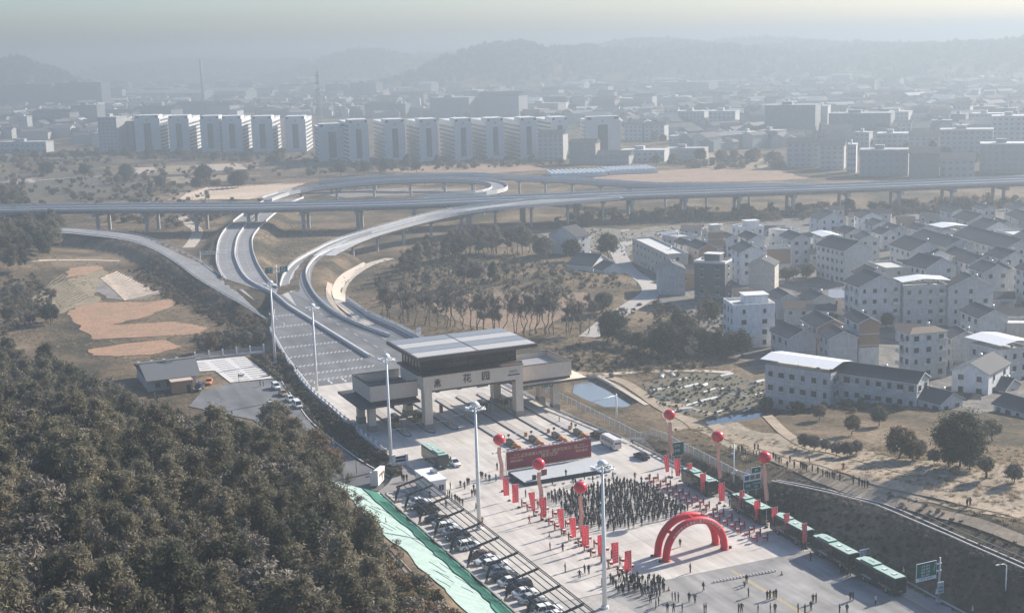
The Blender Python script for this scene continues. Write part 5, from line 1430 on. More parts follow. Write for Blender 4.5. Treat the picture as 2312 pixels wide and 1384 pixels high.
b = MB(); b.add([(-.9, 3.32, 1.45), (.9, 3.32, 1.45), (.8, 2.72, 2.35), (-.8, 2.72, 2.35)], [(0,1,2,3)], carglass); b.build('windscreen', mn)
for sx in (-1, 1):
    for k in range(4):
        b = MB(); y0 = -3.1+k*1.45; b.add([(sx*1.005, y0, 1.35), (sx*1.005, y0+1.35, 1.35), (sx*.965, y0+1.35, 2.15), (sx*.965, y0, 2.15)], [(0,1,2,3)], carglass); b.build('side_window', mn)
    b = MB(); b.box(sx*.8-.1, sx*.8+.1, -3.47, -3.4, .9, 1.25, lampr); b.build('tail_light', mn)
    b = MB(); b.box(sx*.75-.15, sx*.75+.15, 3.42, 3.52, .75, .95, lampw); b.build('headlight', mn)
    ty, ri = wheel_mesh(.38, .24)
    for yy in (-2.0, 2.2):
        w = O('wheel', ty, mn, (sx*.9, yy, .38)); O('rim', ri, w, (sx*.02, 0, 0))
# ---------------------------------------------------------------- carport frame, masts, signs, fences, booth
cp = thing('carport_frame', 'unfinished dark steel carport frame over the parked cars beside the green slope', 'carport', (81.9, 249.5, 0))
b = MB(); b.box(-.28, .28, -.28, .28, 0, .5, mat('footing', (.36, .31, .25), .9, var=.1, vscale=1)); foot_me = b.mesh('footing')
for k in range(-1, 10):
    y = -k*8.25 if k > 0 else (0 if k == 0 else 0)
    if k < 0: continue
    y = -5.8-(k-1)*8.25 if k > 0 else 0.0
    b = MB(); b.tube((0, y, 0), (0, y, 1.2), .2, .2, dark_steel, 8); b.bar((0, y, 1.1), (.9, y, 3.5), .3, .42, dark_steel); b.build('post', cp)
    b = MB(); b.bar((.2, y, 3.15), (5.9, y, 4.4), .22, .38, dark_steel); b.build('beam', cp)
    O('footing', foot_me, cp, (0, y, 0)); O('footing', foot_me, cp, (.9, y+.1, -.05))
for j, x in enumerate((.3, 1.4, 2.5, 3.6, 4.7, 5.55, 5.85)):
    z = 3.15+(x-.2)*1.25/5.7+.25
    b = MB(); b.bar((x, 0, z), (x, -5.8-8*8.25-4, z), .11, .14, dark_steel); b.build('purlin', cp)
wl = thing('parking_kerb', 'dark concrete kerb wall between the parked cars and the green slope', 'kerb', (80.9, 256, 0))
b = MB(); b.box(-.18, .18, -110, 0, 0, .35, kerb_m); b.build('wall', wl)
b = MB(); b.box(-.08, .08, -110, 0, .35, .39, concrete_d); b.build('coping', wl)
# green net over the cut slope
net = mat('green_netting', (.315, .405, .37), .9, var=.16, vscale=.5, col2=(.25, .335, .30))
netd = mat('dark_green_netting', (.03, .15, .10), .9, var=.4, vscale=.5)
def slope_sheet(name, xa, xb, y0, y1, m, off, wob=.3, ragged=0):
    n = 60; A = []; B = []
    for k in range(n+1):
        y = y0+(y1-y0)*k/n
        xa_ = xa+wob*math.sin(k*.7)+ragged*random.uniform(-1, 1); xb_ = xb+wob*math.sin(k*.9+2)+ragged*random.uniform(-1, 1)
        row = np.linspace(xa_, xb_, 7); z = H(row, np.full(7, y))
        for q, zz in zip(row, z): A.append((q, y, zz+off+.03*math.sin(k*1.7+q*3)))
    mb = MB(); mb.add(A, [(k*7+j, k*7+j+1, (k+1)*7+j+1, (k+1)*7+j) for k in range(n) for j in range(6)], m)
    return struct(mb.build(name))
slope_sheet('slope_netting', 80.4, 70.8, 259.5, 120, net, .20, .45, .3)
slope_sheet('slope_netting_edge', 80.5, 77.6, 259, 120, netd, .42, .2, .5)
tj = random.Random(3)
b = MB()
for k in range(40):
    y = tj.uniform(130, 256); x = tj.uniform(71.5, 77); l = tj.uniform(1.5, 6)
    pts_ = np.array([(x+.35*i+tj.uniform(-.15, .15), y-l*i/4, 0) for i in range(5)]); pts_[:, 2] = H(pts_[:, 0], pts_[:, 1])+.24
    sweep(b, pts_, [(-.04, 0), (0, .06), (.04, 0)], mat('net_fold', (.17, .27, .235), .9), closed=False)
o = b.build('netting_folds'); o['kind'] = 'stuff'
dr = thing('drain_channel', 'thin concrete drain running along the top of the green slope', 'drain', (67.3, 252, 0))
L_ = np.array([(67.0+.25*math.sin(y*.1), y, 0) for y in np.arange(258, 130, -4.0)]); L_[:, 2] = H(L_[:, 0], L_[:, 1])+.25; L_[:, 0] -= 67.3; L_[:, 1] -= 252
b = MB(); sweep(b, L_, [(-.35, -.3), (.35, -.3), (.35, .1), (-.35, .1)], mat('rust_concrete', (.25, .20, .16), .9, var=.2, vscale=.5)); b.build('channel', dr)
b = MB(); sweep(b, side(L_, .55), [(-.08, 0), (.08, 0), (.08, .28), (-.08, .28)], concrete_d); b.build('edge', dr)

# high masts
def mast(x, y, lab, h=23.6, z=0):
    t = thing('light_mast', lab, 'light mast', (x, y, z), 0, 'tall white light masts of the plaza')
    b = MB(); b.tube((0, 0, 0), (0, 0, h), .42, .20, white_metal, 12); b.build('pole', t, True)
    b = MB(); b.lathe([(0, 0), (.62, 0), (.62, .35), (.44, .5)], white_metal, n=12); b.build('base', t)
    b = MB(); b.lathe([(1.5, h-.15), (1.62, h-.1), (1.5, h-.02), (1.4, h-.08)], white_metal, n=24); b.build('ring', t, True)
    b = MB(); b.lathe([(0.001, h+1.15), (.5, h+1.05), (.8, h+.7), (.85, h+.45), (0.001, h+.42)], white_metal, n=16); b.build('dome', t, True)
    for k in range(8):
        a = k*PI/4; b = MB(); c, s_ = math.cos(a), math.sin(a)
        b.bar((.2*c, .2*s_, h+.2), (1.55*c, 1.55*s_, h-.08), .07, .07, white_metal); ar_ = b.build('arm', t)
        b = MB(); b.bar((1.3*c, 1.3*s_, h-.3), (2.0*c, 2.0*s_, h-.12), .5, .2, white_metal); b.build('floodlight', ar_)
    return t
mast(*P(621.4, 817.4, -.8)[:2], 'tall white light mast, farthest, beside the approach road\'s left edge', z=-1)
mast(*P(715.9, 888, -.8)[:2], 'tall white light mast, second farthest, left of the rumble strips', z=-1)
mast(*P(883.3, 1047)[:2], 'tall white light mast in front of the station\'s left wing')
mast(*P(1082.5, 1194)[:2], 'tall white light mast on the plaza near the guard booth')
mast(*P(1365.6, 1372)[:2], 'tall white light mast nearest the camera in front of the crowd')
# roadside camera mast and lamp at right
def pole_lamp(x, y, z, h, lab, arm=-1.6, grp='slim roadside lamps'):
    t = thing('street_lamp', lab, 'street lamp', (x, y, z), 0, grp)
    b = MB(); b.tube((0, 0, -.3), (0, 0, h), .11, .07, white_metal, 8); b.build('pole', t, True)
    b = MB(); b.tube((0, 0, h), (arm*.35, 0, h+.35), .06, .055, white_metal, 6); b.tube((arm*.35, 0, h+.35), (arm, 0, h+.4), .055, .05, white_metal, 6); b.build('arm', t, True)
    b = MB(); b.extr([(-.13, -.06), (.13, -.06), (.09, .06), (-.09, .06)], arm-.5, arm+.1, white_metal); hd = b.build('lamp_head', t); hd.location = (0, 0, h+.4)
    return t
pole_lamp(*P(2268, 1392, .3), 8.4, 'white street lamp with bent arm at the lower right corner')
tp = thing('camera_mast', 'white roadside mast with small cameras between two balloons', 'camera mast', P(1657, 1090, 1.2))
b = MB(); b.tube((0, 0, -1), (0, 0, 8.2), .17, .13, white_metal, 10); b.build('pole', tp, True)
for z, s_ in ((2.2, -1), (2.6, 1), (6.3, -1)):
    b = MB(); b.bar((0, 0, z), (s_*.5, -.2, z), .05, .05, white_metal); b.box(s_*.5-.12, s_*.5+.12, -.45, .0, z-.08, z+.12, white_metal); b.build('camera', tp)
lm = thing('boundary_lamp', 'thin dark lamp post beside the white sign wall', 'street lamp', P(805, 1068, -1))
b = MB(); b.tube((0, 0, 0), (0, 0, 5.2), .07, .05, black_m, 7); b.build('pole', lm); b = MB(); b.box(-.25, .25, -.12, .12, 5.15, 5.28, black_m); b.build('lamp_head', lm)

# road signs
blue_sign = mat('blue_sign', (.03, .09, .22), .4); olive_sign = mat('olive_sign', (.20, .16, .07), .5)
back_m = mat('sign_back', (.40, .41, .42), .5, metal=.4)
def board(t, name, x0, x1, z0, z1, m, y=0, border=white_sign, tilt=0):
    b = MB(); b.box(x0, x1, y, y+.08, z0, z1, border); o = b.build(name, t)
    b = MB(); b.box(x0+.07, x1-.07, y-.012, y+.0, z0+.07, z1-.07, m); b.build('face', o)
    return o
q = P(1702, 1115, .6)
sg = thing('road_sign', 'tall stacked road sign with green S45 panel beside the buses', 'road sign', (144.0, 216.0, .6))
for dx in (-1.0, 1.0):
    b = MB(); b.tube((dx, .1, -1), (dx, .1, 5.0), .09, .09, back_m, 8); b.build('post', sg)
f1 = board(sg, 'panel', -2.0, 2.0, 1.9, 3.75, green_sign); text('S45', white_sign, f1, (-1.0, -.03, 2.8), .85, FRONT, .003); text('义东高速', white_sign, f1, (.85, -.03, 3.1), .46, FRONT, .003); text('花园', white_sign, f1, (.85, -.03, 2.45), .46, FRONT, .003)
f2 = board(sg, 'panel', -2.0, 2.0, 3.8, 5.1, white_sign)
for k, m_ in enumerate((blue_sign, olive_sign, olive_sign)):
    b = MB(); b.box(-1.75+k*1.25, -.72+k*1.25, -.03, -.015, 4.0, 4.9, m_); b.build('pictogram', f2)
f3 = board(sg, 'panel', -.2, 2.0, 5.15, 6.4, green_sign); text('40', white_sign, f3, (.9, -.03, 5.75), .8, FRONT, .003)
b = MB(); b.lathe([(0, 0), (.5, 0), (.5, .05), (0, .05)], white_sign, (-1.0, -.05, 5.75), 18, 'y'); d_ = b.build('speed_disc', sg); text('5', sign_dark, d_, (-1.0, -.08, 5.75), .6, FRONT, .003)
sg = thing('road_sign', 'green direction sign on twin posts beside the roadside fence', 'road sign', (143.9, 244.2, 0))
for dx in (-.9, .9):
    b = MB(); b.tube((dx, .1, -.5), (dx, .1, 4.6), .08, .08, back_m, 8); b.build('post', sg)
f1 = board(sg, 'panel', -1.5, 1.5, 1.9, 4.9, green_sign); text('义乌', white_sign, f1, (-.2, -.03, 4.1), .7, FRONT, .003); text('东阳', white_sign, f1, (-.2, -.03, 3.0), .7, FRONT, .003)
b = MB(); b.box(1.7, 2.2, 0, .06, 2.4, 3.7, white_sign); b.build('side_plate', sg)
q = P(2137, 1351, .5)
sg = thing('road_sign', 'large green cantilever sign on a grey post near the guardrail', 'road sign', (q[0]-1.5, q[1], .5))
b = MB(); b.tube((0, .1, -.8), (0, .1, 7.2), .18, .15, back_m, 10); b.build('post', sg, True)
b = MB(); b.lathe([(0, 0), (.55, 0), (.55, .35), (0, .4)], back_m, (0, .1, -.3), 8); b.build('base', sg)
for z in (5.0, 6.2):
    b = MB(); b.bar((-1.0, .1, z), (.35, .1, z), .2, .2, white_metal); b.build('arm', sg)
f1 = board(sg, 'panel', -4.7, -.7, 3.9, 6.9, green_sign, 0)
for r in range(4): text(['义乌 金华', '东阳 南马', '磐安 永康', '甬金 诸永'][r], white_sign, f1, (-2.9, -.03, 6.3-r*.5), .42, FRONT, .003)
b = MB(); b.box(-4.65, -.75, -.02, -.013, 3.95, 4.5, white_sign); b.build('lower_strip', f1); text('文明行车 安全第一', sign_dark, f1, (-2.7, -.035, 4.22), .36, FRONT, .003)
b = MB(); b.bar((-1.0, -.025, 6.6), (-1.3, -.025, 5.2), .02, .14, white_sign, (0, 1, 0)); b.build('arrow', f1)
f2 = board(sg, 'panel', -.55, .65, 1.3, 3.2, mat('grey_sign', (.42, .46, .50), .5), -.25)
b = MB(); b.box(-.4, .5, -.28, -.27, 2.2, 2.35, green_sign); b.box(-.4, .5, -.28, -.27, 1.6, 1.72, sign_dark); b.build('print', f2)
q = P(1952, 1255, 1.5)
sg = thing('road_sign', 'small white notice sign on a thin post between the last two buses', 'road sign', (q[0], q[1], h1(q[0], q[1])))
b = MB(); b.tube((0, .06, -.3), (0, .06, 2.0), .06, .06, white_metal, 7); b.build('post', sg)
f1 = board(sg, 'panel', -1.05, 1.05, 1.9, 2.9, white_sign); text('入口车道', sign_dark, f1, (-.25, -.03, 2.62), .32, FRONT, .003); text('禁止停车', sign_dark, f1, (-.25, -.03, 2.2), .32, FRONT, .003)
b = MB(); b.box(.42, .95, -.03, -.015, 2.0, 2.8, olive_sign); b.build('pictogram', f1)
q = P(1384, 945, -1.5)
gn = thing('traffic_gantry', 'white L-shaped camera gantry reaching over the side lane by the pond', 'gantry', (q[0]+1, q[1], -1.5))
b = MB(); b.tube((0, 0, -1), (0, 0, 6.2), .22, .18, white_metal, 10); b.build('post', gn, True)
b = MB(); b.tube((0, 0, 5.8), (-7.6, 0, 4.9), .13, .09, white_metal, 8); b.build('arm', gn, True)
# twin green signs at the gore
q = P(626, 645, 0)
sg = thing('road_sign', 'pair of green lane signs on one mast at the fork of the ramps', 'road sign', (q[0], q[1], 0))
b = MB(); b.tube((0, .1, 0), (0, .1, 8.2), .22, .16, white_metal, 8); b.build('post', sg, True)
b = MB(); b.bar((-4.6, .1, 7.0), (4.2, .1, 7.0), .16, .16, white_metal); b.bar((-4.6, .1, 5.4), (4.2, .1, 5.4), .16, .16, white_metal); b.build('arm', sg)
for s_, tx in ((-1, '东阳\n义乌'), (1, '南马\n永康')):
    f1 = board(sg, 'panel', s_*2.95-1.6, s_*2.95+1.6, 5.0, 7.5, green_sign, -.05)
    for r in range(2): text(tx.split('\n')[r], white_sign, f1, (s_*2.95-s_*.4+.2, -.09, 6.75-r*1.05), .9, FRONT, .003)
    b = MB(); b.bar((s_*2.95+s_*1.1-.0, -.07, 5.5), (s_*2.95+s_*1.1+(.4 if s_ > 0 else 0), -.07, 7.0), .02, .3, white_sign, (0, 1, 0)); b.build('arrow', f1)
q = P(904, 768, 0)
sg = thing('road_sign', 'white square pictogram sign beside the far approach road wall', 'road sign', (140.2, q[1], 0))
b = MB(); b.tube((0, .06, -.5), (0, .06, 3.2), .07, .07, back_m, 7); b.build('post', sg); f1 = board(sg, 'panel', -.8, .8, 1.2, 3.3, white_sign); b = MB(); b.bar((-.4, -.02, 1.8), (.4, -.02, 2.6), .02, .14, sign_dark, (0,1,0)); b.bar((-.4, -.02, 2.5), (.0, -.02, 2.2), .02, .14, sign_dark, (0,1,0)); b.build('pictogram', f1)
q1, q2 = np.array(P(452, 580, 3)), np.array(P(522, 574, 4))
gn = thing('sign_gantry', 'thin lattice sign gantry reaching toward the curving road left of the fork', 'gantry', (q1[0], q1[1], 0))
d_ = q2-q1
b = MB(); b.tube((0, 0, -3), (0, 0, 5.5), .2, .18, white_metal, 8); b.build('post', gn)
b = MB()
for z in (4.2, 5.3): b.bar((0, 0, z), (d_[0], d_[1], z), .14, .14, white_metal)
for k in range(10):
    a = k/10; c = (k+1)/10; b.bar((d_[0]*a, d_[1]*a, 4.2 if k % 2 else 5.3), (d_[0]*c, d_[1]*c, 5.3 if k % 2 else 4.2), .08, .08, white_metal)
b.build('lattice', gn)

# guardrail beside buses, lower lane and mesh fence beyond
guard('guardrail', np.array([(142.9, 262, 0), (143.0, 240, 0), (143.1, 200, 0), (143.1, 170, 0), (142.6, 155, 0), (142.4, 125, 0)], float), 'steel guardrail along the kerb behind the parked buses', 4.0, None)
guard('guardrail', np.array([(138.9, 352, 0), (138.9, 300, 0), (140.6, 285, 0), (142.7, 263, 0)], float), 'steel guardrail between the toll lanes and the lower side lane', 4.0, None)
wallr = parapet('barrier_wall', np.array([(139.2, 470, 0), (137.3, 440, 0), (139.0, 412, 0), (139.1, 370, 0), (139.0, 345, 0)], float), 'low wall along the right edge of the far approach road', None, h=1.5, w=.4, rail=True, every=5)
lane = struct(drape('side_lane', [(140.2, 345), (147.5, 345), (148.4, 300), (148.6, 262), (147.0, 240), (144.0, 236), (143.9, 262), (141.6, 286), (140.2, 300)], asphalt, 0.0, 4))
mf = thing('mesh_fence', 'white mesh fence along the pond side of the lower lane', 'fence', (148.9, 345, 0))
L_ = np.array([(149.0, y, 0) for y in np.arange(345, 262, -3)]+[(148.8, 258, 0), (148.3, 250, 0), (147.5, 242, 0), (146.8, 234, 0), (146.5, 226, 0), (146.6, 218, 0)], float)
L_[:, 2] = np.maximum(H(L_[:, 0], L_[:, 1]), -2.0); L_ -= np.array([148.9, 345, 0])
fence_m = mat('fence_mesh', (.50, .51, .50), .6, alpha=.42)
b = MB(); top = L_.copy(); top[:, 2] += 1.7; bt = L_.copy(); bt[:, 2] += .1; strip(b, bt, top, fence_m); b.build('mesh', mf)
b = MB(); sweep(b, top, [(-.03, -.03), (.03, -.03), (.03, .03), (-.03, .03)], white_metal); b.build('top_rail', mf)
pm = MB(); pm.box(-.05, .05, -.05, .05, -.4, 1.85, white_metal); pmm = pm.mesh('post')
for p, a in at_len(L_, 2.6): O('post', pmm, mf, tuple(p), a)
# slope path with railing above the dark cut slope
rp = np.array([(x+.9, y, z+.18) for x, y, z in CREST if y < 218]); rp = smooth_line(rp, 3); rp[:, 2] = H(rp[:, 0], rp[:, 1])+.15
hr = thing('slope_railing', 'thin pale double railing along the top of the dark cut slope', 'railing', tuple(rp[0])); q = rp-rp[0]
for off, nm in ((0, 'channel'), (1.2, 'rail')):
    e = side(q, off); e[:, 2] = H(e[:, 0]+rp[0][0], e[:, 1]+rp[0][1])-rp[0][2]+.2
    b = MB(); sweep(b, e, [(-.1, -.1), (.1, -.1), (.1, .06 if nm == 'channel' else .0), (-.1, .06 if nm == 'channel' else .0)], barrier_m); b.build('channel', hr)
    if nm == 'rail':
        e2 = e.copy(); e2[:, 2] += .9; b = MB(); sweep(b, e2, [(-.025, -.025), (.025, -.025), (.025, .025), (-.025, .025)], steel_g); b.build('rail', hr)
        pq = MB(); pq.box(-.025, .025, -.025, .025, 0, .9, steel_g); pqm = pq.mesh('post')
        for p, a in at_len(e, 3.0): O('post', pqm, hr, tuple(p), a)
# white bollards across the asphalt
bm_ = MB(); bm_.lathe([(0, 0), (.13, 0), (.13, .3), (.09, .42), (0, .44)], white_sign, n=10); bo = bm_.mesh('bollard', True)
qa, qb = np.array(P(*cB(0, 1158))), np.array(P(*cB(452, 1076)))
for k in range(20):
    p = qa+(qb-qa)*k/19; t = thing('bollard', '%s white bollard from the left in the row across the asphalt' % ordw(k), 'bollard', tuple(p), 0, 'white bollards across the asphalt'); O('post', bo, t)
    b = MATS.get('_bolr')
    if b is None: z_ = MB(); z_.lathe([(.133, .2), (.133, .28)], red_c, n=10); b = z_.mesh('band'); MATS['_bolr'] = b
    O('band', b, t)
# traffic cones
cone_b = MB(); cone_b.lathe([(0, .0), (.16, .05), (.05, .7), (0, .72)], orange_p, n=10); cone_me = cone_b.mesh('cone', True)
cone_s = MB(); cone_s.box(-.19, .19, -.19, .19, 0, .05, black_m); cone_bm = cone_s.mesh('base')
for i, (x, y, l) in enumerate([(*P(*cA(288, 745))[:2], 'orange traffic cone at the foot of the mast by the booth'), (*P(*cA(785, 818))[:2], 'small orange cone on the open plaza left of the flags'), (*P(*cA(1665, 1215))[:2], 'orange cone beside the loose crowd on the asphalt'), (*P(*cB(500, 1100))[:2], 'orange cone at the right end of the bollard row')]):
    t = thing('traffic_cone', l, 'traffic cone', (x, y, 0)); O('base', cone_bm, t); O('cone', cone_me, t)
# small pale marker posts on the dark slope
for i, (x, y) in enumerate([(2040, 1290), (2114, 1340), (2196, 1378), (1950, 1262)]):
    q = PG(x, y, 1.0); t = thing('marker_flag', '%s small pale marker cone on the dark slope from the left' % ordw([1, 2, 3, 0][i]), 'marker', q, 0, 'pale markers on the dark slope')
    b = MB(); b.lathe([(0, 0), (.2, 0), (.06, .85), (0, .9)], white_sign if i % 2 else pale_t, n=8); b.build('cone', t)
# guard booth
boo = thing('guard_booth', 'white guard booth with a rooftop air unit beside the carport', 'guard booth', (90.9, 253.6, 0))
wm = mat('booth_white', (.70, .69, .68), .6, var=.04, vscale=1.0)
b = MB(); b.box(-1.75, 1.75, -4.2, 4.2, 0, 3.0, wm); b.build('wall', boo)
b = MB(); b.box(-1.95, 1.95, -4.4, 4.4, 3.0, 3.35, wm); rf_ = b.build('roof', boo)
b = MB(); b.box(.5, 1.5, -.2, 1.6, 3.35, 3.9, steel_g); b.build('air_unit', rf_)
w_ = MB(); w_.box(.2, 1.3, -4.24, -4.19, 1.0, 2.2, carglass); wo = w_.build('window', boo); b = MB(); b.box(.7, .76, -4.26, -4.2, 1.0, 2.2, wm); b.build('mullion', wo)
b = MB(); b.box(1.74, 1.79, -2.4, -1.4, 0, 2.2, steel_g); b.build('door', boo)
# white sign wall and gate pier
sw = thing('sign_wall', 'white slanted name wall with orange lettering at the service entrance', 'sign wall', (82.6, 263.2, -.6), -.62)
b = MB(); b.extr([(-.1, 0), (4.6, 0), (4.9, 2.9), (.0, 3.3)], -.9, .1, wm); b.build('body', sw)
o_ = text('花园收费站', orange_p, sw, (.12, 2.4, 1.9), .72, RIGHTF, .02)
b = MB(); b.box(-1.6, -.9, -.2, .5, 0, 2.9, wm); b.build('pier', sw)
gw = thing('gate_wall', 'white gate wall with dark window bands at the balustrade end', 'gate', (91.0, 272.8, 0))
b = MB(); b.box(-1.9, -1.2, -.3, .4, -1, 2.6, wm); b.build('pier', gw); b = MB(); b.box(1.2, 1.7, -.3, .4, -.2, 2.4, wm); b.build('pier', gw)
b = MB(); b.box(-1.2, 1.2, -.1, .1, 0, .8, wm); b.build('wall', gw)
for z in (.8, 1.5): b = MB(); b.box(-1.2, 1.2, -.06, .06, z, z+.55, glassd); b.build('window_band', gw); b = MB(); b.box(-1.2, 1.2, -.09, .09, z+.55, z+.7, wm); b.build('rail', gw)
# balustrade along the plaza's left edge
bl = thing('balustrade', 'white balustrade along the left edge of the toll plaza', 'balustrade', (91, 274, 0))
L_ = np.array([(90.9, 275, 0), (90.7, 300, 0), (91.3, 325, 0), (92.1, 354, 0), (96.6, 396, 0), (102, 434, 0)], float); L_ = smooth_line(L_, 4)-np.array([91, 274, 0])
b = MB(); sweep(b, L_, [(-.14, -.4), (.14, -.4), (.14, .45), (-.14, .45)], wm); b.build('wall', bl)
b = MB(); sweep(b, L_, [(-.06, 1.0), (.06, 1.0), (.06, 1.12), (-.06, 1.12)], white_metal); b.build('rail', bl)
pm = MB(); pm.box(-.22, .22, -.22, .22, -.4, 1.3, wm); pmm = pm.mesh('post')
for p, a in at_len(L_, 3.6): O('post', pmm, bl, tuple(p), a)
# service area
sv = struct(sheet('service_yard', [(66, 366), (74, 371), (87.4, 370.5), (88.2, 366), (85.4, 340), (83.6, 318), (84.4, 284), (87.2, 264), (82, 261), (76, 268), (74, 300), (72, 330), (60, 352)], -1.0, asphalt))
lot = struct(sheet('parking_lot', [(72.4, 405.5), (86.6, 403.5), (87.4, 371.5), (75.4, 372.6), (74.6, 389.5), (70.5, 391)], -.985, mat('pale_paving', (.56, .54, .52), .9, var=.08, vscale=.5)))
pk = mat('grass_paver', (.13, .125, .10), .95, var=.2, vscale=1.0)
for c, (x0, x1) in enumerate(((71.3, 74.2), (75.8, 80.3), (82.0, 87.0))):
    for k in range(11):
        y = 401.6-k*2.75
        if c == 0 and y < 391.6: continue
        if c == 1 and y < 374: continue
        lines('bay_strip', [(x0+.1*k*(c == 1), y, x1+.1*k*(c == 1), y)], .62, pk, -.975, lot)
kb = thing('drive_kerb', 'pale kerb along the hedge side of the service drive', 'kerb', (85, 318, -1))
L_ = smooth_line(np.array([(88.0, 264, 0), (85.2, 284, 0), (84.2, 318, 0), (85.9, 340, 0), (88.4, 366, 0)], float), 4)-np.array([85, 318, 0])
b = MB(); sweep(b, L_, [(-.12, -.1), (.12, -.1), (.12, .16), (-.12, .16)], barrier_m); b.build('kerb', kb)
bd2 = thing('service_building', 'low service building with big dark grey pitched roof beside the parking lot', 'building', (60.6, 383, -1))
wcr = mat('cream_wall', (.55, .53, .50), .85, var=.06, vscale=.6)
b = MB(); b.box(-7.6, 5.6, -9.6, 9.6, 0, 3.6, wcr); b.build('wall', bd2)
b = MB(); b.add([(-8.2, -12.2, 3.55), (6.4, -12.2, 3.55), (9.0, 12.0, 3.75), (-8.2, 12.0, 3.75), (-8.2, 0, 5.9), (7.6, 0, 5.9)], [(0,1,5,4), (4,5,2,3), (1,2,5), (3,0,4)], mat('grey_shingle', (.12, .125, .13), .8, var=.1, vscale=.8)); rf_ = b.build('roof', bd2)
b = MB(); b.bar((-8.2, 0, 5.95), (7.6, 0, 5.95), .3, .15, darkroof); b.build('ridge', rf_)
for k in range(4): b = MB(); b.box(-7+k*3.6, -6.2+k*3.6, 11.4, 11.9, 3.75, 4.05, white_metal); b.build('vent', rf_)
b = MB(); b.box(2.6, 3.8, -9.66, -9.58, 0, 2.3, black_m); b.build('door', bd2)
for x in (-5.5, -2.5, .4): b = MB(); b.box(x, x+1.3, -9.66, -9.58, .9, 2.3, carglass); w_ = b.build('window', bd2); b = MB(); b.box(x+.6, x+.68, -9.68, -9.6, .9, 2.3, wcr); b.build('mullion', w_)
sh = thing('brick_shed', 'orange brick shed in front of the service building roof', 'shed', (61.5, 369.5, -1))
b = MB(); b.box(-3.0, 2.6, -2.0, 2.0, 0, 3.2, mat('orange_brick', (.40, .24, .14), .9, var=.12, vscale=.8)); b.build('wall', sh); b = MB(); b.box(-3.2, 2.8, -2.2, 2.2, 3.2, 3.4, mat('pink_roof', (.50, .38, .30), .8)); b.build('roof', sh)
b = MB(); b.box(1.0, 2.0, -2.04, -1.98, 0, 2.1, black_m); b.build('door', sh)
fn = thing('yard_fence', 'white pillared mesh fence behind the parking lot', 'fence', (72.4, 407.3, -1))
for k in range(6):
    x = k*4.2; b = MB(); b.box(x-.22, x+.22, -.22, .22, -.3, 2.3, wm); b.build('pillar', fn)
    if k < 5: b = MB(); b.add([(x+.22, 0, .3), (x+4.0, 0, .3), (x+4.0, 0, 1.9), (x+.22, 0, 1.9)], [(0,1,2,3)], fence_m); pn_ = b.build('panel', fn); b = MB(); b.box(x+.2, x+4.0, -.12, .12, -.3, .3, wm); b.build('plinth', pn_)
sign2 = thing('yard_sign', 'small dark fingerpost sign at the edge of the parking lot', 'sign', (77.6, 371.3, -1))
b = MB(); b.tube((0, 0, 0), (0, 0, 2.6), .06, .06, black_m, 6); b.build('post', sign2); b = MB(); b.box(-.2, 1.6, -.04, .04, 2.0, 2.25, black_m); b.box(-.2, 1.3, -.04, .04, 1.6, 1.85, black_m); b.build('finger', sign2)
# construction trench frame at the near end of the carport
fr = thing('foundation_trench', 'open concrete foundation frames being dug beside the carport\'s far end', 'foundation', (82.2, 252.5, 0))
for (x0, x1, y0, y1) in ((-.6, 5.6, 2.6, 3.0), (-.6, 5.6, -.2, .2), (-.6, -.2, -2.4, 3.0), (1.6, 2.0, .2, 2.6), (3.7, 4.1, .2, 2.6), (-.6, 3.4, -2.8, -2.4), (3.0, 3.4, -2.4, -.2)):
    b = MB(); b.box(x0, x1, y0, y1, 0, .32, concrete); b.build('ground_beam', fr)
# ---------------------------------------------------------------- village houses
WALLS = dict(white=mat('white_render', (.66, .655, .645), .85, var=.15, vscale=.3, aniso=(1, 1, .35)), grey=mat('grey_render', (.43, .43, .425), .9, var=.15, vscale=.35, col2=(.52, .51, .49), aniso=(1, 1, .35)),
             pale=mat('pale_render', (.51, .50, .48), .9, var=.15, vscale=.3, aniso=(1, 1, .35), randv=.12), tan=mat('tan_render', (.48, .43, .37), .9, var=.15, vscale=.3, aniso=(1, 1, .35)),
             brick=mat('bare_brick', (.30, .195, .13), .95, var=.18, vscale=.6), dark=mat('dark_tile_wall', (.10, .105, .11), .7, var=.2, vscale=1.5))
tile_m = mat('dark_roof_tile', (.055, .058, .064), .8, var=.15, vscale=.6, randv=.25)
browntile = mat('brown_roof_tile', (.16, .12, .09), .8, var=.2, vscale=.6)
bluew = mat('white_sheet_roof', (.66, .66, .65), .45, var=.05, vscale=.3)
trimw = mat('pale_trim', (.58, .58, .57), .8)
winglass = mat('house_glass', (.025, .03, .036), .15, spec=.5)
winframe = mat('window_frame', (.30, .30, .30), .6)
tankm = mat('steel_tank', (.62, .63, .64), .3, metal=.6)
_b = MB(); _b.box(-.5, .5, -.10, .02, -.5, .5, winframe); WIN = _b.mesh('window')
_b = MB(); _b.box(-.44, .44, -.14, -.09, -.44, .44, winglass); PANE = _b.mesh('pane')
_b = MB(); _b.box(-.6, .6, -.22, 0, -.62, -.5, trimw); SILL = _b.mesh('sill')
def window(par, x, y, z, w, h, face, sill=True):
    """face 'f' looks to -y, 'r' looks to +x"""
    rz = 0 if face == 'f' else PI/2
    o = O('window', WIN, par, (x, y, z), rz, (w, 1, h)); O('pane', PANE, o)
    if sill: O('sill', SILL, o)
def frame3(A, B, C, ze):
    a, b, c = [np.array(P(q[0], q[1], ze)) for q in (A, B, C)]
    ux = (b-a)[:2]; lu = np.linalg.norm(ux); ux /= lu
    vy = np.array([-ux[1], ux[0]]); lv = abs(np.dot((c-b)[:2], vy))
    return b, ux, lu, max(lv, 4.0)
HN = 0
FOOT = []
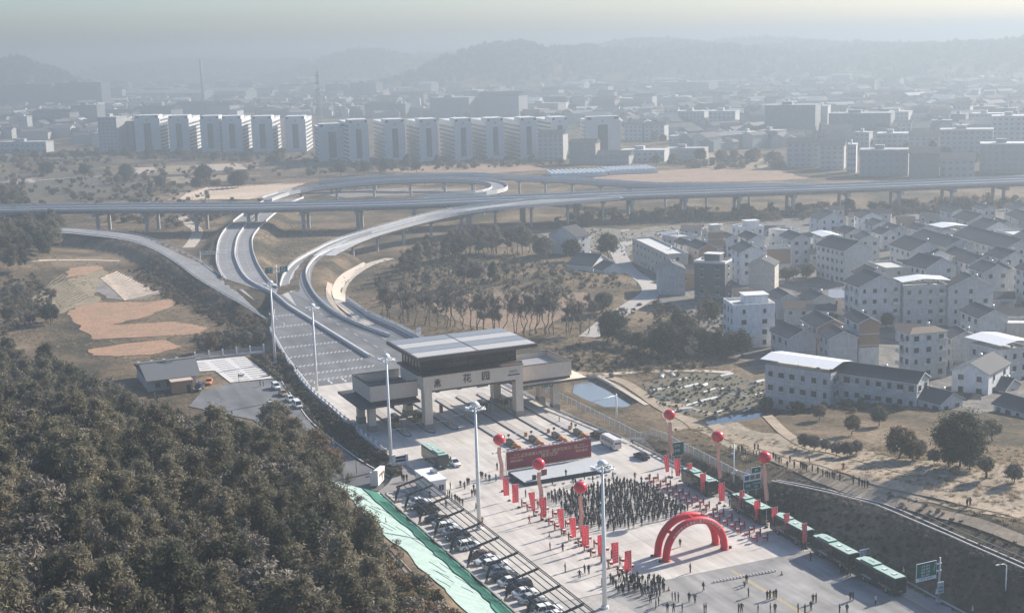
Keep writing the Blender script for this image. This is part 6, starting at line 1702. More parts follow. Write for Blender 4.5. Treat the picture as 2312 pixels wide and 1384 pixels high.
def house(A, B, C, h, roof, wall, lab, cols=(4, 3), st=None, gz=BASE, lv=None, tank=True, blank=(False, False), wall2=None, cat='house', name='house', grp='village houses', roofm=None, balc=False):
    global HN
    HN += 1
    rnd = random.Random(HN*13+5)
    ze = gz+h
    b, ux, lu, lv_ = frame3(A, B, C, ze)
    lv = lv or lv_
    t = thing(name, lab, cat, (b[0], b[1], gz), math.atan2(ux[1], ux[0]), grp)
    wm_ = WALLS[wall]; rm = roofm or tile_m
    FOOT.append((b[0]-ux[0]*lu/2-ux[1]*lv/2, b[1]-ux[1]*lu/2+ux[0]*lv/2, max(lu, lv)/2, lu, lv))
    st = st or max(1, round(h/3.3)); sh = h/st
    mb = MB()
    mb.box(-lu, 0, 0, lv, -1.5, h, wm_)
    if roof == 'u': mb.add([(0, 0, h), (0, lv, h), (0, lv/2, h+lv*.24), (-lu, 0, h), (-lu, lv, h), (-lu, lv/2, h+lv*.24)], [(0, 1, 2), (3, 5, 4)], wm_)
    if roof == 'v': mb.add([(-lu, 0, h), (0, 0, h), (-lu/2, 0, h+lu*.24), (-lu, lv, h), (0, lv, h), (-lu/2, lv, h+lu*.24)], [(0, 1, 2), (3, 5, 4)], wm_)
    wobj = mb.build('wall', t)
    if wall2:
        mb = MB(); mb.add([(.02, 0.0, h*.45), (.02, lv, h*.45), (.02, lv, h), (.02, lv/2, h+(lv*.24 if roof == 'u' else 0)), (.02, 0, h)], [(0, 1, 2, 3, 4)], WALLS[wall2]); mb.build('upper_wall', t)
    ov = .45
    if roof == 'u':
        for s_ in (0, 1):
            mb = MB(); y0 = -ov if s_ == 0 else lv+ov; yz = h-ov*.48; zr = h+lv*.24
            mb.add([(-lu-ov, y0, yz+.05), (ov, y0, yz+.05), (ov, lv/2, zr+.05), (-lu-ov, lv/2, zr+.05), (-lu-ov, y0, yz+.3), (ov, y0, yz+.3), (ov, lv/2, zr+.3), (-lu-ov, lv/2, zr+.3)],
                   [(0,3,2,1), (4,5,6,7), (0,1,5,4), (1,2,6,5), (3,0,4,7)], rm); ro = mb.build('roof', t)
            if s_ == 0:
                mb = MB(); mb.bar((-lu-ov, lv/2, zr+.34), (ov, lv/2, zr+.34), .3, .16, rm); mb.build('ridge', ro)
                mb = MB(); mb.box(-lu-ov, ov, -ov-.04, -ov+.1, yz-.12, yz+.06, trimw); mb.build('eave_board', ro)
            mb = MB(); mb.bar((ov+.02, y0, yz+.12), (ov+.02, lv/2, zr+.12), .08, .2, trimw); mb.build('verge', ro)
    elif roof == 'v':
        for s_ in (0, 1):
            mb = MB(); x0 = -lu-ov if s_ == 0 else ov; xz = h-ov*.48; zr = h+lu*.24
            mb.add([(x0, -ov, xz+.05), (x0, lv+ov, xz+.05), (-lu/2, lv+ov, zr+.05), (-lu/2, -ov, zr+.05), (x0, -ov, xz+.3), (x0, lv+ov, xz+.3), (-lu/2, lv+ov, zr+.3), (-lu/2, -ov, zr+.3)],
                   [(0,1,2,3), (4,7,6,5), (0,4,5,1), (1,5,6,2), (3,7,4,0)], rm); ro = mb.build('roof', t)
            mb = MB(); mb.bar((x0, -ov-.02, xz+.12), (-lu/2, -ov-.02, zr+.12), .08, .2, trimw); mb.build('verge', ro)
    elif roof == 'hip':
        zr = h+min(lu, lv)*.2; i_ = min(lu, lv)*.42
        mb = MB(); mb.add([(-lu-ov, -ov, h), (ov, -ov, h), (ov, lv+ov, h), (-lu-ov, lv+ov, h), (-lu+i_, lv/2, zr), (-i_, lv/2, zr)] if lu > lv else [(-lu-ov, -ov, h), (ov, -ov, h), (ov, lv+ov, h), (-lu-ov, lv+ov, h), (-lu/2, i_, zr), (-lu/2, lv-i_, zr)],
            [(0,1,5,4), (1,2,5), (2,3,4,5), (3,0,4)] if lu > lv else [(0,1,4), (1,2,5,4), (2,3,5), (3,0,4,5)], rm); mb.build('roof', t)
    else:
        mb = MB(); mb.box(-lu+.15, -.15, .15, lv-.15, h, h+.06, WALLS['pale']); mb.build('roof', t)
        for (x0, x1, y0, y1) in ((-lu-.1, .1, -.1, .15), (-lu-.1, .1, lv-.15, lv+.1), (-lu-.1, -lu+.15, .15, lv-.15), (-.15, .1, .15, lv-.15)):
            mb = MB(); mb.box(x0, x1, y0, y1, h-.05, h+.8, wm_ if wall != 'dark' else trimw); mb.build('parapet', t)
        if roof == 'canopy':
            for x in (-lu+.4, -lu/2, -.4):
                for y in (.4, lv-.4):
                    mb = MB(); mb.tube((x, y, h), (x, y, h+2.3), .07, .07, steel_g, 6); mb.build('canopy_post', t)
            mb = MB(); mb.add([(-lu-1, -1, h+2.2), (1, -1, h+2.2), (1, lv/2, h+3.0), (-lu-1, lv/2, h+3.0), (1, lv+1, h+2.2), (-lu-1, lv+1, h+2.2)], [(0,1,2,3), (3,2,4,5)], bluew); mb.build('canopy', t)
        elif roof == 'stair':
            mb = MB(); mb.box(-lu*.75, -lu*.25, lv*.35, lv*.9, h, h+2.8, wm_); s_ = mb.build('stair_tower', t); mb = MB(); mb.box(-lu*.78, -lu*.22, lv*.32, lv*.93, h+2.8, h+3.0, trimw); mb.build('cap', s_)
    for k in range(1, st):
        if rnd.random() < .7:
            mb = MB(); mb.box(-lu-.03, .03, -.05, 0, k*sh-.08, k*sh+.08, trimw); mb.box(0, .05, -.05, lv, k*sh-.08, k*sh+.08, trimw); mb.build('floor_band', t)
    for k in range(st):
        z = k*sh+sh*.55
        if not blank[0]:
            n = max(1, int(round(lu/3.3))) if cols is None else cols[0]
            for i in range(n):
                x = -lu+(i+.5)*lu/n
                if k == 0 and i == n//2: 
                    d_ = O('door', WIN, t, (x, 0, 1.15), 0, (1.2, 1, 2.3)); O('panel', PANE, d_); continue
                window(t, x, 0, z, rnd.choice([1.3, 1.5, 1.7, 1.0]), rnd.choice([1.4, 1.6, 1.5]), 'f')
                if balc and k > 0 and i % 2 == 0:
                    mb = MB(); mb.box(x-1.3, x+1.3, -1.2, 0, z-1.25, z-1.1, trimw); bo_ = mb.build('balcony', t); mb = MB(); mb.box(x-1.3, x+1.3, -1.2, -1.1, z-1.1, z-.25, wm_); mb.build('parapet', bo_)
        if not blank[1]:
            n = max(1, int(round(lv/4.0))) if cols is None else cols[1]
            for i in range(n):
                if rnd.random() < .12: continue
                window(t, 0, (i+.5)*lv/n, z, rnd.choice([1.2, 1.4, 1.6, .9]), rnd.choice([1.4, 1.55]), 'r')
                if balc and k > 0 and i == n-1:
                    y = (i+.5)*lv/n; mb = MB(); mb.box(0, 1.1, y-1.3, y+1.3, z-1.25, z-1.1, trimw); bo_ = mb.build('balcony', t); mb = MB(); mb.box(1.0, 1.1, y-1.3, y+1.3, z-1.1, z-.25, wm_); mb.build('parapet', bo_)
    if tank and rnd.random() < .7:
        x = -lu*rnd.uniform(.2, .8); y = lv*rnd.uniform(.55, .8); zt = h+.3 if roof not in ('u', 'v', 'hip') else h+(lv*.24 if roof == 'u' else lu*.2)*.75
        mb = MB(); mb.lathe([(0.01, 0), (.45, .02), (.45, 1.0), (.3, 1.15), (0.01, 1.2)], tankm, (x, y, zt), 10); mb.build('water_tank', t, True)
    if rnd.random() < .6 and not blank[1]:
        mb = MB(); mb.box(.02, .38, lv*.42-.4, lv*.42+.4, sh*1.2, sh*1.2+.6, white_metal); mb.build('air_unit', t)
    return t
def V(x, y): return (1400+.3945*x, 440+.3945*y)
def vh(A, B, C, *a, **k): return house(V(*A), V(*B), V(*C), *a, **k)
vh((592,605), (650,645), (885,632), 13, 'stair', 'white', 'clean white four-storey house with flat parapet roof left of the dark gables', cols=(3, 2), st=4)
vh((832,985), (1205,1040), (1300,1000), 10.5, 'canopy', 'grey', 'grey three-storey block by the pond under a long white sheet canopy', cols=(6, 2), st=3, lv=9)
vh((1209,1008), (1700,1075), (1795,1045), 11, 'u', 'grey', 'long grey three-storey house joined right of the canopy block, dark tiled roof', cols=(8, 2), st=3, balc=True)
vh((1615,1140), (1835,1195), (1965,1165), 7, 'u', 'pale', 'two-storey pale house with dark roof partly behind the big round tree', cols=(4, 2))
vh((2140,1192), (2420,1275), (2520,1240), 6, 'u', 'white', 'long low white house cut by the picture\'s right edge', cols=(5, 2), gz=-3)
vh((1900,1003), (2110,1030), (2195,960), 9.5, 'v', 'white', 'white house with a steep dark lean roof and roof terrace beside the low house', cols=(2, 2))
vh((2105,1102), (2200,1118), (2250,1075), 5, 'u', 'pale', 'tiny pale outhouse squeezed between the terrace house and low white house', cols=(1, 1))
vh((2000,860), (2180,905), (2340,880), 10, 'canopy', 'grey', 'grey house topped by the broad white sheet canopy at the right edge', cols=(3, 3))
vh((1600,775), (1662,797), (1845,768), 13, 'hip', 'pale', 'pale four-storey house with brown hipped roof and corner balconies', cols=(2, 3), st=4, roofm=browntile, balc=True)
vh((1850,790), (1900,820), (2005,790), 9, 'u', 'grey', 'grey gabled house just right of the brown hipped roof', cols=(2, 1), blank=(False, True))
vh((1950,660), (2055,705), (2205,690), 10.5, 'u', 'grey', 'grey gabled house with blank right wall above the broad white canopy', cols=(3, 2), blank=(False, True))
vh((2190,715), (2215,748), (2380,760), 8, 'flat', 'tan', 'tan blank-walled building at the right edge above the white canopy', cols=(1, 3), blank=(True, True))
vh((1285,690), (1368,735), (1535,755), 13, 'u', 'pale', 'tall gabled house with bare brown brick upper side wall', cols=(2, 2), wall2='brick', blank=(False, True))
vh((865,775), (968,820), (1140,815), 8, 'u', 'pale', 'pale gabled house just right of the clean white four-storey house', cols=(3, 2), blank=(False, True))
vh((1140,790), (1195,825), (1365,820), 9, 'u', 'pale', 'pale gabled house left of the brown brick side wall', cols=(2, 2), blank=(False, True))
vh((1040,710), (1130,760), (1290,745), 9, 'u', 'tan', 'tan gabled house with brick gable behind two pale gables', cols=(3, 2), wall2='brick', blank=(False, True))
vh((845,565), (905,600), (1020,592), 7, 'u', 'pale', 'low pale gabled house right behind the clean white house', cols=(2, 1), blank=(False, True))
vh((1018,582), (1085,612), (1232,602), 7, 'u', 'grey', 'low grey gabled house with small white awning beside the bamboo clump', cols=(3, 2))
vh((1285,492), (1370,527), (1578,502), 14, 'u', 'pale', 'tall pale house with dark roof left of the flat white canopy', cols=(3, 4), st=4, balc=True)
vh((1582,515), (1625,535), (1842,512), 13, 'canopy', 'pale', 'tall pale house with balconies under a flat white canopy in mid village', cols=(1, 4), st=4, balc=True)
vh((1845,510), (1882,530), (2075,492), 13, 'u', 'pale', 'tall pale gabled house right of the flat white canopy', cols=(1, 3), st=4)
vh((425,388), (600,396), (634,372), 15, 'stair', 'dark', 'dark tiled tower house with white framed windows', cols=(2, 1), st=5, lv=8)
vh((222,430), (372,426), (386,398), 11, 'v', 'grey', 'grey gabled house with dark lower walls left of the tiled tower', cols=(1, 1), lv=10, blank=(True, False))
vh((70,255), (268,350), (362,330), 10, 'flat', 'tan', 'long tan three-storey terrace along the village lane', cols=(9, 1), st=3)
vh((635,300), (690,330), (828,325), 13, 'u', 'white', 'white gabled house right behind the dark tiled tower', cols=(2, 2), st=4)
vh((826,300), (840,312), (1030,350), 11, 'flat', 'pale', 'flat-roofed block with a brick strip beside the white gable', cols=(1, 2), wall2='brick', blank=(True, True))
vh((735,402), (885,406), (902,380), 13, 'v', 'tan', 'tan windowless gable wall standing in front of the bamboo clump', lv=9, blank=(True, True))
vh((1125,285), (1285,320), (1410,300), 13, 'u', 'pale', 'long four-storey house with many windows in the village centre', cols=(6, 2), st=4, blank=(False, True))
vh((1545,285), (1665,322), (1780,292), 11, 'u', 'pale', 'pale gabled house with three window rows below the long roofs', cols=(4, 1), st=3)
vh((1625,395), (1750,422), (1905,400), 10, 'u', 'pale', 'pale house with dark roof and pergola right of the flat brown roof', cols=(4, 2))
vh((1420,392), (1522,430), (1640,412), 9, 'flat', 'tan', 'flat-roofed tan house with roof terrace in mid village', cols=(3, 3))
vh((1660,240), (1870,300), (1952,272), 10, 'u', 'grey', 'long dark-roofed row house, left one of two behind the canopy house', cols=(7, 1), st=3)
vh((1905,230), (2200,312), (2292,275), 10, 'u', 'grey', 'long dark-roofed row house, right one of two behind the canopy house', cols=(9, 1), st=3)
vh((1910,365), (2000,395), (2100,372), 9, 'u', 'white', 'white gabled house with a roof tank below the long row houses', cols=(3, 2))
vh((2000,415), (2085,442), (2172,416), 11, 'u', 'pale', 'pale gabled house at right below the gabled white house', cols=(2, 2))
vh((2090,340), (2190,366), (2282,345), 12, 'u', 'pale', 'tall pale gabled house near the right edge under the row roofs', cols=(3, 2))
vh((2265,415), (2335,436), (2430,402), 13, 'u', 'pale', 'tall pale house cut by the right edge in mid village', cols=(2, 2), st=4)
vh((1085,120), (1145,142), (1282,132), 9, 'u', 'white', 'white gabled house standing alone close under the viaduct', cols=(2, 3))
vh((1340,115), (1382,132), (1482,122), 10, 'u', 'white', 'white gabled house second from left under the viaduct', cols=(2, 2))
vh((1400,160), (1452,178), (1522,166), 9, 'u', 'pale', 'small pale gabled house in front of the second viaduct house', cols=(2, 1))
vh((1485,190), (1547,208), (1622,196), 9, 'u', 'pale', 'pale gabled house right of the two viaduct houses', cols=(2, 1))
vh((1336,235), (1376,258), (1466,244), 11, 'u', 'pale', 'pale gabled house above the long four-storey house', cols=(1, 2))
vh((640,180), (692,196), (832,190), 10, 'stair', 'white', 'white flat-roofed house with stair tower near the top of the village', cols=(2, 3))
vh((915,232), (985,258), (1072,246), 11, 'u', 'pale', 'pale gabled house with side windows left of the long four-storey house', cols=(2, 2))
vh((1105,245), (1165,268), (1255,262), 9, 'canopy', 'pale', 'pale house with small white awnings behind the long four-storey house', cols=(2, 2))
vh((243,238), (330,252), (402,232), 8, 'flat', 'grey', 'dark flat-topped house behind the long tan terrace', cols=(3, 2))
vh((310,268), (365,290), (422,280), 9, 'u', 'white', 'narrow white gabled house behind the long tan terrace', cols=(2, 1))
vh((380,285), (452,312), (546,302), 11, 'u', 'tan', 'tan gabled house just above the dark tiled tower', cols=(2, 2), wall2='brick', blank=(False, True))
vh((466,205), (502,218), (578,208), 12, 'stair', 'tan', 'brown flat-roofed house with a rooftop room behind the tiled tower', cols=(1, 2), wall2='brick', blank=(False, True))
vh((678,232), (742,256), (832,252), 9, 'u', 'white', 'white gabled house with a long pale awning near the village top', cols=(2, 2))
vh((1780,200), (1850,216), (1962,202), 9, 'canopy', 'pale', 'house under a bright white canopy at the upper right of the village', cols=(2, 3))
for i, (A, B, C) in enumerate([((1830,85),(1900,102),(1957,92)), ((1905,128),(2000,152),(2082,132)), ((2005,172),(2092,196),(2182,174)), ((2210,112),(2315,150),(2385,130)), ((2198,68),(2262,88),(2332,72)), ((2016,68),(2080,86),(2122,76)), ((2240,240),(2318,268),(2405,242)), ((2160,212),(2250,238),(2335,216)), ((1640,185),(1705,202),(1760,190)), ((850,205),(960,215),(1010,200)), ((1690,330),(1770,352),(1850,335)), ((1860,330),(1930,350),(2000,335)), ((1240,205),(1300,222),(1370,210)), ((2115,265),(2180,290),(2240,270)), ((570,235),(610,250),(660,240)), ((1330,440),(1390,470),(1520,455)), ((2075,170),(2150,190),(2215,165)), ((2110,410),(2180,450),(2260,430)), ((1440,210), (1500, 226), (1560, 214))]):
    vh(A, B, C, [8, 9, 9, 10, 8, 8, 10, 9, 8, 8, 9, 8, 9, 10, 9, 9, 8, 10, 8][i], 'flat' if i in (7, 9) else 'u', ['pale', 'grey', 'white', 'pale'][i % 4], '%s filler house of the upper village, pale walls and dark roof, counted outward' % ordw(i) if False else ['pale gabled house, topmost of the right-hand village cluster', 'grey gabled house third down in the right-hand village cluster', 'white gabled house fourth down in the right-hand cluster', 'pale house at the right edge near the viaduct', 'pale gabled house high at the right edge', 'white gabled house high behind the topmost pale gable', 'white gabled house at the right edge beside the row roofs', 'white flat-roofed house at the upper right edge', 'small pale house left of the bright canopy house', 'low flat grey roof left of the pale gable near the village top', 'low gabled house between row roofs and pergola house', 'small pale gable just below the right row house', 'small gabled house behind the white awnings', 'pale gabled house tucked between the right row house and edge', 'pale narrow house beside the brown rooftop room', 'wide grey house with patched roof behind the tall pale house', 'grey gable right of the fourth house in the right-hand cluster', 'white gable partly hidden right of the tall balcony house', 'small white gable between two viaduct houses'][i], cols=(2, 2))
house((1240,530), (1302,536), (1312,522), 8.5, 'v', 'pale', 'pale gabled house standing behind the grove of trees', cols=(1, 1), lv=9, blank=(True, False), gz=-4)
house((1284,596), (1338,600), (1396,590), 5.0, 'u', 'white', 'low white-walled hall with stepped dark roof beside the grove', cols=(1, 1), gz=-4, blank=(True, True), name='village_hall', cat='hall')
house((1340,604), (1362,610), (1398,602), 4.2, 'u', 'white', 'small white annex right of the low hall', cols=(1, 1), gz=-4, blank=(True, False))
# low outbuildings squeezed into the gaps
ro_ = random.Random(77); cand_ = []
VPOLY = [(1440,600),(1560,530),(1700,505),(2000,492),(2300,480),(2300,960),(2080,930),(1920,860),(1740,790),(1660,700),(1560,660)]
while len(cand_) < 46:
    x, y = ro_.uniform(1440, 2300), ro_.uniform(490, 950)
    if float(poly_sd(np.array([x]), np.array([y]), VPOLY)[0]) > 0: continue
    q = P(x, y, BASE); w_, d_ = ro_.uniform(6, 10), ro_.uniform(5, 8)
    if any(math.hypot(q[0]-f[0], q[1]-f[1]) < min(f[3], f[4])*.5+4.2 for f in FOOT) or any(math.hypot(q[0]-c[0], q[1]-c[1]) < 9 for c in cand_): continue
    cand_.append((q[0], q[1], w_, d_, x))
for i, (x, y, w_, d_, px) in enumerate(sorted(cand_, key=lambda c: c[4])):
    h_ = ro_.choice([3.4, 3.6, 5.8, 6.2, 6.6]); t = thing('outbuilding', '%s low outbuilding from left squeezed between the taller village houses' % ordw(i), 'outbuilding', (x, y, BASE), .28+ro_.uniform(-.12, .12)-.9, 'low outbuildings of the village')
    wm_ = WALLS[ro_.choice(['grey', 'pale', 'tan', 'grey', 'brick'])]
    mb = MB(); mb.box(-w_/2, w_/2, -d_/2, d_/2, -1.5, h_, wm_); mb.add([(w_/2, -d_/2, h_), (w_/2, d_/2, h_), (w_/2, 0, h_+d_*.24), (-w_/2, -d_/2, h_), (-w_/2, d_/2, h_), (-w_/2, 0, h_+d_*.24)], [(0,1,2), (3,5,4)], wm_); mb.build('wall', t)
    mb = MB(); mb.add([(-w_/2-.4, -d_/2-.4, h_-.1), (w_/2+.4, -d_/2-.4, h_-.1), (w_/2+.4, 0, h_+d_*.24+.15), (-w_/2-.4, 0, h_+d_*.24+.15), (w_/2+.4, d_/2+.4, h_-.1), (-w_/2-.4, d_/2+.4, h_-.1)], [(0,1,2,3), (3,2,4,5)], tile_m if ro_.random() < .75 else (browntile if ro_.random() < .6 else bluew)); mb.build('roof', t)
    for k in range(2): window(t, -w_*.25+k*w_*.5, -d_/2, h_*.55 if h_ < 4 else h_*.72, 1.1, 1.2, 'f')
# small sheds and plastic tunnels in the vegetable plot
pl = mat('plastic_sheet', (.62, .62, .60), .4, var=.1, vscale=1)
for i, (x, y, l, a) in enumerate([(1495,850,5,.9), (1520,848,5,1.2), (1600,903,8,.2), (1548,925,5,-.2), (1560,872,7,.2), (1480,882,5,.1), (1640,848,6,.1), (1715,862,4,.2), (1590,870,3,.5)]):
    q = PG(x, y); t = thing('plastic_tunnel', '%s low white plastic grow tunnel from the left in the vegetable plot' % ordw(sorted([1495,1520,1600,1548,1560,1480,1640,1715,1590]).index(x)), 'grow tunnel', q, a, 'plastic grow tunnels in the vegetable plot')
    mb = MB(); n = 8; pr = [(math.cos(PI*k/n)*.6, math.sin(PI*k/n)*.55) for k in range(n+1)]; mb.extr(pr, -l*.38, l*.38, pl); mb.build('sheet', t, False)
    mb = MB(); mb.bar((-l*.38, -.65, .05), (l*.38, -.65, .05), .1, .1, scaf); mb.build('rail', t)
gh = mat('greenhouse_film', (.62, .65, .66), .3, var=.05, vscale=.2)
for i, (x0, y0, x1, y1) in enumerate([(1375, 396, 1486, 391), (1244, 404, 1372, 399)]):
    a = np.array(P(x0, y0, -4)); c = np.array(P(x1, y1, -4)); d_ = c-a; L_ = np.linalg.norm(d_)
    t = thing('greenhouse', ('long white greenhouse roofs beyond the viaduct, right one', 'long white greenhouse roofs beyond the viaduct, left one')[i], 'greenhouse', tuple(a), math.atan2(d_[1], d_[0]), 'greenhouses beyond the viaduct')
    nb = 12
    for k in range(nb):
        mb = MB(); n = 6; w_ = L_/nb; prof = [(w_/2-math.cos(PI*j/n)*w_/2*.97, 2.2+math.sin(PI*j/n)*1.6) for j in range(n+1)]
        vs = [(k*w_+p[0], 0, p[1]) for p in prof]+[(k*w_+p[0], 30, p[1]) for p in prof]; mb.add(vs, [(j, j+1, n+2+j, n+1+j) for j in range(n)]+[tuple(range(n+1))], gh); mb.build('bay', t)
    mb = MB(); mb.box(0, L_, 0, .1, -1, 2.2, gh); mb.build('wall', t)
# ---------------------------------------------------------------- apartment slabs and the far city
def axis_to(px):
    q = at_dist(px, 300, 1000.0); return np.array([q[0], q[1]])/math.hypot(q[0], q[1])
slab_w = mat('slab_render', (.60, .60, .59), .85, var=.06, vscale=.1); slab_d = mat('slab_window_strip', (.10, .105, .115), .5)
slab_s = mat('slab_side', (.40, .40, .40), .85, var=.06, vscale=.1)
strip_g = mat('far_window', (.06, .065, .075), .4)
def slab(x0, x1, yb, yt, depth, lab, ax=735):
    axd = axis_to(ax); RZ = math.atan2(axd[1], axd[0])-PI/2
    a = np.array(P(x0, yb, BASE)); b_ = np.array(P(x1, yb, BASE)); w = abs(np.dot((b_-a)[:2], np.array([axd[1], -axd[0]])))
    dist = math.hypot(a[0], a[1]); h = (yb-yt)/FPX*dist*1.03
    t = thing('apartment_slab', lab, 'apartment block', tuple(a), RZ, 'pale apartment slabs in a row beyond the fields')
    mb = MB(); mb.box(0, w, 0, depth, -2, h-3.2, slab_w); mb.build('wall', t)
    mb = MB(); mb.box(w*.04, w*.96, .3, depth*.35, h-3.2, h, slab_w); mb.build('roof_house', t)
    mb = MB(); mb.box(-.2, w+.2, depth*.36, depth+.1, h-3.2, h-2.5, slab_w); mb.build('parapet', t)
    mb = MB(); mb.box(w*.36, w*.64, -.25, .0, h*.1, h*.78, slab_d); mb.build('stair_window', t)
    mb = MB(); mb.lathe([(0, 0), (1.1, 0), (1.1, .25), (.8, .25), (.8, .05)], slab_s, (w*.5, -.15, h*.88), 16, 'y'); mb.build('round_emblem', t)
    for sx in (.06, .82): mb = MB(); mb.box(w*sx, w*(sx+.12), .1, .3, h-2.6, h-.8, strip_g); mb.build('window', t)
    nf = max(4, int(h/3.6))
    for k in range(nf):
        z = 1.6+k*3.5
        if z > h-6: break
        for xs in (-.12, w):
            mb = MB(); mb.box(xs, xs+.12, 2.5, depth-1.5, z, z+1.7, strip_g); wb = mb.build('window_band', t)
            mb = MB()
            for j in range(1, 10): y = 2.5+j*(depth-4)/10; mb.box(xs-.03, xs+.15, y-.45, y+.45, z-.05, z+1.75, slab_w)
            mb.build('wall_piers', wb)
    for k in range(3):
        mb = MB(); mb.lathe([(.01, 0), (1.0, 0), (1.0, 1.8), (.01, 2.1)], tankm, (w*(.3+.2*k), depth*(.4+.15*k), h-2.5), 10); mb.build('roof_tank', t)
    return t
for i, (x0, x1) in enumerate([(308,360), (384,427), (456,497), (504,547), (572,616), (646,691)]):
    slab(x0, x1, 344-(.0), 268, 62, '%s from left of the pale apartment slabs left of the lattice tower' % ordw(i), 1020)
for i, (x0, x1) in enumerate([(791,840), (872,923), (950,997), (1029,1074), (1101,1147), (1177,1222), (1247,1292)]):
    slab(x0, x1, 369-i*1.9-(6 if i == 6 else 0), 276-i*1.2, 62, '%s from left of the pale apartment slabs right of the lattice tower' % ordw(i), 330)
slab(1322, 1408, 352, 268, 30, 'broad pale apartment slab at the right end of the row', 900)
slab(722, 788, 366, 285, 40, 'grey apartment slab beside the lattice tower with lit edge', 450)
CW = [mat('far_wall_%d' % i, c, .9, var=.10, vscale=.08) for i, c in enumerate([(.36,.36,.36), (.45,.445,.43), (.28,.285,.29), (.52,.52,.51), (.33,.30,.27)])]
CR = [mat('far_roof_%d' % i, c, .8, var=.15, vscale=.1) for i, c in enumerate([(.07,.075,.08), (.13,.12,.11), (.55,.55,.54), (.20,.20,.20)])]
def block(x0, x1, yb, yt, depth, lab, wall=0, roof='flat', yaw=0.0, bands=True, grp='hazy buildings of the far town', roofm=0, name='town_building', cat='building'):
    a = np.array(P(x0, yb, BASE)); b_ = np.array(P(x1, yb, BASE)); d_ = b_-a; w = np.linalg.norm(d_); dist = math.hypot(a[0], a[1]); h = max(3.0, (yb-yt)/FPX*dist*1.02)
    t = thing(name, lab, cat, tuple(a), math.atan2(d_[1], d_[0])+yaw, grp)
    m = CW[wall % 5]; r = CR[roofm % 4]
    mb = MB(); mb.box(0, w, 0, depth, -2, h, m); mb.build('wall', t)
    mb = MB()
    if roof == 'gable':
        zr = h+depth*.22; mb.add([(-.6, -.6, h-.1), (w+.6, -.6, h-.1), (w+.6, depth/2, zr), (-.6, depth/2, zr), (w+.6, depth+.6, h-.1), (-.6, depth+.6, h-.1)], [(0,1,2,3), (3,2,4,5), (1,4,2), (0,3,5)], r)
    else:
        mb.box(-.3, w+.3, -.3, depth+.3, h, h+.7, r if roofm in (2,) else m); mb.box(w*.3, w*.5, depth*.3, depth*.6, h+.7, h+3.4, m)
    mb.build('roof', t)
    if bands:
        n = max(1, int(h/3.4)); k_ = max(3, int(w/4))
        for k in range(n):
            z = 1.2+k*h/n
            for i in range(min(k_, 9)):
                x = (i+.5)*w/min(k_, 9); O('window', WIN, t, (x, 0, z+.6), 0, (w/min(k_, 9)*.5, 1.4, 1.6))
    return t
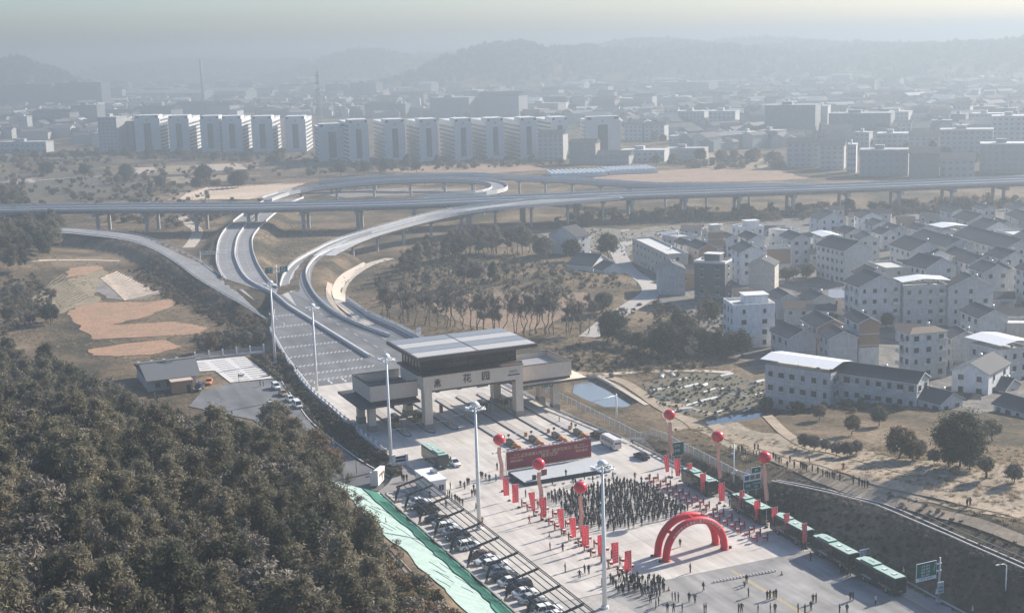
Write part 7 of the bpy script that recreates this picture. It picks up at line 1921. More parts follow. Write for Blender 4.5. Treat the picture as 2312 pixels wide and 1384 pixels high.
named = [
 (0,120,244,197,22,'long dark slab at the far left edge below the monument',2,'flat',1), (122,232,243,193,22,'long dark slab at far left, right one of two',2,'flat',1),
 (163,222,286,243,16,'dark block with rooftop lettering and a sunlit right end at far left',2,'flat',1), (45,64,304,268,9,'thin white house end lit by the sun at far left',3,'flat',1),
 (0,105,344,324,12,'low white two-storey building at the left edge',3,'flat',1), (226,268,345,272,18,'pale block left of the apartment slabs',1,'flat',1), (268,302,342,280,20,'grey block touching the first apartment slab',0,'flat',1),
 (76,160,292,258,18,'dark hall roofs left of the lettered block',2,'gable',1), (230,300,272,256,20,'dark works hall behind the left slabs',2,'gable',0), (300,388,270,250,25,'long dark works hall behind the second slab',2,'gable',0), (392,468,262,240,25,'long shed with dark roof behind the left slabs',2,'gable',0), (470,520,262,240,22,'shed with a sunlit right end behind the left slabs',1,'gable',0),
 (272,372,222,212,30,'long pale shed roof left of the tall chimney',3,'gable',0), (372,460,228,212,30,'long pale shed in front of the tall chimney',3,'gable',0), (460,556,226,208,30,'long pale shed right of the tall chimney',3,'gable',0),
 (578,620,262,244,20,'small dark hall behind the fifth left slab',2,'flat',0), (655,735,262,245,20,'dark hall at the foot of the lattice tower',2,'flat',0), (760,815,264,243,20,'dark hall right of the lattice tower',2,'flat',0), (824,886,264,240,22,'dark hall behind the first right slab',2,'gable',0), (890,916,264,237,14,'small dark block behind the second right slab',2,'flat',0),
 (972,1060,268,224,24,'big hazy hall behind the right slabs, left one',0,'flat',0), (1080,1172,266,219,24,'big hazy barrel-roofed hall behind the right slabs',0,'gable',0), (1180,1260,262,236,20,'hazy long block right of the barrel-roofed hall',0,'flat',0),
 (735,788,222,192,20,'hazy dark block left of the far centre',2,'flat',0), (790,850,226,190,20,'hazy dark block right of the lattice tower',2,'flat',0),
 (1216,1272,362,305,14,'white four-storey house in front of the slab row\'s right end',1,'gable',1), (1286,1345,372,325,14,'brown house lower right of the slab row',4,'gable',1), (1340,1420,372,352,16,'small gabled hall right of the brown house',0,'gable',1), (1400,1500,366,342,18,'low white works building with window row',3,'flat',1), (1500,1590,360,338,16,'low grey works building right of the window row',0,'flat',1),
 (1410,1450,318,284,12,'white gabled house right of the broad slab',3,'gable',1), (1455,1500,318,284,14,'white gabled pair farther right of the broad slab',3,'gable',1), (1510,1580,335,310,14,'pale workshop with flat roof in the middle town',1,'flat',1), (1600,1660,305,255,16,'pale four-storey block in the middle town',3,'flat',1), (1530,1590,300,255,18,'pale block with window bands in the middle town',1,'flat',1),
 (1727,1840,318,244,26,'big dark hall building in the right middle town',2,'flat',0), (1840,1868,312,245,14,'pale slab end beside the big dark hall',3,'flat',0), (1870,2010,318,262,26,'wide dark block right of the big dark hall',2,'flat',0), (1776,1850,378,326,16,'long four-storey row house left part below the dark hall',1,'gable',1), (1850,1905,384,332,16,'long four-storey row house right part below the dark hall',1,'gable',1), (1912,1932,392,332,14,'white slab end beside the long row houses',3,'flat',1), (1940,2050,398,344,18,'grey row block right of the white slab end',0,'flat',1), (2052,2120,404,350,16,'brown row houses close above the viaduct',4,'gable',1), (2122,2200,402,362,16,'pale row houses above the viaduct at right',1,'gable',1),
 (1978,2050,345,306,18,'pale hall with white sheet roof in the right town',1,'flat',1), (2050,2120,352,312,16,'pale gabled block in the right town',1,'gable',1), (2120,2240,362,300,20,'long pale four-storey block in the right town',1,'flat',1), (2190,2262,300,262,18,'white rooftop block at upper right town',3,'flat',1), (2236,2330,350,272,22,'white five-storey block at the right edge',3,'flat',1), (2212,2330,392,332,18,'grey block with white roof at the right edge above the viaduct',0,'flat',1),
 (1490,1600,215,188,30,'long hazy block on the far slope',0,'flat',0), (1420,1460,190,172,24,'hazy pale block at the foot of the far hill',1,'flat',0), (1370,1420,190,170,24,'hazy long block at the foot of the far hill',1,'flat',0)]
for q in named:
    block(q[0], q[1], q[2], q[3], q[4], q[5], q[6], q[7], bands=bool(q[8]), roofm=2 if 'white sheet' in q[5] or 'pale shed' in q[5] or 'white roof' in q[5] else 0)
# the rest of the town: rows receding into the haze
rt_ = random.Random(17); kcount = 0
rows_ = [(262, 'beyond the slab row'), (248, 'in the second hazy row'), (236, 'in the third hazy row'), (224, 'in the fourth hazy row'), (212, 'in the fifth hazy row'), (200, 'in the sixth hazy row'), (190, 'in the seventh hazy row'), (180, 'in the farthest hazy row')]
for r, (yb, ph) in enumerate(rows_):
    x = 1180 if r < 2 else 740 if r < 4 else 250
    if r >= 6: x = 60
    k = 0
    while x < 2330:
        w = rt_.uniform(24, 60)*(1-.05*r); gap = rt_.uniform(2, 22)+r*3
        yb_ = yb-(x-1156)*.012+rt_.uniform(-5, 5)+(18 if x > 1500 and r < 4 else 0)+(22 if x > 1600 and r < 2 else 0)
        hpx = rt_.uniform(12, 30)*(1-.07*r)
        block(x, x+w, yb_, yb_-hpx, rt_.uniform(12, 26), 'hazy town building, %s from left %s' % (ordw(k), ph), rt_.randrange(5), rt_.choice(['gable', 'gable', 'flat']), rt_.uniform(-.25, .25), False, 'hazy buildings of the far town', rt_.choice([0, 0, 0, 1, 2, 3]))
        x += w+gap; k += 1
# more houses in the right middle town
k = 0
for (yb, x, xe) in ((300, 1640, 2330), (285, 1450, 2330), (330, 1590, 1720), (340, 1930, 2330), (312, 2010, 2330)):
    while x < xe:
        w = rt_.uniform(26, 52); yb_ = yb+rt_.uniform(-6, 6); hp = rt_.uniform(22, 40)
        block(x, x+w, yb_, yb_-hp, rt_.uniform(10, 18), 'pale town house, %s of the packed right middle town' % ordw(k), rt_.randrange(4), rt_.choice(['gable', 'flat']), rt_.uniform(-.3, .2), True, 'packed houses of the right middle town', rt_.choice([0, 0, 1, 3]))
        x += w+rt_.uniform(2, 14); k += 1
# small low houses filling the town between the larger blocks
rm_ = np.random.default_rng(12); fill = MB(); fm_ = CW[:4]; fr_ = [CR[0], CR[0], CR[1], CR[3]]
FPOLY = [(60,262),(300,255),(700,268),(760,268),(1200,262),(1440,300),(1600,345),(1760,330),(2330,300),(2330,150),(1500,165),(700,168),(60,190)]
fx_ = rm_.uniform(40, 2330, 2600); fy_ = 168+rm_.uniform(0, 1, 2600)**1.3*175; okk = poly_sd(fx_, fy_, FPOLY) < 0
ex_, ey_ = rm_.uniform(-30, 300, 240), rm_.uniform(225, 330, 240); ek = poly_sd(ex_, ey_, [(-30,215),(230,245),(300,262),(290,300),(230,330),(120,318),(-30,318)]) < 0
for x, y in list(zip(fx_[okk], fy_[okk]))+list(zip(ex_[ek], ey_[ek])):
    q = P(x, y, BASE); a_ = rm_.choice([.2, -.5, 1.1])+rm_.uniform(-.15, .15); ca, sa = math.cos(a_), math.sin(a_); w_, d_, h_ = rm_.uniform(7, 18), rm_.uniform(5, 8), rm_.uniform(6, 13)
    R_ = lambda u, v, z: (q[0]+u*ca-v*sa, q[1]+u*sa+v*ca, BASE+z)
    fill.add([R_(-w_, -d_, -2), R_(w_, -d_, -2), R_(w_, d_, -2), R_(-w_, d_, -2), R_(-w_, -d_, h_), R_(w_, -d_, h_), R_(w_, d_, h_), R_(-w_, d_, h_), R_(-w_, 0, h_+d_*.45), R_(w_, 0, h_+d_*.45)], [(0,1,5,4), (1,2,6,9,5), (2,3,7,6), (3,0,4,8,7)], fm_[rm_.integers(4)])
    fill.add([R_(-w_-.5, -d_-.5, h_-.2), R_(w_+.5, -d_-.5, h_-.2), R_(w_+.5, 0, h_+d_*.45+.1), R_(-w_-.5, 0, h_+d_*.45+.1), R_(w_+.5, d_+.5, h_-.2), R_(-w_-.5, d_+.5, h_-.2)], [(0,1,2,3), (3,2,4,5)], fr_[rm_.integers(4)] if rm_.random() < .93 else CR[2])
o = fill.build('town_mass', fix=False); o['kind'] = 'stuff'; o['label'] = 'packed low houses of the hazy town beyond the viaduct'
# chimney, lattice tower, monument
q = P(459, 232, BASE); t = thing('chimney', 'tall slim factory chimney rising over the pale sheds', 'chimney', q)
hh = (232-142)/FPX*math.hypot(q[0], q[1]); mb = MB(); mb.tube((0, 0, -2), (0, 0, hh), 3.6, 2.4, CW[2], 14); mb.build('shaft', t, True); mb = MB(); mb.lathe([(2.4, hh), (2.9, hh+.3), (2.9, hh+2), (2.3, hh+2.2)], CW[2], n=14); mb.build('rim', t)
q = P(723, 285, BASE); t = thing('lattice_tower', 'lattice telecom tower with antenna rings behind the apartment slabs', 'tower', q)
hh = (285-155)/FPX*math.hypot(q[0], q[1])
for sx, sy in ((-1, -1), (1, -1), (1, 1), (-1, 1)): mb = MB(); mb.bar((sx*3, sy*3, -2), (sx*.9, sy*.9, hh*.92), .5, .5, steel_g); mb.build('leg', t)
for k in range(12):
    z = hh*.92*k/12; s_ = 3-2.1*k/12; z2 = hh*.92*(k+1)/12; s2 = 3-2.1*(k+1)/12; mb = MB()
    for (a, b_) in (((-1, -1), (1, -1)), ((1, -1), (1, 1)), ((1, 1), (-1, 1)), ((-1, 1), (-1, -1))): mb.bar((a[0]*s_, a[1]*s_, z), (b_[0]*s2, b_[1]*s2, z2), .3, .3, steel_g); mb.bar((a[0]*s_, a[1]*s_, z), (b_[0]*s_, b_[1]*s_, z), .25, .25, steel_g)
    mb.build('bracing', t)
for z in (.6, .72, .84): mb = MB(); mb.lathe([(3.0, hh*z), (3.3, hh*z), (3.3, hh*z+1.6), (3.0, hh*z+1.6)], steel_g, n=12); mb.build('antenna_ring', t)
mb = MB(); mb.tube((0, 0, hh*.9), (0, 0, hh*1.03), .4, .1, steel_g, 6); mb.build('spire', t)
q = P(15, 222, BASE); t = thing('monument', 'white pointed monument tower at the far left edge', 'monument', q); hh = (222-163)/FPX*math.hypot(q[0], q[1])
mb = MB(); mb.box(-5, 5, -5, 5, -2, hh*.85, CW[3]); mb.build('shaft', t); mb = MB(); mb.add([(-5, -5, hh*.85), (5, -5, hh*.85), (5, 5, hh*.85), (-5, 5, hh*.85), (0, 0, hh)], [(0,1,4), (1,2,4), (2,3,4), (3,0,4)], CW[3]); mb.build('spire', t)
# ---------------------------------------------------------------- trees and shrubs
bark = mat('bark', (.075, .058, .045), .95, var=.2, vscale=2.0)
bark_p = mat('pale_bark', (.16, .135, .115), .95, var=.2, vscale=2.0)
def leafmat(name, c, c2, tr=.32):
    m = mat(name, c, .7, spec=.15, col2=c2, vscale=.9, trans=tr, randv=.28, detail=2.0); return m
lf_pine = leafmat('pine_foliage', (.108, .099, .062), (.172, .152, .098))
lf_dark = leafmat('evergreen_foliage', (.052, .056, .034), (.095, .092, .058))
lf_olive = leafmat('olive_foliage', (.135, .12, .078), (.20, .173, .118))
lf_brown = leafmat('dry_foliage', (.13, .092, .05), (.20, .14, .08))
lf_grey = leafmat('grey_twig_foliage', (.13, .113, .09), (.195, .168, .135), .15)
lf_red = leafmat('rust_foliage', (.19, .08, .065), (.23, .115, .085))
def leaf_cloud(rs, clumps, per, size, m, flat=.75, elong=1.6, soft=False):
    """many small leaf faces gathered in clumps: list of (centre, radius)"""
    V = []; F = []
    for (c, r) in clumps:
        n = int(per*max(.4, r*r))
        d = rs.normal(size=(n, 3)); d /= np.linalg.norm(d, axis=1)[:, None]
        rad = r*rs.uniform(.45, 1.05, n)**.6
        if soft: rad = r*rs.uniform(0, 1, n)**.5*np.exp(rs.normal(0, .32, n))
        p = c+d*rad[:, None]*np.array([1, 1, flat])
        nrm = d*.6+rs.normal(size=(n, 3))*.55+np.array([0, 0, .35]); nrm /= np.linalg.norm(nrm, axis=1)[:, None]
        t = np.cross(nrm, rs.normal(size=(n, 3))); t /= np.linalg.norm(t, axis=1)[:, None]+1e-9
        b = np.cross(nrm, t); s = size*rs.uniform(.6, 1.35, n)[:, None]
        o = len(V)
        q = np.stack([p-t*s*elong*.5, p+b*s*.38, p+t*s*elong*.5, p-b*s*.38], 1).reshape(-1, 3)
        V += q.tolist(); F += [(o+4*i, o+4*i+1, o+4*i+2, o+4*i+3) for i in range(n)]
    me = bpy.data.meshes.new('crown'); me.from_pydata(V, [], F); me.materials.append(m); me.update()
    return me
def limb(mb, p, q, r0, r1, m, rs, k=3, n=5):
    p = np.array(p, float); q = np.array(q, float); L = np.linalg.norm(q-p); prev = p
    for i in range(1, k+1):
        t = i/k; c = p+(q-p)*t+(rs.normal(size=3)*L*.05 if i < k else 0)
        mb.tube(prev, c, r0+(r1-r0)*(i-1)/k, r0+(r1-r0)*i/k, m, n, cap=False); prev = c
def pine(seed, h, m, spread=2.6, lean=.3):
    rs = np.random.default_rng(seed); mb = MB(); top = np.array([rs.uniform(-lean, lean), rs.uniform(-lean, lean), h*.93])
    limb(mb, (0, 0, -.6), top, .19, .05, bark, rs, 5, 7)
    cl = []
    nt = 11
    for i in range(nt):
        f = .38+.6*i/(nt-1); z = h*f; rmax = spread*(1-.62*abs(f-.58)/.45)*(1.0 if f < .8 else .8)
        for j in range(3 if f < .9 else 2):
            a = rs.uniform(0, 6.28); r = rmax*rs.uniform(.35, 1.0); c = top*f/.93*np.array([1, 1, 0])+np.array([math.cos(a)*r, math.sin(a)*r, z+rs.uniform(-.3, .5)])
            cl.append((c, rs.uniform(.45, 1.2))); limb(mb, top*f/.93*np.array([1, 1, 0])+np.array([0, 0, z-.5]), c, .05, .015, bark, rs, 2, 4)
    cl.append((top+np.array([0, 0, .3]), .8))
    return leaf_cloud(rs, cl, 240, .21, m, .8, 2.6, True), mb.mesh('trunk', True)
def broad(seed, h, m, rad, per=110, size=.36, low=.25):
    rs = np.random.default_rng(seed); mb = MB(); c0 = np.array([0, 0, h*.45]); limb(mb, (0, 0, -.6), c0, .24, .16, bark, rs, 3, 7)
    cl = []; n = 34
    for i in range(n):
        u = (i+.5)/n; ph = math.acos(1-2*u*.92); a = i*2.399+rs.uniform(-.3, .3)
        r = rad*rs.uniform(.72, 1.05); z = h*(low+(1-low)*.5)+math.cos(ph)*h*(1-low)*.47
        c = np.array([math.cos(a)*math.sin(ph)*r, math.sin(a)*math.sin(ph)*r, z]); cl.append((c, rad*rs.uniform(.24, .40)))
        if i % 2 == 0: limb(mb, c0, c*np.array([.85, .85, .95]), .10, .02, bark, rs, 3, 4)
    for i in range(8): cl.append((np.array([rs.uniform(-.4, .4)*rad, rs.uniform(-.4, .4)*rad, h*rs.uniform(.4, .75)]), rad*.35))
    return leaf_cloud(rs, cl, per, size, m, .8, 1.7, True), mb.mesh('trunk', True)
def bare(seed, h, m=bark, dens=1.0, twig=None):
    rs = np.random.default_rng(seed); tr = MB(); cr = MB(); top = np.array([rs.uniform(-.8, .8), rs.uniform(-.8, .8), h*.55]); limb(tr, (0, 0, -.5), top, .16, .09, m, rs, 4, 6)
    def grow(p, d, L, r, lev):
        q = p+d*L; limb(cr, p, q, r, r*.5, m, rs, 2, 4 if lev < 2 else 3)
        if lev < 3:
            for _ in range(int((4 if lev == 0 else 4)*dens)):
                nd = d+rs.normal(size=3)*.55; nd[2] = abs(nd[2])*.8+.25; nd /= np.linalg.norm(nd); t = rs.uniform(.35, 1.0)
                grow(p+d*L*t, nd, L*rs.uniform(.5, .75), r*.5, lev+1)
    for k in range(5):
        a = rs.uniform(0, 6.28); d = np.array([math.cos(a)*.6, math.sin(a)*.6, 1.0]); d /= np.linalg.norm(d)
        grow(top*rs.uniform(.65, 1.0), d, h*.26, .055, 1)
    grow(top, np.array([0, 0, 1.0]), h*.3, .07, 0)
    me = cr.mesh('crown', False, False)
    tips = [np.array(cr.v[k]) for k in range(0, len(cr.v), 9) if cr.v[k][2] > h*.5]
    lc = leaf_cloud(rs, [(tips[k], .42) for k in rs.choice(len(tips), min(90, len(tips)), replace=False)], 34, .17, lf_grey, 1.0, 3.2)
    bm = bmesh.new(); bm.from_mesh(me); nf = len(bm.faces); bm.from_mesh(lc); bm.faces.ensure_lookup_table()
    for f in bm.faces[nf:]: f.material_index = 1
    bm.to_mesh(me); bm.free(); me.materials.append(lf_grey)
    return me, tr.mesh('trunk', True)
def shrub(seed, h, m, rad):
    rs = np.random.default_rng(seed); cl = [(np.array([rs.uniform(-.6, .6)*rad, rs.uniform(-.6, .6)*rad, h*rs.uniform(.25, .8)]), rad*rs.uniform(.3, .55)) for _ in range(11)]
    return leaf_cloud(rs, cl, 90, .26, m, .8)
KIND = {}
for i, (s, h, m, sp) in enumerate([(1, 10.5, lf_pine, 2.9), (2, 9.5, lf_pine, 2.6), (3, 11.5, lf_olive, 3.0), (4, 9.0, lf_dark, 2.6), (5, 10, lf_olive, 2.7)]): KIND['pine%d' % i] = pine(s, h, m, sp)
for i, (s, h, m, r) in enumerate([(11, 8.5, lf_dark, 3.3), (12, 7.5, lf_olive, 3.0), (13, 9.0, lf_brown, 3.0), (14, 6.5, lf_red, 2.4), (15, 8.0, lf_grey, 3.1)]): KIND['broad%d' % i] = broad(s, h, m, r)
KIND['round'] = broad(21, 11.0, lf_dark, 5.2, 130, .34, .12); KIND['sapling'] = broad(22, 4.2, lf_olive, 1.3, 260, .22, .42); KIND['gold'] = broad(23, 6.5, lf_brown, 2.8, 120, .32, .2)
for i in range(4): KIND['bare%d' % i] = bare(31+i, 9.5+i*.6, bark if i % 2 else bark_p)
KIND['twiggy'] = bare(40, 8.5, bark, 1.3)
SHR = [shrub(51, 1.8, lf_grey, 1.3), shrub(52, 1.4, lf_dark, 1.2), shrub(53, 2.2, lf_brown, 1.5), shrub(54, 1.2, lf_olive, 1.0)]
def tree(kind, x, y, z, s, lab, cat='tree', grp=None, rz=None, name='tree'):
    t = thing(name, lab, cat, (x, y, z), random.uniform(0, 6.28) if rz is None else rz, grp); t.scale = (s*random.uniform(.92, 1.08), s*random.uniform(.92, 1.08), s)
    cr, tr = KIND[kind]; O('crown', cr, t); O('trunk', tr, t); return t
def to_px(x, y, z):
    X = x*math.cos(TH)-y*math.sin(TH); Y = x*math.sin(TH)+y*math.cos(TH); Z = z-CAMH
    f = Y*math.cos(PITCH)-Z*math.sin(PITCH); d = -Y*math.sin(PITCH)-Z*math.cos(PITCH); u, v = FPX*X/f, FPX*d/f
    return CX+u*math.cos(ROLL)+v*math.sin(ROLL), CY-u*math.sin(ROLL)+v*math.cos(ROLL)
# scattered masses: points instanced by geometry nodes
def scatter(name, pts, meshes, smin, smax, label=None):
    src = []
    for k, me in enumerate(meshes):
        pass
    me = bpy.data.meshes.new(name); me.from_pydata([tuple(p) for p in pts], [], []); o = O(name, me); o['kind'] = 'stuff'
    if label: o['label'] = label
    ng = bpy.data.node_groups.new(name, 'GeometryNodeTree'); ng.interface.new_socket('Geometry', in_out='INPUT', socket_type='NodeSocketGeometry'); ng.interface.new_socket('Geometry', in_out='OUTPUT', socket_type='NodeSocketGeometry')
    N = ng.nodes; K = ng.links; gi = N.new('NodeGroupInput'); go = N.new('NodeGroupOutput')
    jn = N.new('GeometryNodeJoinGeometry')
    for k, ob in enumerate(meshes):
        oi = N.new('GeometryNodeObjectInfo'); oi.inputs['Object'].default_value = ob; oi.transform_space = 'ORIGINAL'
        ip = N.new('GeometryNodeInstanceOnPoints'); K.new(gi.outputs[0], ip.inputs['Points']); K.new(oi.outputs['Geometry'], ip.inputs['Instance'])
        ix = N.new('GeometryNodeInputIndex'); md = N.new('FunctionNodeCompare'); mm = N.new('ShaderNodeMath'); mm.operation = 'MODULO'; mm.inputs[1].default_value = len(meshes)
        K.new(ix.outputs[0], mm.inputs[0]); md.data_type = 'FLOAT'; md.operation = 'EQUAL'; K.new(mm.outputs[0], md.inputs[0]); md.inputs[1].default_value = float(k); md.inputs['Epsilon'].default_value = .1
        K.new(md.outputs[0], ip.inputs['Selection'])
        r1 = N.new('FunctionNodeRandomValue'); r1.data_type = 'FLOAT_VECTOR'; r1.inputs[0].default_value = (-.12, -.12, 0); r1.inputs[1].default_value = (.12, .12, 6.28)
        K.new(r1.outputs[0], ip.inputs['Rotation'])
        r2_ = N.new('FunctionNodeRandomValue'); r2_.data_type = 'FLOAT'; r2_.inputs[2].default_value = smin; r2_.inputs[3].default_value = smax; r2_.inputs['Seed'].default_value = 3
        K.new(r2_.outputs[1], ip.inputs['Scale']); K.new(ip.outputs[0], jn.inputs[0])
    K.new(jn.outputs[0], go.inputs[0])
    md_ = o.modifiers.new('scatter', 'NODES'); md_.node_group = ng
    return o
# ---- forest on the left hill
rf_ = np.random.default_rng(77); cand = []
def foot_x(y): return float(np.interp(y, [100, 258, 262, 300, 330, 372, 410, 470, 560], [80.6, 80.6, 73, 65, 49, 38, 36, 26, -10]))
XX = []; 
for gy in np.arange(150, 470, 4.3):
    for gx in np.arange(-45, 80, 4.3):
        x = gx+rf_.uniform(-1.6, 1.6)+(2.1 if int(gy/4.3) % 2 else 0); y = gy+rf_.uniform(-1.6, 1.6)
        t_ = foot_x(y)-x
        if y < 262 and t_ < 16.6: continue
        if 262 <= y and t_ < 1.5: continue
        if y > 400 and t_ < 6+ (y-400)*.2: continue
        XX.append((x, y))
XX = np.array(XX); ZZ = H(XX[:, 0], XX[:, 1]); inn = []
for (x, y), z in zip(XX, ZZ):
    px, py = to_px(x, y, z+6)
    edge = np.interp(py, [700, 760, 830, 900, 950, 1010, 1090, 1170, 1220, 1290, 1340, 1400, 1500], [-20, 90, 330, 590, 690, 765, 775, 825, 872, 880, 900, 905, 910])
    if -70 < px < edge-22 and py < 1520: inn.append((x, y, z, px, py))
inn.sort(key=lambda q: math.hypot(q[0], q[1]))
ks = ['pine0', 'pine1', 'pine2', 'pine3', 'pine4', 'pine1', 'pine2', 'broad0', 'broad1', 'pine4', 'broad4', 'broad4', 'bare0', 'twiggy', 'bare0', 'twiggy', 'broad2']
NAMED = 150; rest_ = inn[NAMED:]; print('forest', len(inn))
desc = {'pine0': 'broad olive pine', 'pine1': 'slim olive pine', 'pine2': 'tall pale pine', 'pine3': 'short dark pine', 'pine4': 'pale olive pine', 'broad0': 'dark evergreen', 'broad1': 'olive broadleaf tree', 'broad2': 'dry brown tree', 'broad3': 'rust-red tree', 'broad4': 'grey twiggy tree', 'bare0': 'bare tree', 'twiggy': 'bushy bare tree'}
random.seed(99)
picks = []
for (x, y, z, px, py) in inn[:NAMED]:
    k = random.choice(ks)
    if random.random() < .035: k = 'broad3'
    rw = 'lowest' if py > 1300 else 'lower' if py > 1180 else 'middle' if py > 1060 else 'upper'
    cl_ = 'left' if px < 330 else 'right'
    picks.append((k, rw, cl_, px, x, y, z))
cnt = {}
for (k, rw, cl_, px, x, y, z) in sorted(picks, key=lambda q: q[3]):
    n = cnt.get((k, rw, cl_), 0); cnt[(k, rw, cl_)] = n+1
    tree(k, x, y, z, random.uniform(.68, 1.3)*(1.0 if k[0] == 'p' else .95), '%s %s from left in the %s %s part of the near woods' % (ordw(n), desc[k], rw, cl_), 'tree', 'woods on the near left hill', name={'p': 'pine_tree'}.get(k[0], 'tree'))
for i, (px, py, k, s_, l) in enumerate([(655, 1015, 'gold', 1.1, 'golden-brown tree at the woods\' tip left of the service drive'), (712, 1060, 'broad2', 1.0, 'dry brown tree at the woods\' tip above the name wall'), (745, 1075, 'gold', .95, 'golden-brown tree closest to the white name wall'), (625, 985, 'broad1', 1.1, 'olive tree overhanging the service drive bend'), (770, 1150, 'bare0', .8, 'bare tree standing over the top of the green slope'), (812, 1190, 'twiggy', .7, 'twiggy bare tree beside the drain above the green slope'), (900, 1300, 'bare2', .5, 'small bare tree on the brown bank near the bottom edge')]):
    q = PG(px, py, 2); tree(k, q[0], q[1], q[2], s_, l)
protos = [o for o in bpy.data.objects if o.name.startswith('crown')]
def proto_of(kind): 
    me = KIND[kind][0]
    return next(o for o in protos if o.data == me)
fk = [k for k in ('pine0', 'pine1', 'pine2', 'pine3', 'pine4', 'broad0', 'broad1', 'broad4') if any(o.data == KIND[k][0] for o in protos)]
scatter('forest', [(q[0], q[1], q[2]-.4) for q in rest_], [proto_of(k) for k in fk+['bare0', 'twiggy', 'broad4']], .68, 1.25, 'dense woods stretching up the left hill')
# one shrub of each kind stands as a thing; masses reuse them
SO = []
for i, (px_, py_) in enumerate([(1255, 852), (1305, 838), (1460, 842), (1382, 852)]):
    q = PG(px_, py_); t = thing('shrub', '%s shrub from the left on the bank behind the right wing of the station' % ordw([0, 1, 3, 2][i]), 'shrub', q, 0, 'shrubs behind the station'); SO.append(O('crown', SHR[i], t))
    mb = MB(); mb.tube((0, 0, -.3), (0, 0, .8), .05, .03, bark, 5); mb.build('stem', t)
def region(px_poly, z0, n, seed, jitter=None, world=False):
    rs = np.random.default_rng(seed); P_ = np.array(px_poly); out = []
    lo, hi = P_.min(0), P_.max(0)
    xs_ = rs.uniform(lo[0], hi[0], n*8); ys_ = rs.uniform(lo[1], hi[1], n*8)
    ok = np.where(poly_sd(xs_, ys_, px_poly) < 0)[0][:n]
    out = [P(xs_[k], ys_[k], z0) for k in ok]
    a = np.array(out); a[:, 2] = H(a[:, 0], a[:, 1]); return a
under = []
for q in inn[::1]: under.append((q[0]+rf_.uniform(-2.5, 2.5), q[1]+rf_.uniform(-2.5, 2.5)))
for gy in np.arange(135, 262, 2.0):
    for gx in np.arange(56, 67, 2.2): under.append((gx+rf_.uniform(-1, 1), gy+rf_.uniform(-1, 1)))
u_ = np.array(under); uz = H(u_[:, 0], u_[:, 1]); scatter('undergrowth', np.column_stack([u_, uz]), SO, .8, 1.9, 'brown and olive undergrowth beneath the left woods')
sl = [region([c6(400,470), c6(560,410), c6(720,530), c6(900,640), c6(1040,730), c6(1020,790), c6(900,770), c6(780,690), c6(620,620), c6(480,540)], -2, 420, 5),
      region([c6(60,600), c6(0,700), c6(-200,800), c6(-200,560), c6(-50,520)], BASE, 220, 6), region([c6(700,800), c6(1050,760), c6(1050,860), c6(760,880)], BASE, 160, 8)]
sl = np.vstack(sl); sl = sl[line_d(sl[:, 0], sl[:, 1], RA_M)[0] > 8.6]
scatter('embankment_scrub', sl, [SO[0], SO[1], SO[2]], .45, 1.0, 'dark scrub covering the ramp embankment and field edges')
hd = []
for y in np.arange(266, 362, 1.1):
    xr = float(np.interp(y, [262, 272, 300, 325, 354, 396], [88.2, 90.0, 90.0, 90.4, 91.2, 95.5])); xl = float(np.interp(y, [264, 284, 318, 340, 366], [88.6, 85.9, 84.9, 86.5, 88.9]))
    for x in np.arange(xl, xr-.3, 1.1): hd.append((x+rf_.uniform(-.3, .3), y+rf_.uniform(-.4, .4)))
hd += [(x+rf_.uniform(-.4, .4), y+rf_.uniform(-.4, .4)) for y in np.arange(368, 402, 1.5) for x in np.arange(88.0, float(np.interp(y, [354, 396, 434], [91.5, 96, 101])), 1.4)]
hd = np.array(hd); scatter('hedge', np.column_stack([hd, H(hd[:, 0], hd[:, 1])]), [SO[1], SO[0], SO[3]], .5, .95, 'dark hedge planting between the toll plaza and the service drive')
cs = []
for y in np.arange(130, 258, 1.5):
    cx_ = float(np.interp(y, CREST_Y, CREST_X))
    for x in np.arange(144.6, cx_-.6, 1.5): cs.append((x+rf_.uniform(-.6, .6), y+rf_.uniform(-.6, .6)))
    if y < 192 and random.random() < .6:
        for x in (cx_+3.0, cx_+5.2): cs.append((x+rf_.uniform(-.7, .7), y+rf_.uniform(-.7, .7)))
cs = np.array(cs); scatter('slope_scrub', np.column_stack([cs, H(cs[:, 0], cs[:, 1])-.15]), [SO[0], SO[3], SO[1]], .28, .6, 'short scrub on the shaded cut slope beside the buses')
ms = [region([(850,640),(900,590),(1000,575),(1180,590),(1330,610),(1400,640),(1410,670),(1300,690),(1100,680),(900,690),(860,720)], BASE, 420, 21), region([(1210,800),(1330,780),(1560,800),(1640,830),(1500,840),(1330,842),(1250,830)], BASE, 160, 22), region([(1340,720),(1480,690),(1640,720),(1640,820),(1500,800),(1360,770)], BASE, 260, 23), region([(1740,850),(1900,900),(2050,965),(2010,985),(1850,970),(1720,930)], BASE, 130, 25)]
scatter('dry_brush', np.vstack(ms), [SO[0], SO[2], SO[3], SO[1]], .35, 1.0, 'dry brush on the mound and village edge')
fs = [region([(0,385),(300,375),(640,370),(780,390),(600,410),(400,430),(200,450),(0,450)], BASE, 180, 31), region([(280,346),(760,352),(780,372),(560,366),(280,360)], BASE, 200, 32), region([(780,372),(1240,360),(1300,372),(1000,385),(800,392)], BASE, 120, 33), region([(1500,372),(1760,350),(1770,380),(1600,384)], BASE, 120, 34), region([(130,440),(330,410),(600,470),(400,520),(240,500)], BASE, 140, 35), region([(1240,486),(1700,470),(2312,450),(2312,480),(1900,500),(1500,500),(1260,506)], BASE, 240, 36), region([(0,340),(280,340),(240,372),(0,380)], BASE, 160, 37)]
scatter('field_scrub', np.vstack(fs), [SO[0], SO[1], SO[2]], .8, 2.6, 'dark scrub patches over the fields around the viaduct')
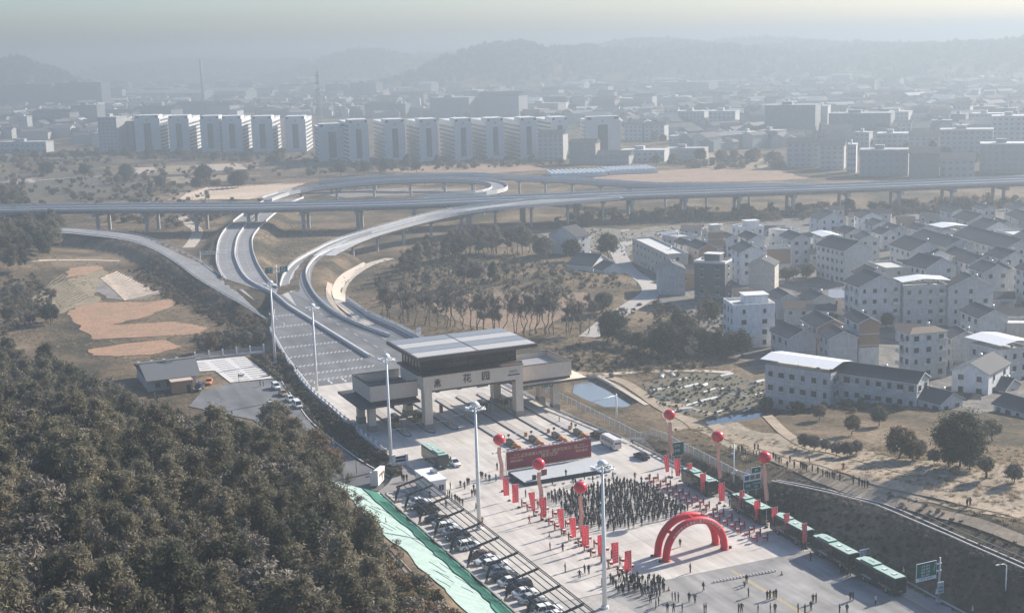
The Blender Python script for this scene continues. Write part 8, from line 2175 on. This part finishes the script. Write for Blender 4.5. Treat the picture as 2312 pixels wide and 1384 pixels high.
pp = [region([(1450,868),(1545,845),(1660,850),(1725,860),(1730,905),(1690,935),(1600,945),(1520,935),(1470,900)], BASE, 330, 61), region([(1300,520),(1430,520),(1640,505),(1640,520),(1450,545),(1420,580),(1300,560)], BASE, 220, 62)]
scatter('plot_plants', np.vstack(pp), [SO[3], SO[0], SO[1]], .18, .55, 'straggly plants in the village vegetable plots')
sheet_b = MB(); rp_ = np.random.default_rng(8)
for pl_, nn in ((pp[0], 20), (pp[1], 34)):
    for k in rp_.choice(len(pl_), nn, replace=False):
        c = pl_[k]; a_ = rp_.choice([.35, .35, 1.9])+rp_.uniform(-.1, .1); l_ = rp_.uniform(.8, 3.2); w_ = rp_.uniform(.25, .6); dx, dy = math.cos(a_), math.sin(a_)
        sheet_b.add([(c[0]-dx*l_-dy*w_, c[1]-dy*l_+dx*w_, c[2]+.14), (c[0]+dx*l_-dy*w_, c[1]+dy*l_+dx*w_, c[2]+.16), (c[0]+dx*l_, c[1]+dy*l_, c[2]+.34), (c[0]-dx*l_, c[1]-dy*l_, c[2]+.32), (c[0]+dx*l_+dy*w_, c[1]+dy*l_-dx*w_, c[2]+.15), (c[0]-dx*l_+dy*w_, c[1]-dy*l_-dx*w_, c[2]+.15)], [(0,1,2,3), (3,2,4,5)], pl)
o = sheet_b.build('plastic_sheeting'); o['kind'] = 'stuff'
# ---- far wooded hills and town greenery as masses
def hill_wood(seed, n):
    rs = np.random.default_rng(seed); out = []
    for _ in range(n):
        hh_ = HILLS[rs.integers(len(HILLS))]
        rx = rs.normal()*hh_[3]*.8; ry = rs.normal()*hh_[4]*.6-hh_[4]*.2
        out.append((hh_[0]+rx*VIEW[1]+ry*VIEW[0], hh_[1]-rx*VIEW[0]+ry*VIEW[1]))
    a = np.array(out); z = H(a[:, 0], a[:, 1]); k = z > 3; return np.column_stack([a[k], z[k]-1.0])
pr_ = [proto_of(k) for k in fk if k.startswith('broad') or k in ('pine3',)]
scatter('hill_woods', hill_wood(3, 9000), pr_, 1.3, 2.4, 'hazy woods on the far hills')
tw = [region([(0,250),(300,235),(760,215),(1200,205),(2312,190),(2312,400),(1900,330),(1500,330),(1300,285),(760,262),(300,262),(0,300)], BASE, 500, 41), region([(0,180),(1000,160),(2312,140),(2312,190),(1000,205),(0,230)], BASE, 900, 42)]
scatter('town_greenery', np.vstack(tw), pr_, .7, 1.3, 'hazy dark greenery between the far town buildings')
scatter('copse', region([(-30,440),(40,425),(110,462),(135,505),(120,560),(60,592),(-30,600)], 3.0, 130, 91), [proto_of(k) for k in fk if k[0] == 'p'], .9, 1.3, 'dark wooded knoll at the left edge by the viaduct')
# ---- dry grass over the open ground
gb = MB(); rg = np.random.default_rng(9); straw_a = mat('dry_grass', (.36, .29, .20), .9, var=.2, vscale=.4, col2=(.26, .21, .14), randv=.25, trans=.4); 
for k in range(26):
    a_ = rg.uniform(0, 6.28); r_ = rg.uniform(0, .55); x_, y_ = math.cos(a_)*r_, math.sin(a_)*r_; d_ = rg.uniform(0, 3.14); hh_ = rg.uniform(.2, .55); w_ = .09; lx, ly = rg.uniform(-.2, .2, 2)
    gb.add([(x_-math.cos(d_)*w_, y_-math.sin(d_)*w_, -.05), (x_+math.cos(d_)*w_, y_+math.sin(d_)*w_, -.05), (x_+lx, y_+ly, hh_)], [(0, 1, 2)], straw_a)
qg = PG(1360, 835); tg = thing('grass_tuft', 'dry grass tuft on the bank behind the station', 'grass tuft', qg); GT = O('blades', gb.mesh('blades', False, False), tg)
gb2 = MB(); gb2.lathe([(0.001, -.05), (.18, -.05), (.12, .06), (0.001, .08)], brown_soil, n=6); gb2.build('root_clump', tg)
gr = [region([(0,600),(270,590),(330,600),(500,690),(600,760),(560,800),(420,830),(300,830),(0,760)], BASE, 1300, 71), region([(640,500),(760,520),(800,540),(720,570),(690,600),(660,640),(600,600),(560,560),(590,510)], BASE, 900, 72), region([(760,640),(860,590),(1000,560),(1250,560),(1430,640),(1420,690),(1340,760),(1240,800),(1100,780),(920,760),(820,720)], BASE, 2000, 73), region([(1215,790),(1340,770),(1560,800),(1640,840),(1470,850),(1340,850),(1230,830)], BASE, 1200, 74), region([(1420,930),(1560,940),(1750,990),(1900,1000),(2050,1035),(2330,1050),(2330,1280),(2200,1240),(2050,1165),(1850,1100),(1650,1030),(1480,990)], 3.0, 900, 75), region([(0,380),(300,372),(640,366),(800,392),(600,412),(560,450),(380,455),(0,455)], BASE, 900, 76), region([(140,480),(500,490),(470,540),(380,550),(250,520),(140,510)], BASE, 800, 77), region([(1240,500),(1700,480),(2312,460),(2312,490),(1900,505),(1500,510),(1260,520)], BASE, 900, 78)]
fx = rg.uniform(56, 68, 1400); fy = rg.uniform(135, 258, 1400); gr.append(np.column_stack([fx, fy, H(fx, fy)]))
ga = np.vstack(gr); ok_ = (poly_sd(ga[:, 0], ga[:, 1], PLAZA) > 1.5) & (poly_sd(ga[:, 0], ga[:, 1], SERVICE) > .5) & (poly_sd(ga[:, 0], ga[:, 1], POND1) > .5) & (poly_sd(ga[:, 0], ga[:, 1], POND2) > .5)
for M_ in (RA_M, RB_M, RC_M, RD_M): ok_ &= line_d(ga[:, 0], ga[:, 1], M_[::2])[0] > 7.2
for f_ in FIELDS: ok_ &= poly_sd(ga[:, 0], ga[:, 1], f_) > .3
scatter('dry_grass', ga[ok_], [GT], .4, 1.3, 'dry straw-coloured grass over the open banks and fields')
# ---- grove inside the ramp loop
random.seed(4)
def row_trees(px, n, kinds, smin, smax, lab, grp, z0=BASE, jit=8, land=True):
    L = np.array(px, float); d = np.r_[0, np.cumsum(np.hypot(*np.diff(L, axis=0).T))]; pts_ = []
    for i in range(n):
        s_ = d[-1]*(i+.5)/n; pts_.append((np.interp(s_, d, L[:, 0])+random.uniform(-jit, jit), np.interp(s_, d, L[:, 1])+random.uniform(-jit*.4, jit*.4)))
    pts_.sort()
    qq = PGM(pts_, z0)
    for i, (x, y) in enumerate(pts_):
        q = qq[i]; tree(random.choice(kinds), q[0], q[1], q[2], random.uniform(smin, smax), lab.replace('#', ordw(i)), 'tree', grp)
row_trees([(862,722),(900,726),(1000,738),(1100,752),(1200,757),(1330,750)], 44, ['bare0', 'bare1', 'bare2', 'bare3', 'twiggy'], 1.0, 1.4, '# bare tree from left in the front row by the red soil', 'bare trees in front of the mound', jit=10)
row_trees([(905,640),(930,615),(960,600),(1000,592),(1060,585),(1130,580)], 16, ['pine3', 'pine1', 'broad0', 'bare1', 'pine0', 'twiggy'], 1.0, 1.3, '# tall tree from left on the left crest of the grove', 'trees on the left crest of the grove', jit=10)
row_trees([(1010,588),(1060,575),(1120,570),(1180,572),(1230,585),(1250,600)], 18, ['pine3', 'pine0', 'bare0', 'pine1', 'bare2', 'broad4'], .95, 1.3, '# tall tree from left along the back crest of the grove', 'trees on the back crest of the grove', jit=10)
row_trees([(930,680),(960,660),(1010,650),(1100,640),(1180,630)], 14, ['pine3', 'broad4', 'bare1', 'bare3', 'twiggy', 'bare0'], .8, 1.15, '# tree from left scattered on the mound\'s slope', 'trees on the slope of the mound', jit=14)
row_trees([(1150,620),(1210,635),(1270,640),(1330,655)], 6, ['bare0', 'twiggy', 'bare3'], .6, .9, '# bare tree from left on the mound\'s right shoulder', 'bare trees on the mound\'s right shoulder', jit=14)
row_trees([(1340,712),(1360,700),(1380,692)], 4, ['broad1', 'broad0', 'broad4'], .55, .8, '# bush tree from left at the mound\'s right foot', 'bush trees at the mound foot', jit=8)
row_trees([(1370,770),(1400,785),(1440,790),(1490,800),(1520,812),(1560,800),(1600,790),(1640,800),(1690,812)], 15, ['broad0', 'broad1', 'round', 'broad4', 'broad0'], .6, 1.0, '# evergreen from left in the clump before the white village house', 'evergreens before the village', jit=10)
row_trees([(1480,760),(1520,755),(1560,765),(1600,740),(1590,700)], 7, ['broad0', 'bare1', 'broad1', 'twiggy'], .8, 1.1, '# taller tree from left behind the evergreen clump', 'trees behind the evergreen clump', jit=8)
row_trees([(1770,640),(1800,632),(1840,625)], 4, ['broad1', 'broad0'], .6, .8, '# clump tree from left behind the tan windowless gable', 'bamboo clump in the village', jit=6)
for (x, y, k, s_, l) in [(2168, 1060, 'round', .92, 'big dark round tree in front of the pale two-storey house'), (2032, 1040, 'gold', .95, 'golden-brown round tree left of the big dark tree'), (2060, 1045, 'gold', .6, 'smaller golden-brown tree between two round trees'), (1372, 585, 'broad0', 1.3, 'dark tree standing alone by the village lane top'), (1292, 590, 'broad0', 1.1, 'dark tree in front of the pale house behind the grove'), (2240, 1000, 'broad1', .6, 'olive tree right of the big dark round tree'), (1925, 985, 'broad2', .5, 'brownish tree at the edge of the right pond'), (1985, 965, 'broad0', .5, 'dark tree right of the grey canopy block'), (1800, 945, 'broad0', .5, 'dark bush tree below the grey canopy block'), (1850, 950, 'broad1', .5, 'olive tree below the long grey house'), (1730, 935, 'broad4', .5, 'twiggy tree at the pond\'s left corner'), (1560, 835, 'bare2', .8, 'bare tree beside the plots\' path'), (2290, 1095, 'broad4', .45, 'twiggy tree at the right edge of the terrace'), (2225, 1085, 'sapling', 1.0, 'thin sapling near the right edge of the terrace')]:
    q = PG(x, y, -2); tree(k, q[0], q[1], q[2], s_, l)
row_trees([(1800,1015),(1860,1025),(1895,1035),(1915,1040),(1945,1028)], 6, ['broad4'], .35, .45, '# young feathery tree from left on the dirt terrace', 'young trees on the dirt terrace', z0=-2, jit=5)
row_trees([(2050,1030),(2090,1050),(2200,1075)], 4, ['broad4'], .35, .5, '# small tree from left behind the rubble on the terrace', 'small trees behind the rubble', z0=-2, jit=8)
row_trees([(405,436),(350,420),(300,415),(260,412),(225,416),(430,432),(500,428),(530,425),(590,418),(160,400),(60,395)], 12, ['broad0', 'broad1', 'round', 'broad4'], .8, 1.35, '# dark field tree from left beyond the viaduct\'s left end', 'field trees beyond the viaduct', jit=6)
row_trees([(780,398),(830,392),(880,392),(940,388),(990,385),(740,402)], 8, ['pine3', 'broad0', 'pine0'], .9, 1.5, '# dark tree from left in the row before the right apartment slabs', 'trees before the right slabs', jit=8)
row_trees([(310,362),(420,360),(540,362),(660,365),(230,362),(120,362),(40,368)], 14, ['broad0', 'broad1'], .8, 1.3, '# dark tree from left along the foot of the left slabs', 'trees before the left slabs', jit=10)
row_trees([(735,444),(780,433),(840,424),(900,419),(960,417),(1030,416),(1080,420)], 13, ['sapling'], 1.3, 1.7, '# small round tree from left along the loop\'s inner edge', 'small trees inside the loop', jit=4)
row_trees([(20,560),(60,548),(100,538),(140,545),(30,590),(80,520),(10,520),(50,500),(110,510)], 30, ['pine3', 'broad0', 'pine0', 'pine1'], 1.0, 1.35, '# dark tree from left in the copse at the left picture edge', 'copse at the left edge', jit=16)
row_trees([(10,640),(60,700),(100,720),(140,735),(20,730),(60,760)], 12, ['broad4', 'broad1', 'bare1', 'broad0'], .6, .9, '# scrubby tree from left beside the tilled fields', 'scrubby trees by the fields', jit=14)
row_trees([(470,795),(500,790),(540,785),(575,780),(600,775)], 9, ['bare1', 'broad4', 'twiggy', 'broad2'], .45, .7, '# small scrubby tree from left behind the yard fence', 'small trees behind the yard fence', jit=8)
row_trees([(1260,520),(1700,490),(2000,480),(2200,500)], 8, ['broad0', 'broad4'], .6, .9, '# small tree from left below the viaduct', 'small trees below the viaduct', jit=16)
row_trees([(1630,365),(1680,362),(1720,360),(1750,368),(1580,368),(1450,380)], 8, ['broad0', 'broad1'], .9, 1.4, '# dark tree from left at the works\' yard in the middle town', 'trees at the works yard', jit=8)
row_trees([(1680,690),(1810,740),(1950,740),(2060,745),(2130,620),(1760,760),(2010,800)], 9, ['broad1', 'broad4', 'broad0'], .5, .8, '# small tree from left squeezed between the village houses', 'small trees among the village houses', jit=8)
# ---------------------------------------------------------------- air
hz_m = bpy.data.materials.new('haze'); hz_m.use_nodes = True
t = hz_m.node_tree; t.nodes.clear()
out = t.nodes.new('ShaderNodeOutputMaterial'); pv = t.nodes.new('ShaderNodeVolumePrincipled')
pv.inputs['Density'].default_value = .00057
pv.inputs['Color'].default_value = (.345, .395, .435, 1)
pv.inputs['Anisotropy'].default_value = .35
t.links.new(pv.outputs[0], out.inputs['Volume'])
hz_m.cycles.homogeneous_volume = True
mb = MB(); mb.box(-9000, 16000, -200, 16500, -14.0, 122, hz_m)
hz = mb.build('haze'); hz['kind'] = 'stuff'
